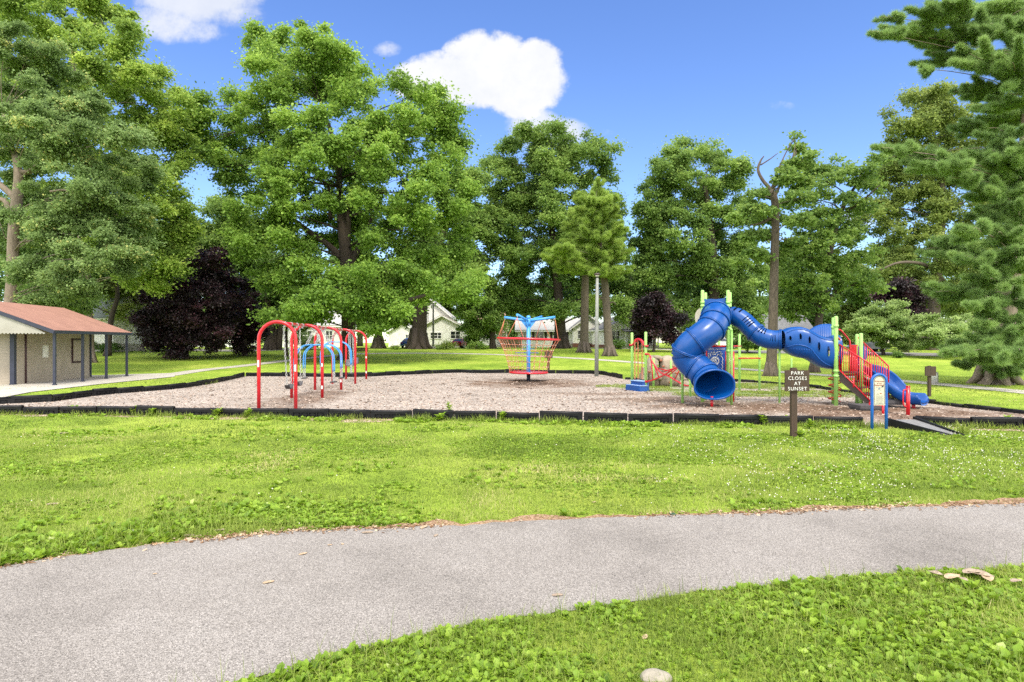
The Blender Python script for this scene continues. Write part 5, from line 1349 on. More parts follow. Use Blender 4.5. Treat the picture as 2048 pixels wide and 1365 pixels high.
tree('understorey_tree', 'dark green understorey tree behind the shelter roof', 'tree', [(215, 712, 6), (222, 640, 5), (235, 590, 4), (225, 540, 3)], 68.0,
     [(60, 470, 80, 60), (40, 560, 70, 60), (120, 520, 80, 60), (200, 540, 80, 50), (120, 600, 60, 40), (60, 630, 80, 40), (20, 400, 60, 60)], 15000, 0.4, 1.0, 'leaf_dark', 'barkdark', 4)
tree('understorey_tree', 'dark forked tree between the shelter and the purple plum trees', 'tree', [(250, 705, 7), (252, 650, 6), (250, 610, 5), (235, 560, 4)], 78.0,
     [(260, 520, 60, 50), (300, 570, 50, 45), (250, 580, 50, 50), (330, 520, 50, 45), (290, 620, 40, 30), (350, 580, 40, 40)], 11000, 0.42, 1.0, 'leaf_olive', 'barkdark', 3,
     extra=[[(252, 640, 4), (268, 610, 3), (280, 570, 2)]])
tree('background_tree', 'light green tree crowns behind the purple plums, left of the huge tree', 'tree', [(440, 700, 7), (440, 560, 6), (440, 450, 4)], 85.0,
     [(430, 440, 55, 40), (480, 425, 50, 38), (425, 490, 60, 45), (495, 485, 55, 50), (400, 545, 45, 45), (470, 540, 60, 50), (520, 540, 45, 50), (530, 610, 50, 45), (395, 480, 30, 50), (480, 610, 50, 40)], 20000, 0.42, 1.05, 'leaf_mid', 'barkdark', 4)
# --- purple plums
tree('plum_tree', 'broad near-black purple plum tree right of the shelter', 'tree', [(372, 717, 5), (372, 680, 4.5), (375, 640, 4), (390, 570, 2.5)], None,
     [(345, 560, 50, 40), (395, 545, 50, 40), (425, 525, 42, 32), (435, 560, 40, 40), (315, 600, 40, 42), (370, 600, 60, 45, -3), (425, 605, 50, 45, -2), (335, 645, 55, 36, -2), (395, 650, 60, 36, -3), (440, 650, 40, 36), (345, 680, 50, 20, -1), (400, 680, 45, 18), (310, 640, 30, 35), (357, 706, 16, 12, -2), (300, 660, 24, 24), (320, 690, 30, 16), (385, 695, 40, 14), (430, 685, 30, 14), (450, 630, 30, 40), (370, 650, 60, 40, 2), (400, 600, 60, 40, 2)], 34000, 0.27, 0.62, 'leaf_purple', 'barkdark', 3.0, limbs=True)
tree('plum_tree', 'narrower dark purple plum tree between the first plum and the red swing', 'tree', [(490, 711, 4), (490, 680, 4), (488, 640, 3), (485, 600, 2)], None,
     [(475, 590, 34, 34), (500, 610, 26, 36), (485, 640, 36, 36), (505, 655, 20, 34), (462, 660, 30, 32), (488, 680, 24, 20), (470, 625, 30, 30), (493, 704, 13, 8, -1)], 14000, 0.26, 0.62, 'leaf_purple', 'barkdark', 2.0)
# --- trunks and crowns behind the swings
tree('background_tree', 'dark tree with a thick clustered trunk behind the nearest swing arch', 'tree', [(540, 700, 10), (540, 650, 9), (535, 600, 7), (530, 560, 5)], None,
     [(520, 570, 40, 40), (560, 585, 50, 35), (500, 610, 30, 30), (545, 620, 45, 25)], 7000, 0.42, 1.0, 'leaf_dark', 'barkdark', 3, extra=[[(553, 701, 4), (552, 660, 3.5), (560, 610, 3)], [(558, 699, 6), (562, 650, 5), (570, 600, 4)]])
tree('young_tree', 'thin dark young tree seen through the nearest red arch', 'tree', [(573, 712, 3), (573, 670, 2.6), (575, 630, 2)], None, [(580, 640, 30, 18), (562, 630, 25, 16), (598, 650, 22, 14)], 2600, 0.3, 0.6, 'leaf_mid', 'barkdark', 1.5)
tree('background_tree', 'tree with flared grey trunk between the huge tree and the swings', 'tree', [(757, 697, 9), (757, 670, 8), (757, 630, 7), (760, 590, 5)], None,
     [(740, 620, 50, 30), (790, 620, 45, 30), (760, 590, 60, 40)], 6000, 0.45, 1.0, 'leaf_mid', 'bark', 3, flare=1.5)
tree('background_tree', 'dark tree with a very wide flared trunk left of the white two-storey house', 'tree', [(836, 698, 17), (837, 680, 16), (839, 650, 15), (842, 610, 13), (850, 560, 10), (880, 480, 8), (920, 400, 5)], None,
     [(880, 560, 60, 45), (920, 500, 48, 50), (938, 430, 38, 50), (935, 370, 30, 38), (945, 560, 30, 45), (938, 600, 32, 24), (800, 640, 36, 20), (850, 490, 60, 60), (955, 470, 25, 40)], 19000, 0.45, 1.1, 'leaf_mid', 'barkdark', 4, flare=1.35)
tree('young_tree', 'young tree with slim dark trunk left of the net spinner', 'tree', [(985, 697.5, 6), (985, 650, 5), (986, 610, 4), (988, 580, 2)], None,
     [(983, 585, 18, 22), (972, 610, 28, 25), (998, 615, 22, 28), (958, 640, 34, 28), (990, 650, 26, 20), (938, 655, 24, 18), (965, 620, 30, 24), (962, 668, 26, 16), (1000, 650, 18, 18), (945, 680, 16, 10)], 10000, 0.36, 0.75, 'leaf_mid', 'barkdark', 2)
tree('background_tree', 'tall open green tree with dark flared trunk behind the net spinner', 'tree', [(1122, 697, 13), (1120, 650, 11), (1116, 580, 9), (1108, 500, 7), (1100, 420, 6), (1098, 330, 4)], None,
     [(1058, 270, 38, 28), (1098, 262, 30, 24), (1040, 310, 42, 40), (1100, 315, 55, 42), (1165, 300, 42, 28), (1205, 300, 24, 30), (1060, 360, 55, 45), (1140, 360, 55, 45), (1195, 350, 30, 32), (985, 335, 30, 26), (1000, 385, 42, 38), (1060, 420, 58, 42), (1130, 430, 60, 48), (1190, 430, 42, 45), (975, 440, 38, 36), (1030, 475, 60, 40), (995, 500, 35, 28), (1090, 500, 60, 40), (1060, 560, 58, 36), (1130, 560, 58, 42), (1185, 540, 50, 45), (1230, 560, 38, 42), (1235, 500, 28, 38), (1030, 605, 45, 32), (1085, 618, 50, 24), (1150, 622, 50, 22), (1215, 620, 50, 26), (1255, 600, 25, 30), (1000, 440, 46, 36), (1020, 420, 50, 40), (1210, 440, 46, 40), (1050, 520, 50, 34), (1170, 480, 60, 40), (1020, 570, 40, 30), (1130, 500, 60, 40), (1245, 630, 36, 26), (1096, 340, 36, 36, -4), (1102, 430, 45, 40, -5), (1110, 380, 40, 40, -4)], 56000, 0.42, 1.0, 'leaf_mid', 'barkdark', 4.5)
# --- pines in the middle
plA = [(1198, 372, 16, 22), (1172, 395, 24, 14), (1215, 395, 22, 14), (1190, 412, 30, 12), (1150, 425, 28, 12), (1225, 425, 26, 12), (1192, 440, 42, 14), (1138, 455, 28, 9), (1242, 455, 22, 10), (1200, 470, 55, 14), (1155, 480, 40, 11), (1235, 485, 34, 11), (1125, 500, 36, 9), (1180, 505, 60, 14), (1240, 508, 30, 10), (1105, 522, 34, 7), (1160, 528, 55, 11), (1220, 528, 48, 11), (1190, 545, 55, 9), (1238, 545, 24, 8), (1140, 540, 30, 7)]
pine('white_pine', 'light green pine with bare leaning trunk right of the lamp post', 'pine tree', [(1219, 712, 9.5), (1215, 650, 8), (1210, 570, 7.5), (1204, 530, 6.5), (1197, 470, 4.5), (1191, 420, 3)], None, plA, 34000, 0.34, 'needle_light', 'bark', 3.2, flare=1.3, extra=[[(1208, 600, 3), (1200, 595, 2), (1192, 592, 1)], [(1213, 610, 2), (1226, 604, 1.6), (1232, 610, 0.8)]])
pine('white_pine', 'pine with straight bare grey trunk left of the lamp post', 'pine tree', [(1168, 705, 9.5), (1169, 650, 8.2), (1170, 580, 7.5), (1172, 530, 6.5), (1176, 470, 4.5), (1180, 430, 3)], None,
     [(1150, 520, 34, 9), (1180, 500, 40, 11), (1140, 535, 30, 8), (1190, 535, 40, 9), (1165, 470, 30, 10), (1175, 445, 24, 10), (1185, 600, 14, 7)], 6500, 0.36, 'needle_light', 'bark', 3, flare=1.3)
# --- right centre big tree
tree('background_tree', 'big round-topped green tree behind the slide tower', 'tree', [(1428, 697, 13), (1428, 620, 11), (1428, 540, 9), (1420, 450, 7), (1410, 370, 4)], None,
     [(1345, 318, 38, 26), (1375, 305, 30, 20), (1425, 312, 42, 26), (1462, 330, 36, 32), (1318, 360, 32, 40), (1375, 355, 58, 40), (1435, 375, 58, 42), (1322, 420, 48, 45), (1390, 420, 65, 45), (1460, 430, 45, 45), (1303, 475, 40, 42), (1365, 485, 62, 45), (1440, 495, 60, 45), (1330, 545, 55, 42), (1410, 550, 65, 38), (1295, 520, 28, 38), (1470, 560, 42, 38), (1385, 605, 58, 36), (1325, 600, 45, 28), (1455, 620, 50, 38), (1500, 610, 34, 32), (1490, 500, 34, 36), (1420, 655, 60, 26), (1300, 560, 40, 40), (1350, 640, 50, 26), (1490, 650, 40, 30), (1500, 560, 34, 34), (1290, 610, 26, 30), (1510, 450, 26, 34)], 46000, 0.42, 1.0, 'leaf_mid', 'barkdark', 4.5)
# --- tall bare-trunk tree by the wave tunnel
tree('old_tree', 'tall bare-trunked tree with broken crooked top behind the crawl tunnel', 'tree', [(1541, 752, 11), (1545, 680, 9.5), (1547, 600, 8.5), (1549, 520, 8), (1551, 440, 7.5), (1549, 400, 7), (1542, 380, 5)], None,
     [(1578, 335, 24, 14), (1594, 300, 18, 12), (1612, 335, 26, 10), (1570, 360, 30, 12), (1605, 320, 22, 10), (1625, 310, 12, 6), (1592, 275, 8, 7), (1575, 372, 34, 12), (1520, 395, 34, 12), (1600, 400, 22, 10), (1500, 425, 38, 14), (1540, 440, 34, 14), (1590, 440, 34, 14), (1515, 470, 36, 16), (1570, 480, 34, 16), (1500, 515, 34, 16), (1540, 520, 28, 16)], 3400, 0.3, 0.45, 'leaf_mid', 'bark', 2.6, flare=1.4, twigs=3, up=0.4, flat=0.6, lobe_k=0.95,
     extra=[[(1548, 395, 4.6), (1540, 378, 4), (1525, 360, 3.4), (1516, 340, 2.8), (1521, 322, 2), (1528, 312, 0.9)], [(1550, 392, 3.6), (1560, 370, 2.5), (1574, 345, 1.8), (1585, 315, 1.3), (1592, 285, 0.8)], [(1549, 430, 4), (1535, 440, 3.5), (1515, 448, 2), (1500, 450, 1.2)], [(1574, 345, 2), (1600, 330, 1.2), (1622, 312, 0.8)], [(1521, 330, 1.5), (1540, 318, 1.1), (1556, 306, 0.6)]])
# --- leaning tree right of it
tree('background_tree', 'leaning airy tree with dark trunk right of the tall bare-trunked tree', 'tree', [(1628, 745, 8.5), (1634, 680, 7.5), (1642, 600, 7), (1652, 540, 6.5), (1668, 470, 5), (1688, 410, 4), (1712, 370, 2.5)], None,
     [(1625, 355, 34, 24), (1665, 345, 38, 26), (1712, 345, 36, 24), (1745, 325, 26, 18), (1740, 375, 30, 22), (1610, 400, 40, 28), (1660, 405, 36, 24), (1715, 415, 38, 24), (1625, 455, 48, 30), (1690, 470, 34, 24), (1600, 510, 42, 30), (1655, 520, 48, 30), (1720, 480, 26, 20), (1620, 565, 52, 28), (1685, 560, 44, 28), (1580, 590, 32, 26), (1640, 605, 50, 22), (1590, 635, 36, 20), (1735, 570, 30, 24), (1650, 440, 50, 30), (1640, 500, 50, 34), (1600, 540, 44, 34), (1570, 620, 34, 26), (1715, 520, 34, 30)], 9500, 0.28, 0.52, 'leaf_mid', 'barkdark', 3, up=0.4, flat=0.65, twigs=3, lobe_k=1.0,
     extra=[[(1652, 540, 4), (1640, 500, 3), (1620, 470, 2)], [(1680, 430, 2.5), (1720, 405, 2, -1), (1760, 370, 1.2, -2)], [(1642, 610, 4), (1665, 590, 3), (1690, 560, 2)]])
# --- dark tall tree behind on the right, big stump-like base
tree('background_tree', 'tall olive-green tree with wide flared trunk behind the round dogwoods', 'tree', [(1864, 713, 17), (1866, 670, 13), (1870, 580, 10), (1880, 480, 8), (1885, 380, 6), (1870, 280, 4)], 82.0,
     [(1845, 195, 36, 24), (1888, 205, 48, 34), (1810, 245, 38, 34), (1860, 262, 58, 42), (1925, 260, 50, 50), (1782, 310, 40, 34), (1840, 330, 65, 45), (1912, 340, 65, 48), (1770, 372, 45, 36), (1835, 410, 65, 45), (1915, 430, 65, 50), (1985, 400, 48, 58), (1775, 440, 45, 36), (1840, 490, 62, 45), (1920, 520, 65, 45), (1990, 490, 55, 50), (1770, 515, 45, 36), (1820, 560, 55, 36), (1900, 600, 62, 32), (1980, 580, 58, 50), (1745, 560, 34, 26), (1740, 420, 24, 30)], 38000, 0.4, 0.95, 'leaf_olive', 'bark', 3.5, flare=1.7, extra=[[(1885, 560, 5), (1850, 530, 3.5, -2), (1800, 525, 2.5, -4), (1760, 540, 1.5, -4)]])
# --- small round trees
tree('dogwood_tree', 'round pale green dogwood right of the staircase', 'tree', [(1768, 710, 3.2), (1764, 690, 3), (1766, 660, 2.4), (1772, 630, 1.5)], None,
     [(1765, 622, 44, 20), (1735, 640, 34, 22), (1795, 642, 36, 22), (1765, 655, 58, 24, -2), (1722, 668, 26, 18), (1808, 668, 28, 20), (1745, 682, 28, 14), (1785, 682, 34, 14), (1818, 690, 12, 12)], 16000, 0.25, 0.5, 'leaf_dogwood', 'barkdark', 2.2, flat=0.65, up=0.25, lobe_k=1.12, extra=[[(1766, 700, 2.4), (1758, 670, 2), (1745, 645, 1.2)], [(1768, 695, 2.2), (1780, 670, 1.8), (1795, 645, 1)]], flare=1.1)
tree('dogwood_tree', 'smaller round dogwood between the tall dogwood and the big pine', 'tree', [(1882, 716, 2.6), (1882, 690, 2.2), (1883, 660, 1.5)], None,
     [(1883, 646, 34, 16), (1858, 662, 28, 16), (1908, 662, 28, 16), (1883, 674, 46, 18, -1), (1855, 690, 24, 12), (1915, 686, 18, 14)], 9500, 0.25, 0.5, 'leaf_dogwood', 'barkdark', 1.8, flat=0.65, up=0.25, lobe_k=1.12, flare=1.1)
tree('dogwood_tree', 'pale dogwood half hidden behind the lower pine boughs', 'tree', [(1958, 712, 2.6), (1958, 690, 2.2), (1960, 650, 1.5)], None,
     [(1965, 640, 36, 16), (1945, 660, 30, 16), (1990, 662, 30, 16), (1965, 680, 40, 14)], 6000, 0.22, 0.5, 'leaf_dogwood', 'barkdark', 1.8, flat=0.65, up=0.25, lobe_k=1.12, flare=1.1)
tree('shrub_tree', 'small dark bushy tree in the corner between tower and tunnel', 'tree', [(1495, 706, 2), (1495, 690, 1.8), (1495, 670, 1)], None, [(1490, 668, 22, 18), (1510, 675, 16, 14), (1478, 680, 16, 14), (1500, 690, 20, 9)], 3800, 0.3, 0.6, 'leaf_dark', 'barkdark', 1.5, flare=1)
tree('plum_tree', 'dark purple plum tree in front of the porch house, left of the slide', 'tree', [(1307, 704, 2.4), (1308, 690, 2), (1308, 660, 1.5)], None, [(1306, 605, 24, 20), (1290, 630, 24, 22), (1322, 628, 28, 24), (1345, 645, 20, 22), (1285, 655, 22, 20), (1312, 660, 36, 20), (1346, 672, 16, 16), (1300, 678, 26, 12)], 11000, 0.3, 0.7, 'leaf_purple', 'barkdark', 2)
tree('plum_tree', 'distant purple tree peeping out above the round dogwood', 'tree', [(1812, 704, 4), (1812, 640, 3), (1812, 600, 2)], None, [(1795, 600, 28, 26), (1815, 625, 26, 28), (1825, 590, 24, 22), (1790, 575, 18, 14)], 5000, 0.36, 0.8, 'leaf_purple', 'barkdark', 2)
# --- the big pine at the right edge
plB = [(1768, 66, 40, 4), (1785, 36, 30, 4), (1805, 68, 60, 8), (1850, 30, 60, 8), (1900, 22, 80, 12), (1860, 85, 70, 12), (1935, 62, 70, 22), (1985, 25, 70, 26), (2040, 50, 50, 40), (1905, 108, 60, 14), (1965, 120, 70, 30), (2030, 140, 60, 40), (1855, 138, 26, 7), (1960, 175, 40, 18), (1950, 185, 55, 14), (2025, 215, 60, 28), (1990, 245, 70, 22), (1940, 258, 45, 14), (2040, 290, 45, 25), (2000, 310, 60, 22), (1790, 300, 45, 10), (1830, 312, 60, 15), (1880, 325, 70, 20), (1940, 318, 50, 20), (1985, 350, 60, 22), (2040, 360, 40, 25), (1925, 360, 50, 14), (1905, 345, 55, 12), (2035, 430, 40, 20), (1960, 462, 60, 16), (2015, 480, 60, 22), (1910, 478, 45, 10), (1890, 500, 60, 13), (1950, 515, 60, 16), (2030, 540, 45, 24), (1870, 578, 40, 8), (1905, 585, 60, 13), (1960, 590, 65, 18), (2020, 600, 55, 24), (1960, 615, 50, 12), (1990, 680, 45, 16), (2035, 660, 40, 24), (1930, 690, 45, 10), (1900, 708, 42, 8), (1955, 712, 55, 12), (2015, 720, 55, 16), (1925, 726, 40, 8), (2035, 700, 40, 20), (2070, 450, 60, 60), (2080, 250, 60, 60), (2080, 600, 60, 60), (2080, 100, 60, 60), (1990, 560, 60, 18), (2010, 640, 55, 18), (1975, 640, 45, 14), (2000, 520, 50, 16), (2020, 400, 50, 20), (1985, 430, 50, 16), (2025, 690, 45, 18), (1990, 715, 40, 12), (2040, 320, 40, 30), (2045, 180, 40, 30), (2030, 100, 50, 30), (1990, 65, 60, 20), (1975, 730, 45, 12), (2005, 742, 40, 12), (1960, 700, 50, 14), (1990, 690, 50, 14)] + [(x_, y_, 55, 20, -2.6) for x_, y_ in ((2030, 60), (2010, 130), (2040, 200), (2010, 270), (2035, 330), (2000, 385), (2040, 430), (2005, 470), (2030, 520), (1990, 560), (2030, 600), (1985, 640), (2030, 660), (1990, 690), (2025, 715))]
pine('white_pine', 'huge shaggy pine with layered boughs at the right edge', 'pine tree', [(1992, 768, 22), (1998, 735, 19), (2012, 640, 17), (2032, 480, 14), (2050, 300, 11), (2062, 120, 8), (2068, -60, 5)], None, plB, 160000, 0.22, 'needle', 'barkpale', 3.6, flare=1.5)
# --- far tree line that closes the view (each its own tree)
def far_tree(px, top, w, Y, m, label, n=9000, low=690):
    base = ground(P(px, 0, Y).x, Y); lob = []
    for k in range(int(6 + w / 14)):
        a = random.uniform(-1, 1); b_ = random.random(); hwid = math.sqrt(max(0.05, 1 - (2 * b_ - 1) ** 2)) * 0.85 + 0.12
        lob.append((px + a * w * hwid, low - 12 - (low - 28 - top) * b_, w * random.uniform(0.28, 0.42), max(12, (low - top) * random.uniform(0.14, 0.2))))
    tree('distant_tree', label, 'tree', [(px, low, max(3, w * 0.06)), (px, (low + top) / 2, max(2, w * 0.045)), (px + random.uniform(-6, 6), top + 25, 2)], Y, lob, n, 0.62, 1.5, m, 'barkdark', 5, 'trees beyond the houses', twigs=0, flare=1.05)
for px_, top, w, Y, m, lab in [(-40, 420, 120, 120, 'leaf_dark', 'distant dark tree at the far left edge behind the sycamore'), (90, 440, 110, 125, 'leaf_olive', 'distant olive tree behind the shelter roof'), (230, 480, 90, 120, 'leaf_dark', 'distant dark tree behind the blue-roofed house'),
    (345, 470, 80, 130, 'leaf_mid', 'distant tree behind the broad plum tree'), (470, 450, 90, 130, 'leaf_dark', 'distant dark tree left of the huge tree trunk'), (600, 500, 100, 130, 'leaf_dark', 'distant tree filling the gap behind the swing arches'),
    (720, 520, 100, 130, 'leaf_dark', 'distant dark tree behind the huge tree trunk'), (900, 560, 80, 135, 'leaf_mid', 'distant tree behind the white two-storey house'), (1030, 575, 50, 130, 'leaf_dark', 'distant tree between the tan-roofed house and the ranch house'), (990, 590, 46, 140, 'leaf_mid', 'distant pale tree behind the tan roof'),
    (1100, 560, 90, 135, 'leaf_dark', 'distant dark tree behind the white ranch house'), (1262, 505, 50, 135, 'leaf_mid', 'distant tree right of the light green pine'), (1360, 520, 80, 130, 'leaf_dark', 'distant dark tree behind the porch house'), (1520, 540, 62, 125, 'leaf_mid', 'distant tree behind the crawl tunnel'),
    (1600, 500, 80, 130, 'leaf_dark', 'distant dark tree behind the leaning airy tree'), (1700, 490, 80, 130, 'leaf_olive', 'distant olive tree behind the staircase'), (1790, 480, 80, 120, 'leaf_dark', 'distant dark tree behind the tall dogwood'), (1930, 470, 90, 120, 'leaf_mid', 'distant tree behind the smaller dogwood'), (2050, 470, 100, 125, 'leaf_dark', 'distant dark tree at the far right edge')]:
    far_tree(px_, top, w, Y, m, lab)
# --- shrubs
def shrub(px, py, w, h, m, label, n=1500, leaf=0.16):
    b = G(px, py); s = b.y / F; L = [((b.x + random.uniform(-.4, .4) * w * s, b.y + random.uniform(-.3, .3) * w * s, b.z + h * s * random.uniform(0.35, 0.6)), w * s * 0.38, w * s * 0.38, h * s * 0.42) for k in range(6)]
    p, fr, sc, t, cen = clump_leaves(L, n, leaf, max(0.25, h * s * 0.22))
    r = thing('shrub', label, 'shrub', b)
    mb = MB()
    for k in range(5): branch(mb, b - UZ * 0.05, Vector(cen[k % 6][0]), 0.03, 0.01)
    mb.build('stem', M['barkdark'], r); scatter('foliage', LEAF_V, LEAF_F, p, fr, sc, t, M[m], r)
for a in [(612, 699, 44, 34, 'leaf_dogwood', 'pale lime shrub seen through the nearest swing arch', 2600, 0.3), (790, 699, 14, 7, 'leaf_yellow', 'small yellow-green shrub left of the blue car', 700, 0.2), (880, 699, 20, 9, 'leaf_dogwood', 'low pale shrub in front of the white two-storey house', 800, 0.2),
          (896, 699, 24, 16, 'leaf_olive', 'brownish shrub beside the red car', 800, 0.25), (952, 699, 26, 18, 'leaf_mid', 'green shrub below the tan-roofed house', 900, 0.25), (970, 699, 20, 10, 'leaf_yellow', 'light shrub at the foot of the young tree', 700, 0.2),
          (1236, 699, 18, 20, 'leaf_dark', 'clipped dark shrub before the porch house', 1500, 0.22), (1268, 700, 22, 22, 'leaf_dark', 'dark shrub under the purple plum left of the slide', 1500, 0.22), (350, 716, 36, 16, 'leaf_olive', 'yellow-green low shrub under the broad plum tree', 900, 0.22),
          (210, 705, 40, 22, 'leaf_dark', 'dark shrubs along the blue-roofed house foundation', 1500, 0.3), (1800, 716, 16, 14, 'leaf_dark', 'dark low shrub beside the tall dogwood', 900, 0.2)]:
    shrub(*a)

# ------------------------------------------------------------------ houses
def house(label, px, Y, w, d, wh, rh, yaw, roofm, wallm='housewhite', wins=(), ridge='x', door=None, base_h=0.4, found='trim', chimney=None, porch=None, name='house', over=0.45, side_wins=()):
    b = ground(P(px, 0, Y).x, Y); r = thing(name, label, 'house', b)
    ca, sa = math.cos(yaw), math.sin(yaw); ux, uy = Vector((ca, sa, 0)), Vector((-sa, ca, 0))
    W_ = lambda x, y, z: b + ux * x + uy * y + UZ * z
    def bx(c, size, nm, m, par): return MB().box(W_(*c), size, (ux, uy, UZ)).build(nm, M[m], par)
    bx((0, d / 2, base_h / 2 - 0.1), (w + 0.06, d + 0.06, base_h + 0.2), 'foundation', found, r)
    zt = base_h + wh
    if ridge == 'x': gab = [[(-w / 2, 0, base_h), (-w / 2, d, base_h), (-w / 2, d, zt), (-w / 2, d / 2, zt + rh), (-w / 2, 0, zt)]]; off = ux * w
    else: gab = [[(-w / 2, 0, base_h), (w / 2, 0, base_h), (w / 2, 0, zt), (0, 0, zt + rh), (-w / 2, 0, zt)]]; off = uy * d
    wl = MB().prism([W_(*q) for q in gab[0]], off).build('wall', M[wallm], r)
    o = over
    if ridge == 'x':
        k = rh / (d / 2); q1 = [W_(-w / 2 - o, -o, zt - k * o), W_(w / 2 + o, -o, zt - k * o), W_(w / 2 + o, d / 2, zt + rh), W_(-w / 2 - o, d / 2, zt + rh)]
        q2 = [W_(-w / 2 - o, d + o, zt - k * o), W_(w / 2 + o, d + o, zt - k * o), W_(w / 2 + o, d / 2, zt + rh), W_(-w / 2 - o, d / 2, zt + rh)]
    else:
        k = rh / (w / 2); q1 = [W_(-w / 2 - o, -o, zt - k * o), W_(-w / 2 - o, d + o, zt - k * o), W_(0, d + o, zt + rh), W_(0, -o, zt + rh)]
        q2 = [W_(w / 2 + o, -o, zt - k * o), W_(w / 2 + o, d + o, zt - k * o), W_(0, d + o, zt + rh), W_(0, -o, zt + rh)]
    up = UZ * 0.03
    rf = slab([p + up for p in q1], M[roofm], 'roof', r, 0.14); slab([p + up for p in q2], M[roofm], 'roof', r, 0.14)
    mb = MB()
    for q in (q1, q2):
        mb.bar(q[0] - UZ * 0.05, q[1] - UZ * 0.05, 0.05, 0.2)
        if ridge == 'y' or True: mb.bar(q[0] + UZ * 0.0, q[3] + UZ * 0.0, 0.04, 0.2); mb.bar(q[1], q[2], 0.04, 0.2)
    mb.build('trim', M['trim'], rf)
    def window(c, ww, hh, n, y=0, shut=False):
        mb = MB(); z0 = c[1]
        f = MB()
        for sx_ in (-1, 1): f.box(W_(c[0] + sx_ * ww / 2, y - 0.04, z0 + hh / 2), (0.12, 0.09, hh + 0.24), (ux, uy, UZ))
        for zz in (z0 - 0.06, z0 + hh + 0.06): f.box(W_(c[0], y - 0.04, zz), (ww - 0.12, 0.09, 0.12), (ux, uy, UZ))
        for q in range(1, n): f.box(W_(c[0] - ww / 2 + ww * q / n, y - 0.035, z0 + hh / 2), (0.09, 0.06, hh), (ux, uy, UZ))
        f.box(W_(c[0], y - 0.032, z0 + hh / 2), (ww - 0.12, 0.05, 0.06), (ux, uy, UZ))
        fo = f.build('window', M['trim'], r); MB().box(W_(c[0], y - 0.012, z0 + hh / 2), (ww - 0.05, 0.016, hh), (ux, uy, UZ)).build('pane', M['glass'], fo)
        if shut:
            for sx_ in (-1, 1): MB().box(W_(c[0] + sx_ * (ww / 2 + 0.3), y - 0.03, z0 + hh / 2), (0.42, 0.05, hh + 0.1), (ux, uy, UZ)).build('shutter', M['shutter'], fo)
    for wn in wins: window(wn[:2], wn[2], wn[3], wn[4] if len(wn) > 4 else 2, 0, len(wn) > 5)
    if door:
        fo = bx((door[0], -0.035, base_h + 1.02), (0.95, 0.07, 2.04), 'door', door[1] if len(door) > 1 else 'trim', r)
        bx((door[0] + 0.3, -0.09, base_h + 1.0), (0.06, 0.06, 0.06), 'handle', 'steel', fo); bx((door[0], -0.5, base_h / 2 - 0.02), (1.4, 0.9, base_h), 'steps', 'concrete', r)
    if chimney: bx((chimney[0], d / 2, zt + rh + 0.25), (0.7, 0.7, 1.5), 'chimney', 'brick', rf)
    if porch:
        x0, x1, dp, zp = porch
        po = slab([W_(x0, -dp, zp - 0.25), W_(x1, -dp, zp - 0.25), W_(x1, -0.02, zp + 0.1), W_(x0, -0.02, zp + 0.1)], M[roofm], 'porch_roof', r, 0.12)
        n = max(2, int((x1 - x0) / 2.2) + 1)
        for q in range(n): bx((x0 + 0.1 + (x1 - x0 - 0.2) * q / (n - 1), -dp + 0.15, (zp - 0.25) / 2 + 0.1), (0.16, 0.16, zp - 0.3), 'porch_post', 'trim', po)
        bx(((x0 + x1) / 2, -dp / 2, 0.15), (x1 - x0, dp, 0.4), 'porch_floor', 'concrete', po)
    return r, W_, bx
# white two-storey house right of the wide trunk
s100 = 100 / F
r, W_, bx = house('white two-storey house with taupe roof partly hidden behind the red car', 862, 108, 6.2, 8, 5.2, 2.6, 0.0, 'rooflight', wins=[(-1.4, 3.6, 0.9, 1.2), (0.8, 3.6, 0.9, 1.2)], ridge='y', base_h=0.4)
house('low white gabled wing with window awnings before the two-storey house', 884, 102, 8.8, 6, 2.4, 2.3, 0.0, 'rooftaupe', wins=[(-3.0, 1.5, 1.5, 0.9, 2), (-1.0, 1.5, 1.8, 0.9, 3), (2.2, 1.5, 1.6, 1.1, 2)], ridge='y', base_h=0.5, found='concrete', door=(3.6, 'trim'))
house('white house with tan shingle roof behind the slim young tree', 985, 108, 4.6, 7, 2.9, 2.9, 0.12, 'rooftan', wins=[(-1.2, 1.2, 1.2, 1.4, 2)], ridge='x', porch=(0.4, 2.4, 1.6, 2.6), chimney=None)
house('white ranch house with pale roof behind the net spinner', 1105, 106, 11.8, 8, 2.4, 1.9, -0.02, 'rooflight', wins=[(-4.9, 1.3, 0.9, 1.3, 2), (-2.2, 1.3, 1.5, 1.4, 2, 1), (1.2, 1.3, 2.2, 1.4, 3, 1), (4.6, 1.5, 1.2, 1.0, 2)], ridge='x', door=(3.2, 'trim'), base_h=0.6)
house('small white gabled house just left of the porch house', 1178, 104, 5.2, 8, 2.7, 1.9, 0.0, 'roofgrey', wins=[(-1.4, 1.5, 1.0, 1.3, 2), (1.2, 1.5, 1.0, 1.3, 2)], ridge='y', base_h=0.7, found='brick')
house('white porch house with dark grey gable roof left of the purple plum', 1262, 98, 8.4, 8, 2.5, 2.0, 0.18, 'roofgrey', wins=[(-2.6, 1.2, 1.4, 1.4, 2), (0.6, 1.2, 1.8, 1.4, 2)], ridge='y', porch=(-1.6, 3.9, 1.8, 2.7), base_h=0.5, found='brick')
house('small white garage behind the blue car', 805, 112, 5.0, 6, 2.5, 1.5, 0.0, 'rooflight', wins=[(1.0, 1.3, 0.9, 0.9, 2)], ridge='y', base_h=0.3, door=(-1.2, 'trim'))
house('white house behind the nearest swing arch', 610, 108, 12.5, 8, 3.4, 2.4, 0.0, 'rooflight', wins=[(-3.8, 1.3, 1.2, 1.5, 2), (0.4, 1.3, 1.6, 1.5, 2), (4.2, 1.3, 1.2, 1.5, 2)], ridge='x', base_h=0.5)
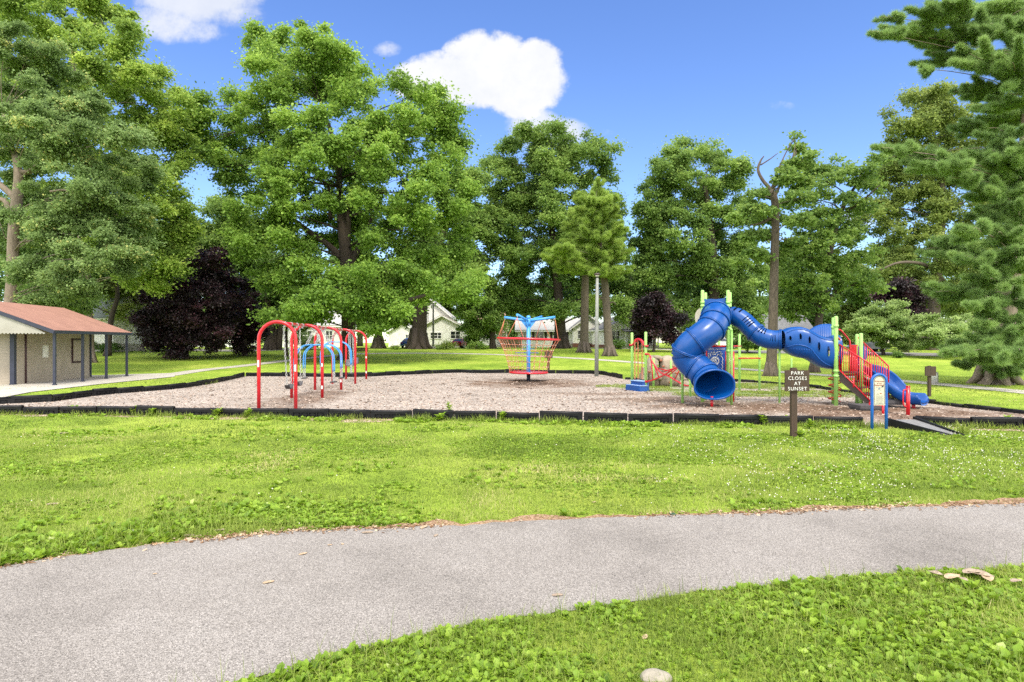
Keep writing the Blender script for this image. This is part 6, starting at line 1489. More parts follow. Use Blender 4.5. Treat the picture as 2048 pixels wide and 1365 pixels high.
house('white sided house with blue-grey roof beyond the shelter', 205, 76, 3.6, 4.2, 3.6, 2.8, -0.35, 'roofblue', wins=[(0.9, 1.6, 0.9, 1.3, 2)], ridge='x', base_h=1.0, found='concrete', chimney=None)
house('grey-roofed house glimpsed behind the crawl tunnel', 1545, 105, 13, 8, 2.6, 2.6, 0.0, 'roofgrey', wins=[(-4, 1.2, 1.4, 1.3, 2), (0, 1.2, 1.4, 1.3, 2), (4, 1.2, 1.4, 1.3, 2)], ridge='x', base_h=0.5)
house('pale house glimpsed between tower posts behind the maze panel', 1432, 104, 7.0, 8, 2.5, 1.8, 0.0, 'roofgrey', wins=[(-1.8, 1.3, 1.2, 1.2, 2), (1.4, 1.3, 1.2, 1.2, 2)], ridge='x', base_h=0.5)
house('white house glimpsed under the right pine boughs', 1940, 112, 9, 8, 2.8, 1.9, 0.0, 'rooflight', wins=[(-2.5, 1.3, 1.4, 1.3, 2), (2, 1.3, 1.4, 1.3, 2)], ridge='x', base_h=0.4)
house('white house glimpsed under the plum trees', 425, 112, 10, 8, 2.8, 2.0, 0.0, 'rooftaupe', wins=[(-3, 1.2, 1.4, 1.3, 2), (1, 1.2, 1.8, 1.3, 2), (4, 1.2, 1.0, 1.3, 2)], ridge='x', base_h=0.4)
# wooden fence left of the ranch house
b = ground(P(1022, 0, 101).x, 101); r = thing('board_fence', 'weathered brown board fence left of the white ranch house', 'fence', b)
mb = MB()
for k in range(22): mb.box(b + Vector((-1.6 + k * 0.155, 0, 0.85)), (0.14, 0.03, 1.7 + random.uniform(-.03, .03)))
mb.build('boards', M['fencewood'], r); mb = MB()
for z in (0.5, 1.3): mb.box(b + Vector((0, 0.05, z)), (3.4, 0.06, 0.09))
mb.build('rail', M['fencewood'], r)
# utility poles
for px_, top, Y, lab in ((866.5, 606, 88, 'thin grey utility pole beside the two-storey house'), (856, 625, 104, 'pale slender pole beside the wide flared trunk')):
    b = ground(P(px_, 0, Y).x, Y); r = thing('utility_pole', lab, 'pole', b)
    t_ = P(px_, top, Y); MB().tube([b - UZ * .1, t_], [0.16, 0.1], 10).build('pole', M['pole'], r); MB().lathe(b, [(0.4, 0), (0.4, 0.25), (0.2, 0.35)], 12).build('base', M['concrete'], r); MB().box(t_ - UZ * 0.1, (0.5, 0.12, 0.12)).build('crossarm', M['pole'], r)

# ------------------------------------------------------------------ cars
def car(label, px, Y, yaw, m, kind='car', lift=0.0):
    b = ground(P(px, 0, Y).x, Y, lift); r = thing('parked_car', label, 'car', b, 'cars parked along the streets')
    ca, sa = math.cos(yaw), math.sin(yaw); ux, uy = Vector((ca, sa, 0)), Vector((-sa, ca, 0))
    T = lambda x, y, z: b + ux * x + uy * y + UZ * z
    if kind == 'car': prof = [(-2.2, 0.35), (-2.25, 0.6), (-2.15, 0.88), (-1.6, 0.97), (-0.95, 1.02), (0.9, 1.0), (1.55, 0.92), (2.05, 0.78), (2.25, 0.6), (2.22, 0.35)]; cab = [(-1.75, 0.95), (-1.1, 1.36), (-0.55, 1.45), (0.2, 1.43), (1.05, 0.98)]
    else: prof = [(-2.4, 0.4), (-2.45, 0.75), (-2.4, 1.05), (-1.8, 1.1), (0.9, 1.1), (1.6, 1.0), (2.2, 0.9), (2.4, 0.7), (2.38, 0.4)]; cab = [(-2.35, 1.05), (-2.15, 1.75), (-1.5, 1.85), (0.3, 1.82), (1.3, 1.08)]
    def loft(pr, ws, m_, nm, par):
        vs = []; fs = []; n = len(pr)
        for wv in ws: vs += [T(x * wv[1], wv[0], z * wv[2] + (1 - wv[2]) * 0.5) for x, z in pr]
        for k in range(len(ws) - 1):
            for j in range(n): fs.append((k * n + j, (k + 1) * n + j, (k + 1) * n + (j + 1) % n, k * n + (j + 1) % n))
        fs += [tuple(range(n)), tuple(reversed([(len(ws) - 1) * n + j for j in range(n)]))]
        return MB().add(vs, fs).build(nm, M[m_], par)
    bd = loft(prof, [(-0.9, 0.97, 0.94), (-0.8, 1, 1), (0.8, 1, 1), (0.9, 0.97, 0.94)], m, 'body', r)
    vs = []; n = len(cab)
    for wv, k in ((-0.78, 1), (-0.56, 0.0), (0.56, 0.0), (0.78, 1)): pass
    lo = lambda z: 0.82 - (z - 0.95) * 0.42
    vs = [T(x, -lo(z), z) for x, z in cab] + [T(x, lo(z), z) for x, z in cab]; fs = [(j, n + j, n + j + 1, j + 1) for j in range(n - 1)] + [tuple(range(n)), tuple(reversed(range(n, 2 * n)))]
    MB().add(vs, fs).build('cabin', m and M[m], bd)
    gl = MB()
    for s in (-1, 1):
        q = [(x * 0.9 - 0.02, z) for x, z in cab]; zc_ = sum(z for x, z in q) / n
        pts = [T(x, s * (lo(z2) + 0.012), z2) for x, z2 in [(x, 0.99 + (z - 0.95) * 0.86) for x, z in q]]
        gl.add(pts, [tuple(range(n)) if s < 0 else tuple(reversed(range(n)))])
    for (i0, i1) in ((0, 1), (n - 2, n - 1)):
        (xa, za), (xb, zb2) = cab[i0], cab[i1]; e = -0.02 if i0 == 0 else 0.02
        f = lambda t: (xa + (xb - xa) * t + e, za + (zb2 - za) * t + 0.015)
        (x1, z1), (x2, z2) = f(0.1), f(0.92); gl.add([T(x1, -lo(z1) * 0.88, z1), T(x1, lo(z1) * 0.88, z1), T(x2, lo(z2) * 0.86, z2), T(x2, -lo(z2) * 0.86, z2)], [(0, 1, 2, 3)])
    gl.build('window', M['glass'], bd)
    for x in (-1.35, 1.4):
        for s in (-1, 1):
            c = T(x, s * 0.8, 0.33); mb = MB(); mb.tube([c - uy * 0.11, c + uy * 0.11], 0.33, 16); o = mb.build('wheel', M['tyre'], r)
            MB().tube([c + uy * (s * 0.1), c + uy * (s * 0.125)], 0.19, 12).build('rim', M['steel'], o)
    for s in (-1, 1):
        MB().box(T(-2.17, s * 0.62, 0.8), (0.14, 0.36, 0.16), (ux, uy, UZ)).build('tail_light', M['taillight'], r); MB().box(T(2.12, s * 0.62, 0.68), (0.18, 0.36, 0.13), (ux, uy, UZ)).build('headlight', M['headlight'], r)
    MB().box(T(-2.24, 0, 0.55), (0.06, 0.5, 0.14), (ux, uy, UZ)).build('number_plate', M['trim'], r)
car('blue car parked on a drive left of the wide flared trunk', 822, 92, R(80), 'carblue')
car('red car parked before the white two-storey house', 924, 93, R(70), 'carred')
car('white car seen between the tower posts behind the maze panel', 1443, 86, R(10), 'carwhite')
car('dark silver car parked on the road behind the staircase railing', 1735, 76, R(178), 'carsilver')
car('white van-like car half hidden behind the broad plum tree', 290, 84, R(20), 'carwhite', 'van')
# ------------------------------------------------------------------ grass, weeds, flowers, litter
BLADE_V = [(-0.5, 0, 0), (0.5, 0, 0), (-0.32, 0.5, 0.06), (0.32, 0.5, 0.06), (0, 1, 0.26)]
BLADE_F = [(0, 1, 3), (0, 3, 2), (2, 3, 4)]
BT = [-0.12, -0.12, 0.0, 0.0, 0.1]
def free(x, y, beds=True):
    k = ~inside(PATH_POLY, x, y)
    v = inside(VERGE_POLY, x, y); k &= ~(v & (rng.random(len(x)) < 0.93))
    if beds: k &= ~inside(BED_POLY, x, y)
    return k
def blades(name, x, y, hmin, hmax, w, tone, m='grassblade', lean=0.5):
    n = len(x); p = np.stack([x, y, gz(y) - 0.004], 1)
    a = rng.uniform(0, 2 * np.pi, n); ln = np.abs(rng.normal(0, lean, n))
    d = np.stack([np.cos(a) * ln, np.sin(a) * ln, np.ones(n)], 1)
    nn = np.stack([np.cos(a + rng.normal(0, .7, n)), np.sin(a), rng.normal(0, .2, n)], 1)
    h = rng.uniform(hmin, hmax, n); sc = np.stack([w * rng.uniform(0.7, 1.3, n), h, h], 1)
    return p, frames(d, nn), sc, tone
def field(n, y0, y1, spread=1.2):
    n = int(n * 1.36)
    y = np.sqrt(rng.uniform((y0 * (0.82 if y0 < 4 else 1)) ** 2, y1 ** 2, n)); x = rng.uniform(-spread, spread, n) * y; return x, y
def patch_tone(x, y):
    return 0.02 + 0.55 * vnoise(x, y * 1.6, 0.42, 3) + 0.42 * vnoise(x, y * 1.5, 1.3, 5)
all_b = []
def add_field(n, y0, y1, h0, h1, w, lean=0.6, keep=None):
    x, y = field(n, y0, y1); k = free(x, y)
    dens = 0.35 + 0.65 * vnoise(x, y, 1.7, 9); k &= rng.random(len(x)) < dens
    if keep is not None: k &= keep(x, y)
    x, y = x[k], y[k]; t = patch_tone(x, y) + rng.normal(0, 0.12, len(x))
    hh = 0.65 + 0.7 * vnoise(x, y, 0.9, 21)
    p, fr, sc, t = blades('', x, y, h0, h1, w, t, lean=lean); sc[:, 1:] *= hh[:, None]
    all_b.append((p, fr, sc, t))
add_field(110000, 3.5, 6.6, 0.03, 0.1, 0.006)
add_field(110000, 5.2, 9.5, 0.03, 0.075, 0.009)
add_field(120000, 9.5, 14.5, 0.03, 0.075, 0.014)
add_field(70000, 14.5, 19.5, 0.03, 0.08, 0.02)
add_field(60000, 19.5, 40, 0.03, 0.07, 0.035)
p, fr, sc, t = [np.concatenate(q) for q in zip(*all_b)]
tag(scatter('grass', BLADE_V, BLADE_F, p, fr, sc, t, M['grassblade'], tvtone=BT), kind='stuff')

# taller grass tufts along edges
def edge_pts(pts, n, lo, hi):
    c = curve(pts, 10); i = rng.integers(0, len(c) - 1, n); f_ = rng.random(n)
    a = np.array([(q.x, q.y) for q in c]); q = a[i] * (1 - f_[:, None]) + a[i + 1] * f_[:, None]
    return q[:, 0] + rng.normal(0, 0.03, n), q[:, 1] - rng.uniform(lo, hi, n) ** 1
xs1, ys1 = edge_pts(front, 16000, -0.02, 0.35); k = vnoise(xs1, ys1, 0.9, 31) * rng.random(len(xs1)) > 0.24; xs1, ys1 = xs1[k], ys1[k]
xs2, ys2 = edge_pts(front2, 900, 0.0, 0.3); xs3, ys3 = edge_pts(back[2:12], 3500, -0.5, -0.05); xs4, ys4 = edge_pts(back[20:], 2500, -0.4, -0.05)
k = vnoise(xs3, ys3, 0.7, 37) > 0.45; xs3, ys3 = xs3[k], ys3[k]
x = np.concatenate([xs1, xs2, xs3, xs4]); y = np.concatenate([ys1, ys2, ys3, ys4])
p, fr, sc, t = blades('', x, y, 0.06, 0.24, 0.018, 0.3 + 0.3 * rng.random(len(x)), lean=0.45); sc[:, 1:] *= (0.45 + 0.8 * vnoise(x, y, 1.8, 35))[:, None]
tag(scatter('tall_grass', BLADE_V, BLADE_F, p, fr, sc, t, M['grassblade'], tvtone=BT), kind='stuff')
# grass growing through the wood chips
gx, gy = [], []
for (sx_, sy_, rx_, ry_, c_, st_) in sp:
    if c_ is GN:
        n = int(900 * rx_ * ry_ * st_); a = rng.uniform(0, 2 * np.pi, n); r_ = np.sqrt(rng.random(n)) * 0.95
        gx.append(sx_ + np.cos(a) * r_ * rx_); gy.append(sy_ + np.sin(a) * r_ * ry_)
x, y = np.concatenate(gx), np.concatenate(gy); k = inside(BED_POLY, x, y) & (vnoise(x, y, 1.2, 41) > 0.42); x, y = x[k], y[k]
p, fr, sc, t = blades('', x, y, 0.03, 0.11, 0.03, 0.35 + 0.35 * rng.random(len(x)), lean=0.6); p[:, 2] += 0.006
tag(scatter('bed_grass', BLADE_V, BLADE_F, p, fr, sc, t, M['grassblade'], tvtone=BT), kind='stuff')

# broad-leaved weeds: plantain rosettes and clover
WL_V = [(0, 0, 0), (-0.2, 0.3, 0.07), (0, 0.3, 0.02), (0.2, 0.3, 0.07), (-0.27, 0.68, 0.12), (0, 0.72, 0.05), (0.27, 0.68, 0.12), (0, 0.98, -0.02)]
WL_F = [(0, 2, 1), (0, 3, 2), (1, 2, 5), (1, 5, 4), (2, 3, 6), (2, 6, 5), (4, 5, 7), (5, 6, 7)]
WT = [-0.1, 0, 0.06, 0, 0, 0.06, 0, 0.02]
def rosettes(cx, cy, lo, hi, kmin=5, kmax=10, tilt=(0.15, 0.9), tone=0.5):
    k = rng.integers(kmin, kmax, len(cx)); idx = np.repeat(np.arange(len(cx)), k); n = len(idx)
    a = rng.uniform(0, 2 * np.pi, n); el = rng.uniform(tilt[0], tilt[1], n)
    d = np.stack([np.cos(a) * np.cos(el), np.sin(a) * np.cos(el), np.sin(el)], 1)
    nn = np.stack([-np.cos(a) * np.sin(el), -np.sin(a) * np.sin(el), np.cos(el)], 1) + rng.normal(0, 0.18, (n, 3))
    base = np.stack([cx, cy, gz(cy) - 0.003], 1)[idx]; base[:, :2] += rng.normal(0, 0.008, (n, 2))
    sz_ = rng.uniform(lo, hi, len(cx))[idx] * rng.uniform(0.7, 1.15, n)
    ct = rng.normal(0, 0.12, len(cx))[idx]
    return base, frames(d, nn), sz_, tone + ct + rng.normal(0, 0.12, n)
W = []
def weed_field(n, y0, y1, lo, hi, cond, **kw):
    x, y = field(n, y0, y1); k = free(x, y) & cond(x, y); W.append(rosettes(x[k], y[k], lo, hi, **kw))
near_side = lambda x, y: y < np.interp(x, [p.x for p in near_r], [p.y for p in near_r])
# dense patch at the near right
weed_field(13000, 3.5, 6.6, 0.04, 0.08, lambda x, y: near_side(x, y) & (vnoise(x, y, 2.2, 51) + 0.35 * rng.random(len(x)) > 0.5))
weed_field(3000, 3.5, 6.6, 0.06, 0.1, lambda x, y: near_side(x, y) & (vnoise(x, y, 1.1, 53) > 0.48), tilt=(0.3, 1.1), tone=0.42)
weed_field(9000, 3.5, 6.6, 0.025, 0.045, near_side, tone=0.55)
# lush verge on the far left side of the path
lush = lambda x, y: (~near_side(x, y)) & (rng.random(len(x)) > np.clip((x + 2.6 + 1.6 * (vnoise(x, y, 0.8, 57) - 0.5)) / 2.2, 0, 1) ** 0.7) & (y < np.interp(x, [p.x for p in far_r], [p.y for p in far_r]) + 1.35 + 0.8 * (vnoise(x, y, 0.9, 58) - 0.5))
weed_field(32000, 5.4, 9.2, 0.04, 0.08, lambda x, y: lush(x, y) & (vnoise(x, y, 1.9, 59) > 0.25))
weed_field(6000, 5.4, 9.2, 0.07, 0.12, lambda x, y: lush(x, y) & (vnoise(x, y, 1.0, 60) > 0.5), tilt=(0.3, 1.15), tone=0.45)
# clover and small weeds in patches over the mid lawn
weed_field(26000, 6, 15, 0.025, 0.06, lambda x, y: (~near_side(x, y)) & (vnoise(x, y, 0.75, 61) > 0.56), tone=0.5)
weed_field(5000, 7, 17, 0.06, 0.11, lambda x, y: (~near_side(x, y)) & (vnoise(x, y, 0.9, 67) > 0.66), tone=0.48)
xs1, ys1 = edge_pts(front, 1500, 0.05, 0.8); k = vnoise(xs1, ys1, 0.8, 71) > 0.55; W.append(rosettes(xs1[k], ys1[k], 0.06, 0.14))
p, fr, s, t = [np.concatenate(q) for q in zip(*W)]
tag(scatter('broadleaf_weeds', WL_V, WL_F, p, fr, s, t, M['weedleaf'], tvtone=WT), kind='stuff')
# long grass among the lush verge
x, y = field(30000, 5.4, 9.2); k = free(x, y) & lush(x, y) & (vnoise(x, y, 0.9, 73) > 0.4); x, y = x[k], y[k]
p, fr, sc, t = blades('', x, y, 0.09, 0.22, 0.011, 0.42 + 0.2 * rng.random(len(x)), lean=0.9); A = [(p, fr, sc, t)]
x, y = field(9000, 3.5, 6.6); k = free(x, y) & near_side(x, y) & (vnoise(x, y, 1.2, 75) > 0.55); x, y = x[k], y[k]
p, fr, sc, t = blades('', x, y, 0.08, 0.2, 0.007, 0.42 + 0.25 * rng.random(len(x)), lean=0.9); A.append((p, fr, sc, t))
p, fr, sc, t = [np.concatenate(q) for q in zip(*A)]
tag(scatter('long_grass', BLADE_V, BLADE_F, p, fr, sc, t, M['grassblade'], tvtone=BT), kind='stuff')
# plantain seed stalks along the near edge
c = np.array([(q.x, q.y) for q in near_r]); i = rng.integers(0, len(c), 260); x, y = c[i, 0] + rng.normal(0, .05, 260), c[i, 1] - np.abs(rng.normal(0.05, 0.16, 260))
p, fr, sc, t = blades('', x, y, 0.1, 0.27, 0.006, rng.random(260), lean=0.12)
tag(scatter('seed_stalks', BLADE_V, BLADE_F, p, fr, sc, t, M['stalk']), kind='stuff')
# white clover heads
OCT_V = [(1, 0, 0), (-1, 0, 0), (0, 1, 0), (0, -1, 0), (0, 0, 1), (0, 0, -1)]; OCT_F = [(0, 2, 4), (2, 1, 4), (1, 3, 4), (3, 0, 4), (2, 0, 5), (1, 2, 5), (3, 1, 5), (0, 3, 5)]
x, y = field(7000, 6, 16.2); right = np.clip((x / y - 0.12) / 0.5, 0.02, 1)
k = free(x, y) & (rng.random(len(x)) < right) & (vnoise(x, y, 0.7, 81) + 0.5 * vnoise(x, y, 2.2, 83) > 0.72); x, y = x[k], y[k]
p = np.stack([x, y, rng.uniform(0.04, 0.085, len(x))], 1); n = len(x)
tag(scatter('clover_flowers', OCT_V, OCT_F, p, np.repeat(np.eye(3)[None], n, 0), rng.uniform(0.006, 0.012, n) * (0.8 + y / 26), rng.random(n), M['clover']), kind='stuff')
# loose chips and dark clods on the bed, litter along the path edge
x = rng.uniform(-22, 16, 60000); y = rng.uniform(13, 46, 60000); k = inside(BED_POLY, x, y) & (rng.random(60000) < 16 / y); x, y = x[k], y[k]; n = len(x)
p = np.stack([x, y, np.full(n, 0.014)], 1); d = rng.normal(0, 1, (n, 3)) * [1, 1, 0.15]; nn = np.array([0, 0, 1]) + rng.normal(0, 0.4, (n, 3))
CH_V = [(-0.5, -0.5, 0), (0.5, -0.5, 0), (0.4, 0.5, 0.06), (-0.45, 0.45, 0.0)]
L_ = rng.uniform(0.03, 0.09, n); tone = rng.random(n) ** 0.8
tag(scatter('loose_chips', CH_V, [(0, 1, 2), (0, 2, 3)], p, frames(d, nn), np.stack([L_ * 0.45, L_, L_], 1), tone, M['chip']), kind='stuff')
n = 260; x = rng.uniform(-14, 14, 900); y = rng.uniform(13.5, 38, 900); k = inside(BED_POLY, x, y); x, y = x[k][:n], y[k][:n]; n = len(x)
p = np.stack([x, y, np.full(n, 0.02)], 1)
tag(scatter('dark_clods', OCT_V, OCT_F, p, frames(rng.normal(0, 1, (n, 3)) * [1, 1, .1], np.array([0, 0, 1]) + rng.normal(0, .1, (n, 3))), np.stack([rng.uniform(.02, .05, n), rng.uniform(.04, .1, n), np.full(n, .02)], 1), rng.random(n) * 0.12, M['chip']), kind='stuff')
c = np.array([(q.x, q.y) for q in far_r]); N = 7000; i = rng.integers(0, len(c) - 1, N); x, y = c[i, 0] + rng.normal(0, .05, N), c[i, 1] + rng.normal(0.03, 0.075, N)
k = vnoise(x, y, 0.8, 91) + 0.4 * rng.random(N) > 0.52; x, y = x[k], y[k]; n = len(x)
p = np.stack([x, y, np.full(n, 0.014)], 1); L_ = rng.uniform(0.012, 0.05, n)
tag(scatter('leaf_litter', CH_V, [(0, 1, 2), (0, 2, 3)], p, frames(rng.normal(0, 1, (n, 3)) * [1, 1, .2], np.array([0, 0, 1]) + rng.normal(0, .4, (n, 3))), np.stack([L_ * rng.uniform(.2, .7, n), L_, L_], 1), rng.random(n), M['litter']), kind='stuff')

# --- single things lying about: leaves, bark, twigs, stone, emerging weeds
def dry_leaf(px, py, L, ang, m, label, cat='leaf', name='fallen_leaf', curl=0.5):
    g = G(px, py, 0.012); s = L
    vs = []; fs = []; N, K = 7, 4; d = Vector((math.cos(ang), math.sin(ang), 0)); w = Vector((-d.y, d.x, 0))
    for i in range(N + 1):
        t = i / N; hw = 0.32 * math.sin(math.pi * min(1, t * 0.96 + 0.03)) ** 0.8 * (1 - 0.25 * t)
        for j in range(-2, 3):
            u_ = j / 2; z = curl * (0.35 * (u_ * hw * 2) ** 2 + 0.16 * (t - 0.4) ** 2) + 0.02 * math.sin(7 * t + j)
            vs.append(g + d * (s * (t - 0.5)) + w * (s * hw * u_) + UZ * (s * z))
    for i in range(N):
        for j in range(4): fs.append((i * 5 + j, i * 5 + j + 1, i * 5 + 6 + j, i * 5 + 5 + j))
    o = MB().add(vs, fs, True).build(name, M[m], loc=tuple(g)); so = o.modifiers.new('thickness', 'SOLIDIFY'); so.thickness = 0.002 + 0.01 * s
    return tag(o, label, cat, 'fallen leaves and bark lying about')
LL = [(537, 1167, .1, .5, 'dryleaf', 'curled tan leaf alone in the middle of the asphalt path'), (872, 1073, .085, 1.2, 'paleleaf', 'upright cream leaf near the far edge of the path centre'), (735, 1067, .13, .1, 'paleleaf', 'long pale leaf at the path edge left of the cream leaf'),
      (543, 1018, .13, .4, 'paleleaf', 'large pale leaf caught in the grass above the left verge'), (105, 1010, .16, .3, 'paleleaf', 'long pale bark strip on the lawn far left'), (378, 1073, .13, .0, 'paleleaf', 'white leaf on the dirt edge below the lush verge'), (1345, 1030, .12, 2.0, 'greenleaf', 'dark green curled leaf standing on the far path edge'),
      (1115, 1193, .1, .1, 'paleleaf', 'small silver twig-like leaf near the near weeds at centre'), (848, 1056, .12, .9, 'dryleaf', 'tan leaf on the dirt edge behind the cream leaf'), (1042, 1043, .08, 1.5, 'paleleaf', 'white upright leaf at the path edge right of centre'), (660, 1092, .05, .3, 'dryleaf', 'small brown leaf bit left on the path near its far edge'),
      (685, 1090, .05, 2.1, 'dryleaf', 'reddish brown leaf bit beside another near the far path edge'), (606, 1110, .09, .7, 'dryleaf', 'thin curled brown leaf on the upper left of the path'), (440, 1062, .12, .2, 'paleleaf', 'pale torn leaf where lush verge meets the path'), (125, 868, .26, .2, 'paleleaf', 'pale bark scrap on the upper left lawn'),
      (1188, 1006, .08, .6, 'dryleaf', 'brown leaf in the grass just above the path centre'), (985, 1243, .1, .4, 'paleleaf', 'pale leaf pair at the edge of the near weeds'), (1290, 1277, .08, 1.0, 'dryleaf', 'peach coloured leaf among the near weeds at centre'), (1655, 1195, .09, .8, 'dryleaf', 'peach leaf among the near weeds on the right'), (310, 1150, .04, .2, 'dryleaf', 'tiny dark brown leaf bit left on the path')]
for px_, py_, L, a, m, lab in LL: dry_leaf(px_, py_, L, a, m, lab)
for q, (px_, py_, L, a, m) in enumerate([(1962, 1163, .2, 2.5, 'paleleaf'), (1945, 1158, .2, .1, 'paleleaf'), (1905, 1168, .18, .3, 'dryleaf'), (1870, 1160, .13, 2.2, 'paleleaf'), (1925, 1172, .1, 1.8, 'paleleaf'), (2032, 1176, .12, .2, 'paleleaf'), (1975, 1170, .16, 1.1, 'dryleaf')]):
    o = dry_leaf(px_, py_, L, a, m, ['topmost cream bark strip in the heap at right', 'horizontal cream bark strip in the heap at right', 'brown bark strip left of the heap at right', 'leftmost tilted bark strip by the near right path edge', 'short cream bark piece below the heap', 'lone pale bark piece right of the heap', 'brown curled bark piece under the heap'][q], 'bark', 'bark_strip', 0.9); o.location.z += 0.05
g = G(1312, 1362); mb = MB(); mb.ball(g + UZ * 0.02, 0.1, 18, 12, (0.1, 0.075, 0.045))
for v_ in mb.v: v_ += (v_ - g) * (0.22 * mnoise.noise(v_ * 14))
tag(mb.build('stone', M['stone']), 'pale flat stone among weeds at the bottom edge', 'stone')
def sprig(px, py, h, label, n=14, m='weedleaf', leaf=0.14):
    b = G(px, py); r = thing('weed_plant', label, 'weed', b, 'weeds sprouting along the border timbers'); mb = MB(); P_, D_, N_ = [], [], []
    for k in range(3):
        t_ = b + Vector((random.uniform(-.1, .1), random.uniform(-.06, .06), h * random.uniform(.7, 1))); mb.tube([b, b.lerp(t_, .5) + Vector((.01, 0, 0)), t_], [.008, .006, .003], 5)
        for q in range(n):
            f_ = 0.15 + 0.85 * q / n; a = q * 2.4 + k; P_.append(b.lerp(t_, f_)); D_.append((math.cos(a), math.sin(a), .45)); N_.append((-math.cos(a) * .4, -math.sin(a) * .4, 1))
    mb.build('stem', M['stalk'] if False else M['leaf_mid'], r)
    scatter('leaves', WL_V, WL_F, np.array(P_), frames(np.array(D_), np.array(N_)), leaf * rng.uniform(.6, 1.2, len(P_)), 0.6 + rng.normal(0, .15, len(P_)), M[m], r, tvtone=WT)
for px_, py_, h, lab in [(898, 838, .5, 'tall bright weed in front of the middle of the front timbers'), (880, 842, .2, 'low weed left of the tall bright weed'), (1003, 842, .26, 'feathery weed right of the tall bright weed'), (148, 829, .28, 'weed sprig at the left end of the front timbers'), (195, 829, .26, 'second weed sprig at the left end of the front timbers'), (268, 831, .24, 'weed sprig before the left front timbers'), (303, 832, .24, 'weed sprig halfway to the near swing arch'), (432, 834, .28, 'weed clump left of the near swing arch'), (493, 836, .26, 'weed sprig just left of the near red leg'), (1530, 850, .28, 'weed clump between the tunnel and the brown sign'), (1600, 874, .14, 'small weed at the foot of the brown lettered sign'), (1618, 858, .22, 'weed right of the brown lettered sign'), (2020, 852, .3, 'weed sprig on the front timbers at far right'), (1575, 848, .22, 'weed left of the brown sign post')]:
    sprig(px_, py_, h, lab)
g = G(1925, 868); x = rng.normal(g.x, .05, 70); y = rng.normal(g.y, .05, 70); p, fr, sc, t = blades('', x, y, .2, .42, .02, .45 + .2 * rng.random(70), lean=.55)
r = thing('grass_clump', 'spiky tall grass clump growing beside the ramp rail', 'grass clump', g); scatter('blades', BLADE_V, BLADE_F, p, fr, sc, t, M['grassblade'], r, tvtone=BT)

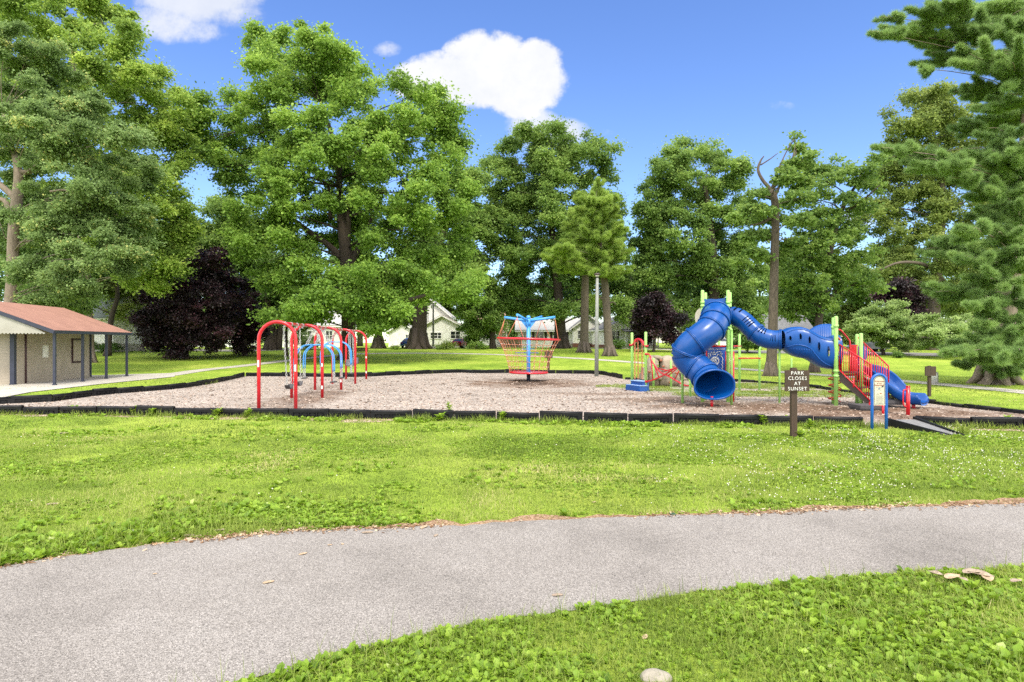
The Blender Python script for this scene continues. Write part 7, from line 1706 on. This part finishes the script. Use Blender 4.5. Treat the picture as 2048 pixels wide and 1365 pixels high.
# ------------------------------------------------------------------ sky with clouds
SUN_EL, SUN_AZ = 58.0, 163.0        # azimuth measured clockwise from the view direction (+Y)
def world():
    w = bpy.data.worlds.new('World'); scene.world = w; w.use_nodes = True; nt = w.node_tree
    for n in list(nt.nodes): nt.nodes.remove(n)
    out = node(nt, 'ShaderNodeOutputWorld'); bg = node(nt, 'ShaderNodeBackground'); nt.links.new(bg.outputs[0], out.inputs[0]); bg.inputs[1].default_value = SKY
    sky = node(nt, 'ShaderNodeTexSky'); sky.sky_type = 'NISHITA'; sky.sun_disc = False; sky.sun_elevation = R(SUN_EL); sky.sun_rotation = R(SUN_AZ)
    sky.air_density = 1.0; sky.dust_density = 0.3; sky.ozone_density = 2.5; sky.altitude = 300
    hs = node(nt, 'ShaderNodeHueSaturation'); hs.inputs['Saturation'].default_value = 1.18; hs.inputs['Hue'].default_value = 0.513; hs.inputs['Value'].default_value = 0.98; nt.links.new(sky.outputs[0], hs.inputs['Color'])
    tc = node(nt, 'ShaderNodeTexCoord'); sx = node(nt, 'ShaderNodeSeparateXYZ'); nt.links.new(tc.outputs['Generated'], sx.inputs[0])
    def mth(op, a, b=None, c=None):
        n = node(nt, 'ShaderNodeMath', operation=op)
        for i, v in enumerate((a, b, c)):
            if v is None: continue
            if isinstance(v, (int, float)): n.inputs[i].default_value = v
            else: nt.links.new(v, n.inputs[i])
        return n.outputs[0]
    yy = mth('MAXIMUM', sx.outputs[1], 0.02); u = mth('DIVIDE', sx.outputs[0], yy); v = mth('DIVIDE', sx.outputs[2], yy)
    cb = node(nt, 'ShaderNodeCombineXYZ'); nt.links.new(u, cb.inputs[0]); nt.links.new(v, cb.inputs[1])
    def nz(scale, det, rough=0.6):
        n = node(nt, 'ShaderNodeTexNoise'); n.inputs['Scale'].default_value = scale; n.inputs['Detail'].default_value = det; n.inputs['Roughness'].default_value = rough; nt.links.new(cb.outputs[0], n.inputs['Vector']); return n.outputs[0]
    n1, n2 = nz(8, 9, 0.66), nz(24, 8, 0.68)
    def blob(px, py, rx, ry, st=1.0):
        a = mth('DIVIDE', mth('SUBTRACT', u, (px - CX) / F), rx / F); b = mth('DIVIDE', mth('SUBTRACT', v, (HY - py) / F), ry / F)
        return mth('MULTIPLY', mth('MAXIMUM', mth('SUBTRACT', 1.0, mth('ADD', mth('MULTIPLY', a, a), mth('MULTIPLY', b, b))), 0.0), st)
    def field_(blobs, amp, lo, hi, nn):
        f = None
        for b in blobs: o = blob(*b); f = o if f is None else mth('MAXIMUM', f, o)
        f = mth('ADD', f, mth('MULTIPLY', mth('SUBTRACT', nn, 0.5), mth('MULTIPLY', amp, mth('MINIMUM', mth('MULTIPLY', f, 6.0), 1.0))))
        mr = node(nt, 'ShaderNodeMapRange'); mr.interpolation_type = 'SMOOTHSTEP'; mr.inputs['From Min'].default_value = lo; mr.inputs['From Max'].default_value = hi; nt.links.new(f, mr.inputs[0]); return mr.outputs[0]
    nmix = mth('ADD', mth('MULTIPLY', n1, 0.6), mth('MULTIPLY', n2, 0.4))
    solid = field_([(975, 120, 105, 68), (895, 150, 110, 55), (1045, 145, 100, 70), (1085, 165, 62, 62), (960, 180, 130, 45), (1035, 205, 70, 45), (840, 160, 75, 45), (1075, 120, 60, 50)], 2.6, 0.1, 0.62, nmix)
    soft = field_([(400, -5, 160, 70, 1.3), (330, 40, 95, 55, 1.0), (460, 25, 90, 45, .95), (390, 55, 100, 40, .7), (1060, 245, 70, 44, 1.1), (1130, 265, 66, 40, 1.1), (1100, 285, 80, 40, .7), (775, 98, 36, 20, .5), (1725, 435, 48, 46, .8), (1550, 212, 60, 16, .26), (930, 300, 34, 40, .5), (1215, 265, 160, 12, .2), (1350, 275, 120, 10, .16), (700, 470, 900, 120, .1)], 2.6, 0.22, 1.0, nmix)
    cov = mth('MAXIMUM', solid, mth('MULTIPLY', soft, 0.8))
    cr = ramp(nt, [(0.3, (CLD * 0.84, CLD * 0.87, CLD * 0.93)), (0.62, (CLD, CLD, CLD))]); nt.links.new(n1, cr.inputs[0])
    mx = node(nt, 'ShaderNodeMix', data_type='RGBA'); nt.links.new(cov, mx.inputs[0]); nt.links.new(hs.outputs[0], mx.inputs[6]); 
    sc = node(nt, 'ShaderNodeVectorMath', operation='SCALE'); nt.links.new(cr.outputs[0], sc.inputs[0]); sc.inputs['Scale'].default_value = 8.0
    nt.links.new(sc.outputs[0], mx.inputs[7])
    # unseen broken cloud, added behind and above the viewer as white fill light
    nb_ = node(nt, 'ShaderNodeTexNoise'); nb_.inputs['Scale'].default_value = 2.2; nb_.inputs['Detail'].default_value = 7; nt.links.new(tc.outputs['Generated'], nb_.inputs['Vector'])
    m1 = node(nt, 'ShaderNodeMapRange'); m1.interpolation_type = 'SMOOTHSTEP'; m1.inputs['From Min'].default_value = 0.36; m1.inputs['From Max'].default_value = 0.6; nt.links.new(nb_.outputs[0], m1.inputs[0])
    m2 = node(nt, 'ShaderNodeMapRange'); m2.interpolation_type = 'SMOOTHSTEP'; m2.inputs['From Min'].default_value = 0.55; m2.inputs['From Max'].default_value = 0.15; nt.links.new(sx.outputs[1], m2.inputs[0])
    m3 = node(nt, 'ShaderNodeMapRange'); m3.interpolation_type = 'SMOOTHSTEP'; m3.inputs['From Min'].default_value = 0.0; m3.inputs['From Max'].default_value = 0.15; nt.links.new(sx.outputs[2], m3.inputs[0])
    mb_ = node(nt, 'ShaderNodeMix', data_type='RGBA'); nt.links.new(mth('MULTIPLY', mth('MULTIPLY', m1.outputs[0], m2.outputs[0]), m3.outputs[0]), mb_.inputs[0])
    nt.links.new(mx.outputs[2], mb_.inputs[6]); mb_.inputs[7].default_value = (BACK_FILL, BACK_FILL * 0.96, BACK_FILL * 0.9, 1)
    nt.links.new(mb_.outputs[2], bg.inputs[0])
BACK_FILL = 15.5  # brightness of the added fill cloud, set to lift the shadows
SKY, CLD = 0.13, 0.48
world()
sl_ = bpy.data.lights.new('sun', 'SUN'); sl_.energy = 1.85; sl_.angle = R(12); sl_.color = (1.0, 0.92, 0.78)
so = bpy.data.objects.new('sun', sl_); COL.objects.link(so)
az, el = R(SUN_AZ), R(SUN_EL); sdir = Vector((math.sin(az) * math.cos(el), math.cos(az) * math.cos(el), math.sin(el)))
so.rotation_euler = (-sdir).to_track_quat('-Z', 'Y').to_euler(); so.location = sdir * 60

# ------------------------------------------------------------------ camera
cd = bpy.data.cameras.new('camera'); cam = bpy.data.objects.new('camera', cd); COL.objects.link(cam)
cam.location = (0, 0, H); cam.rotation_euler = (math.pi / 2, 0, 0)
cd.sensor_fit = 'HORIZONTAL'; cd.sensor_width = 36; cd.lens = 36 * F / 2048; cd.shift_y = (HY - 682) / 2048
cd.clip_start = 0.1; cd.clip_end = 2000
scene.camera = cam
scene.view_settings.view_transform = 'Standard'; scene.view_settings.look = 'None'; scene.view_settings.gamma = 1.0
scene.view_settings.exposure = 1.06
scene.cycles.max_bounces = 8; scene.cycles.diffuse_bounces = 4; scene.cycles.transmission_bounces = 4; scene.cycles.use_denoising = False; scene.cycles.adaptive_threshold = 0.006; scene.cycles.sample_clamp_indirect = 4.0
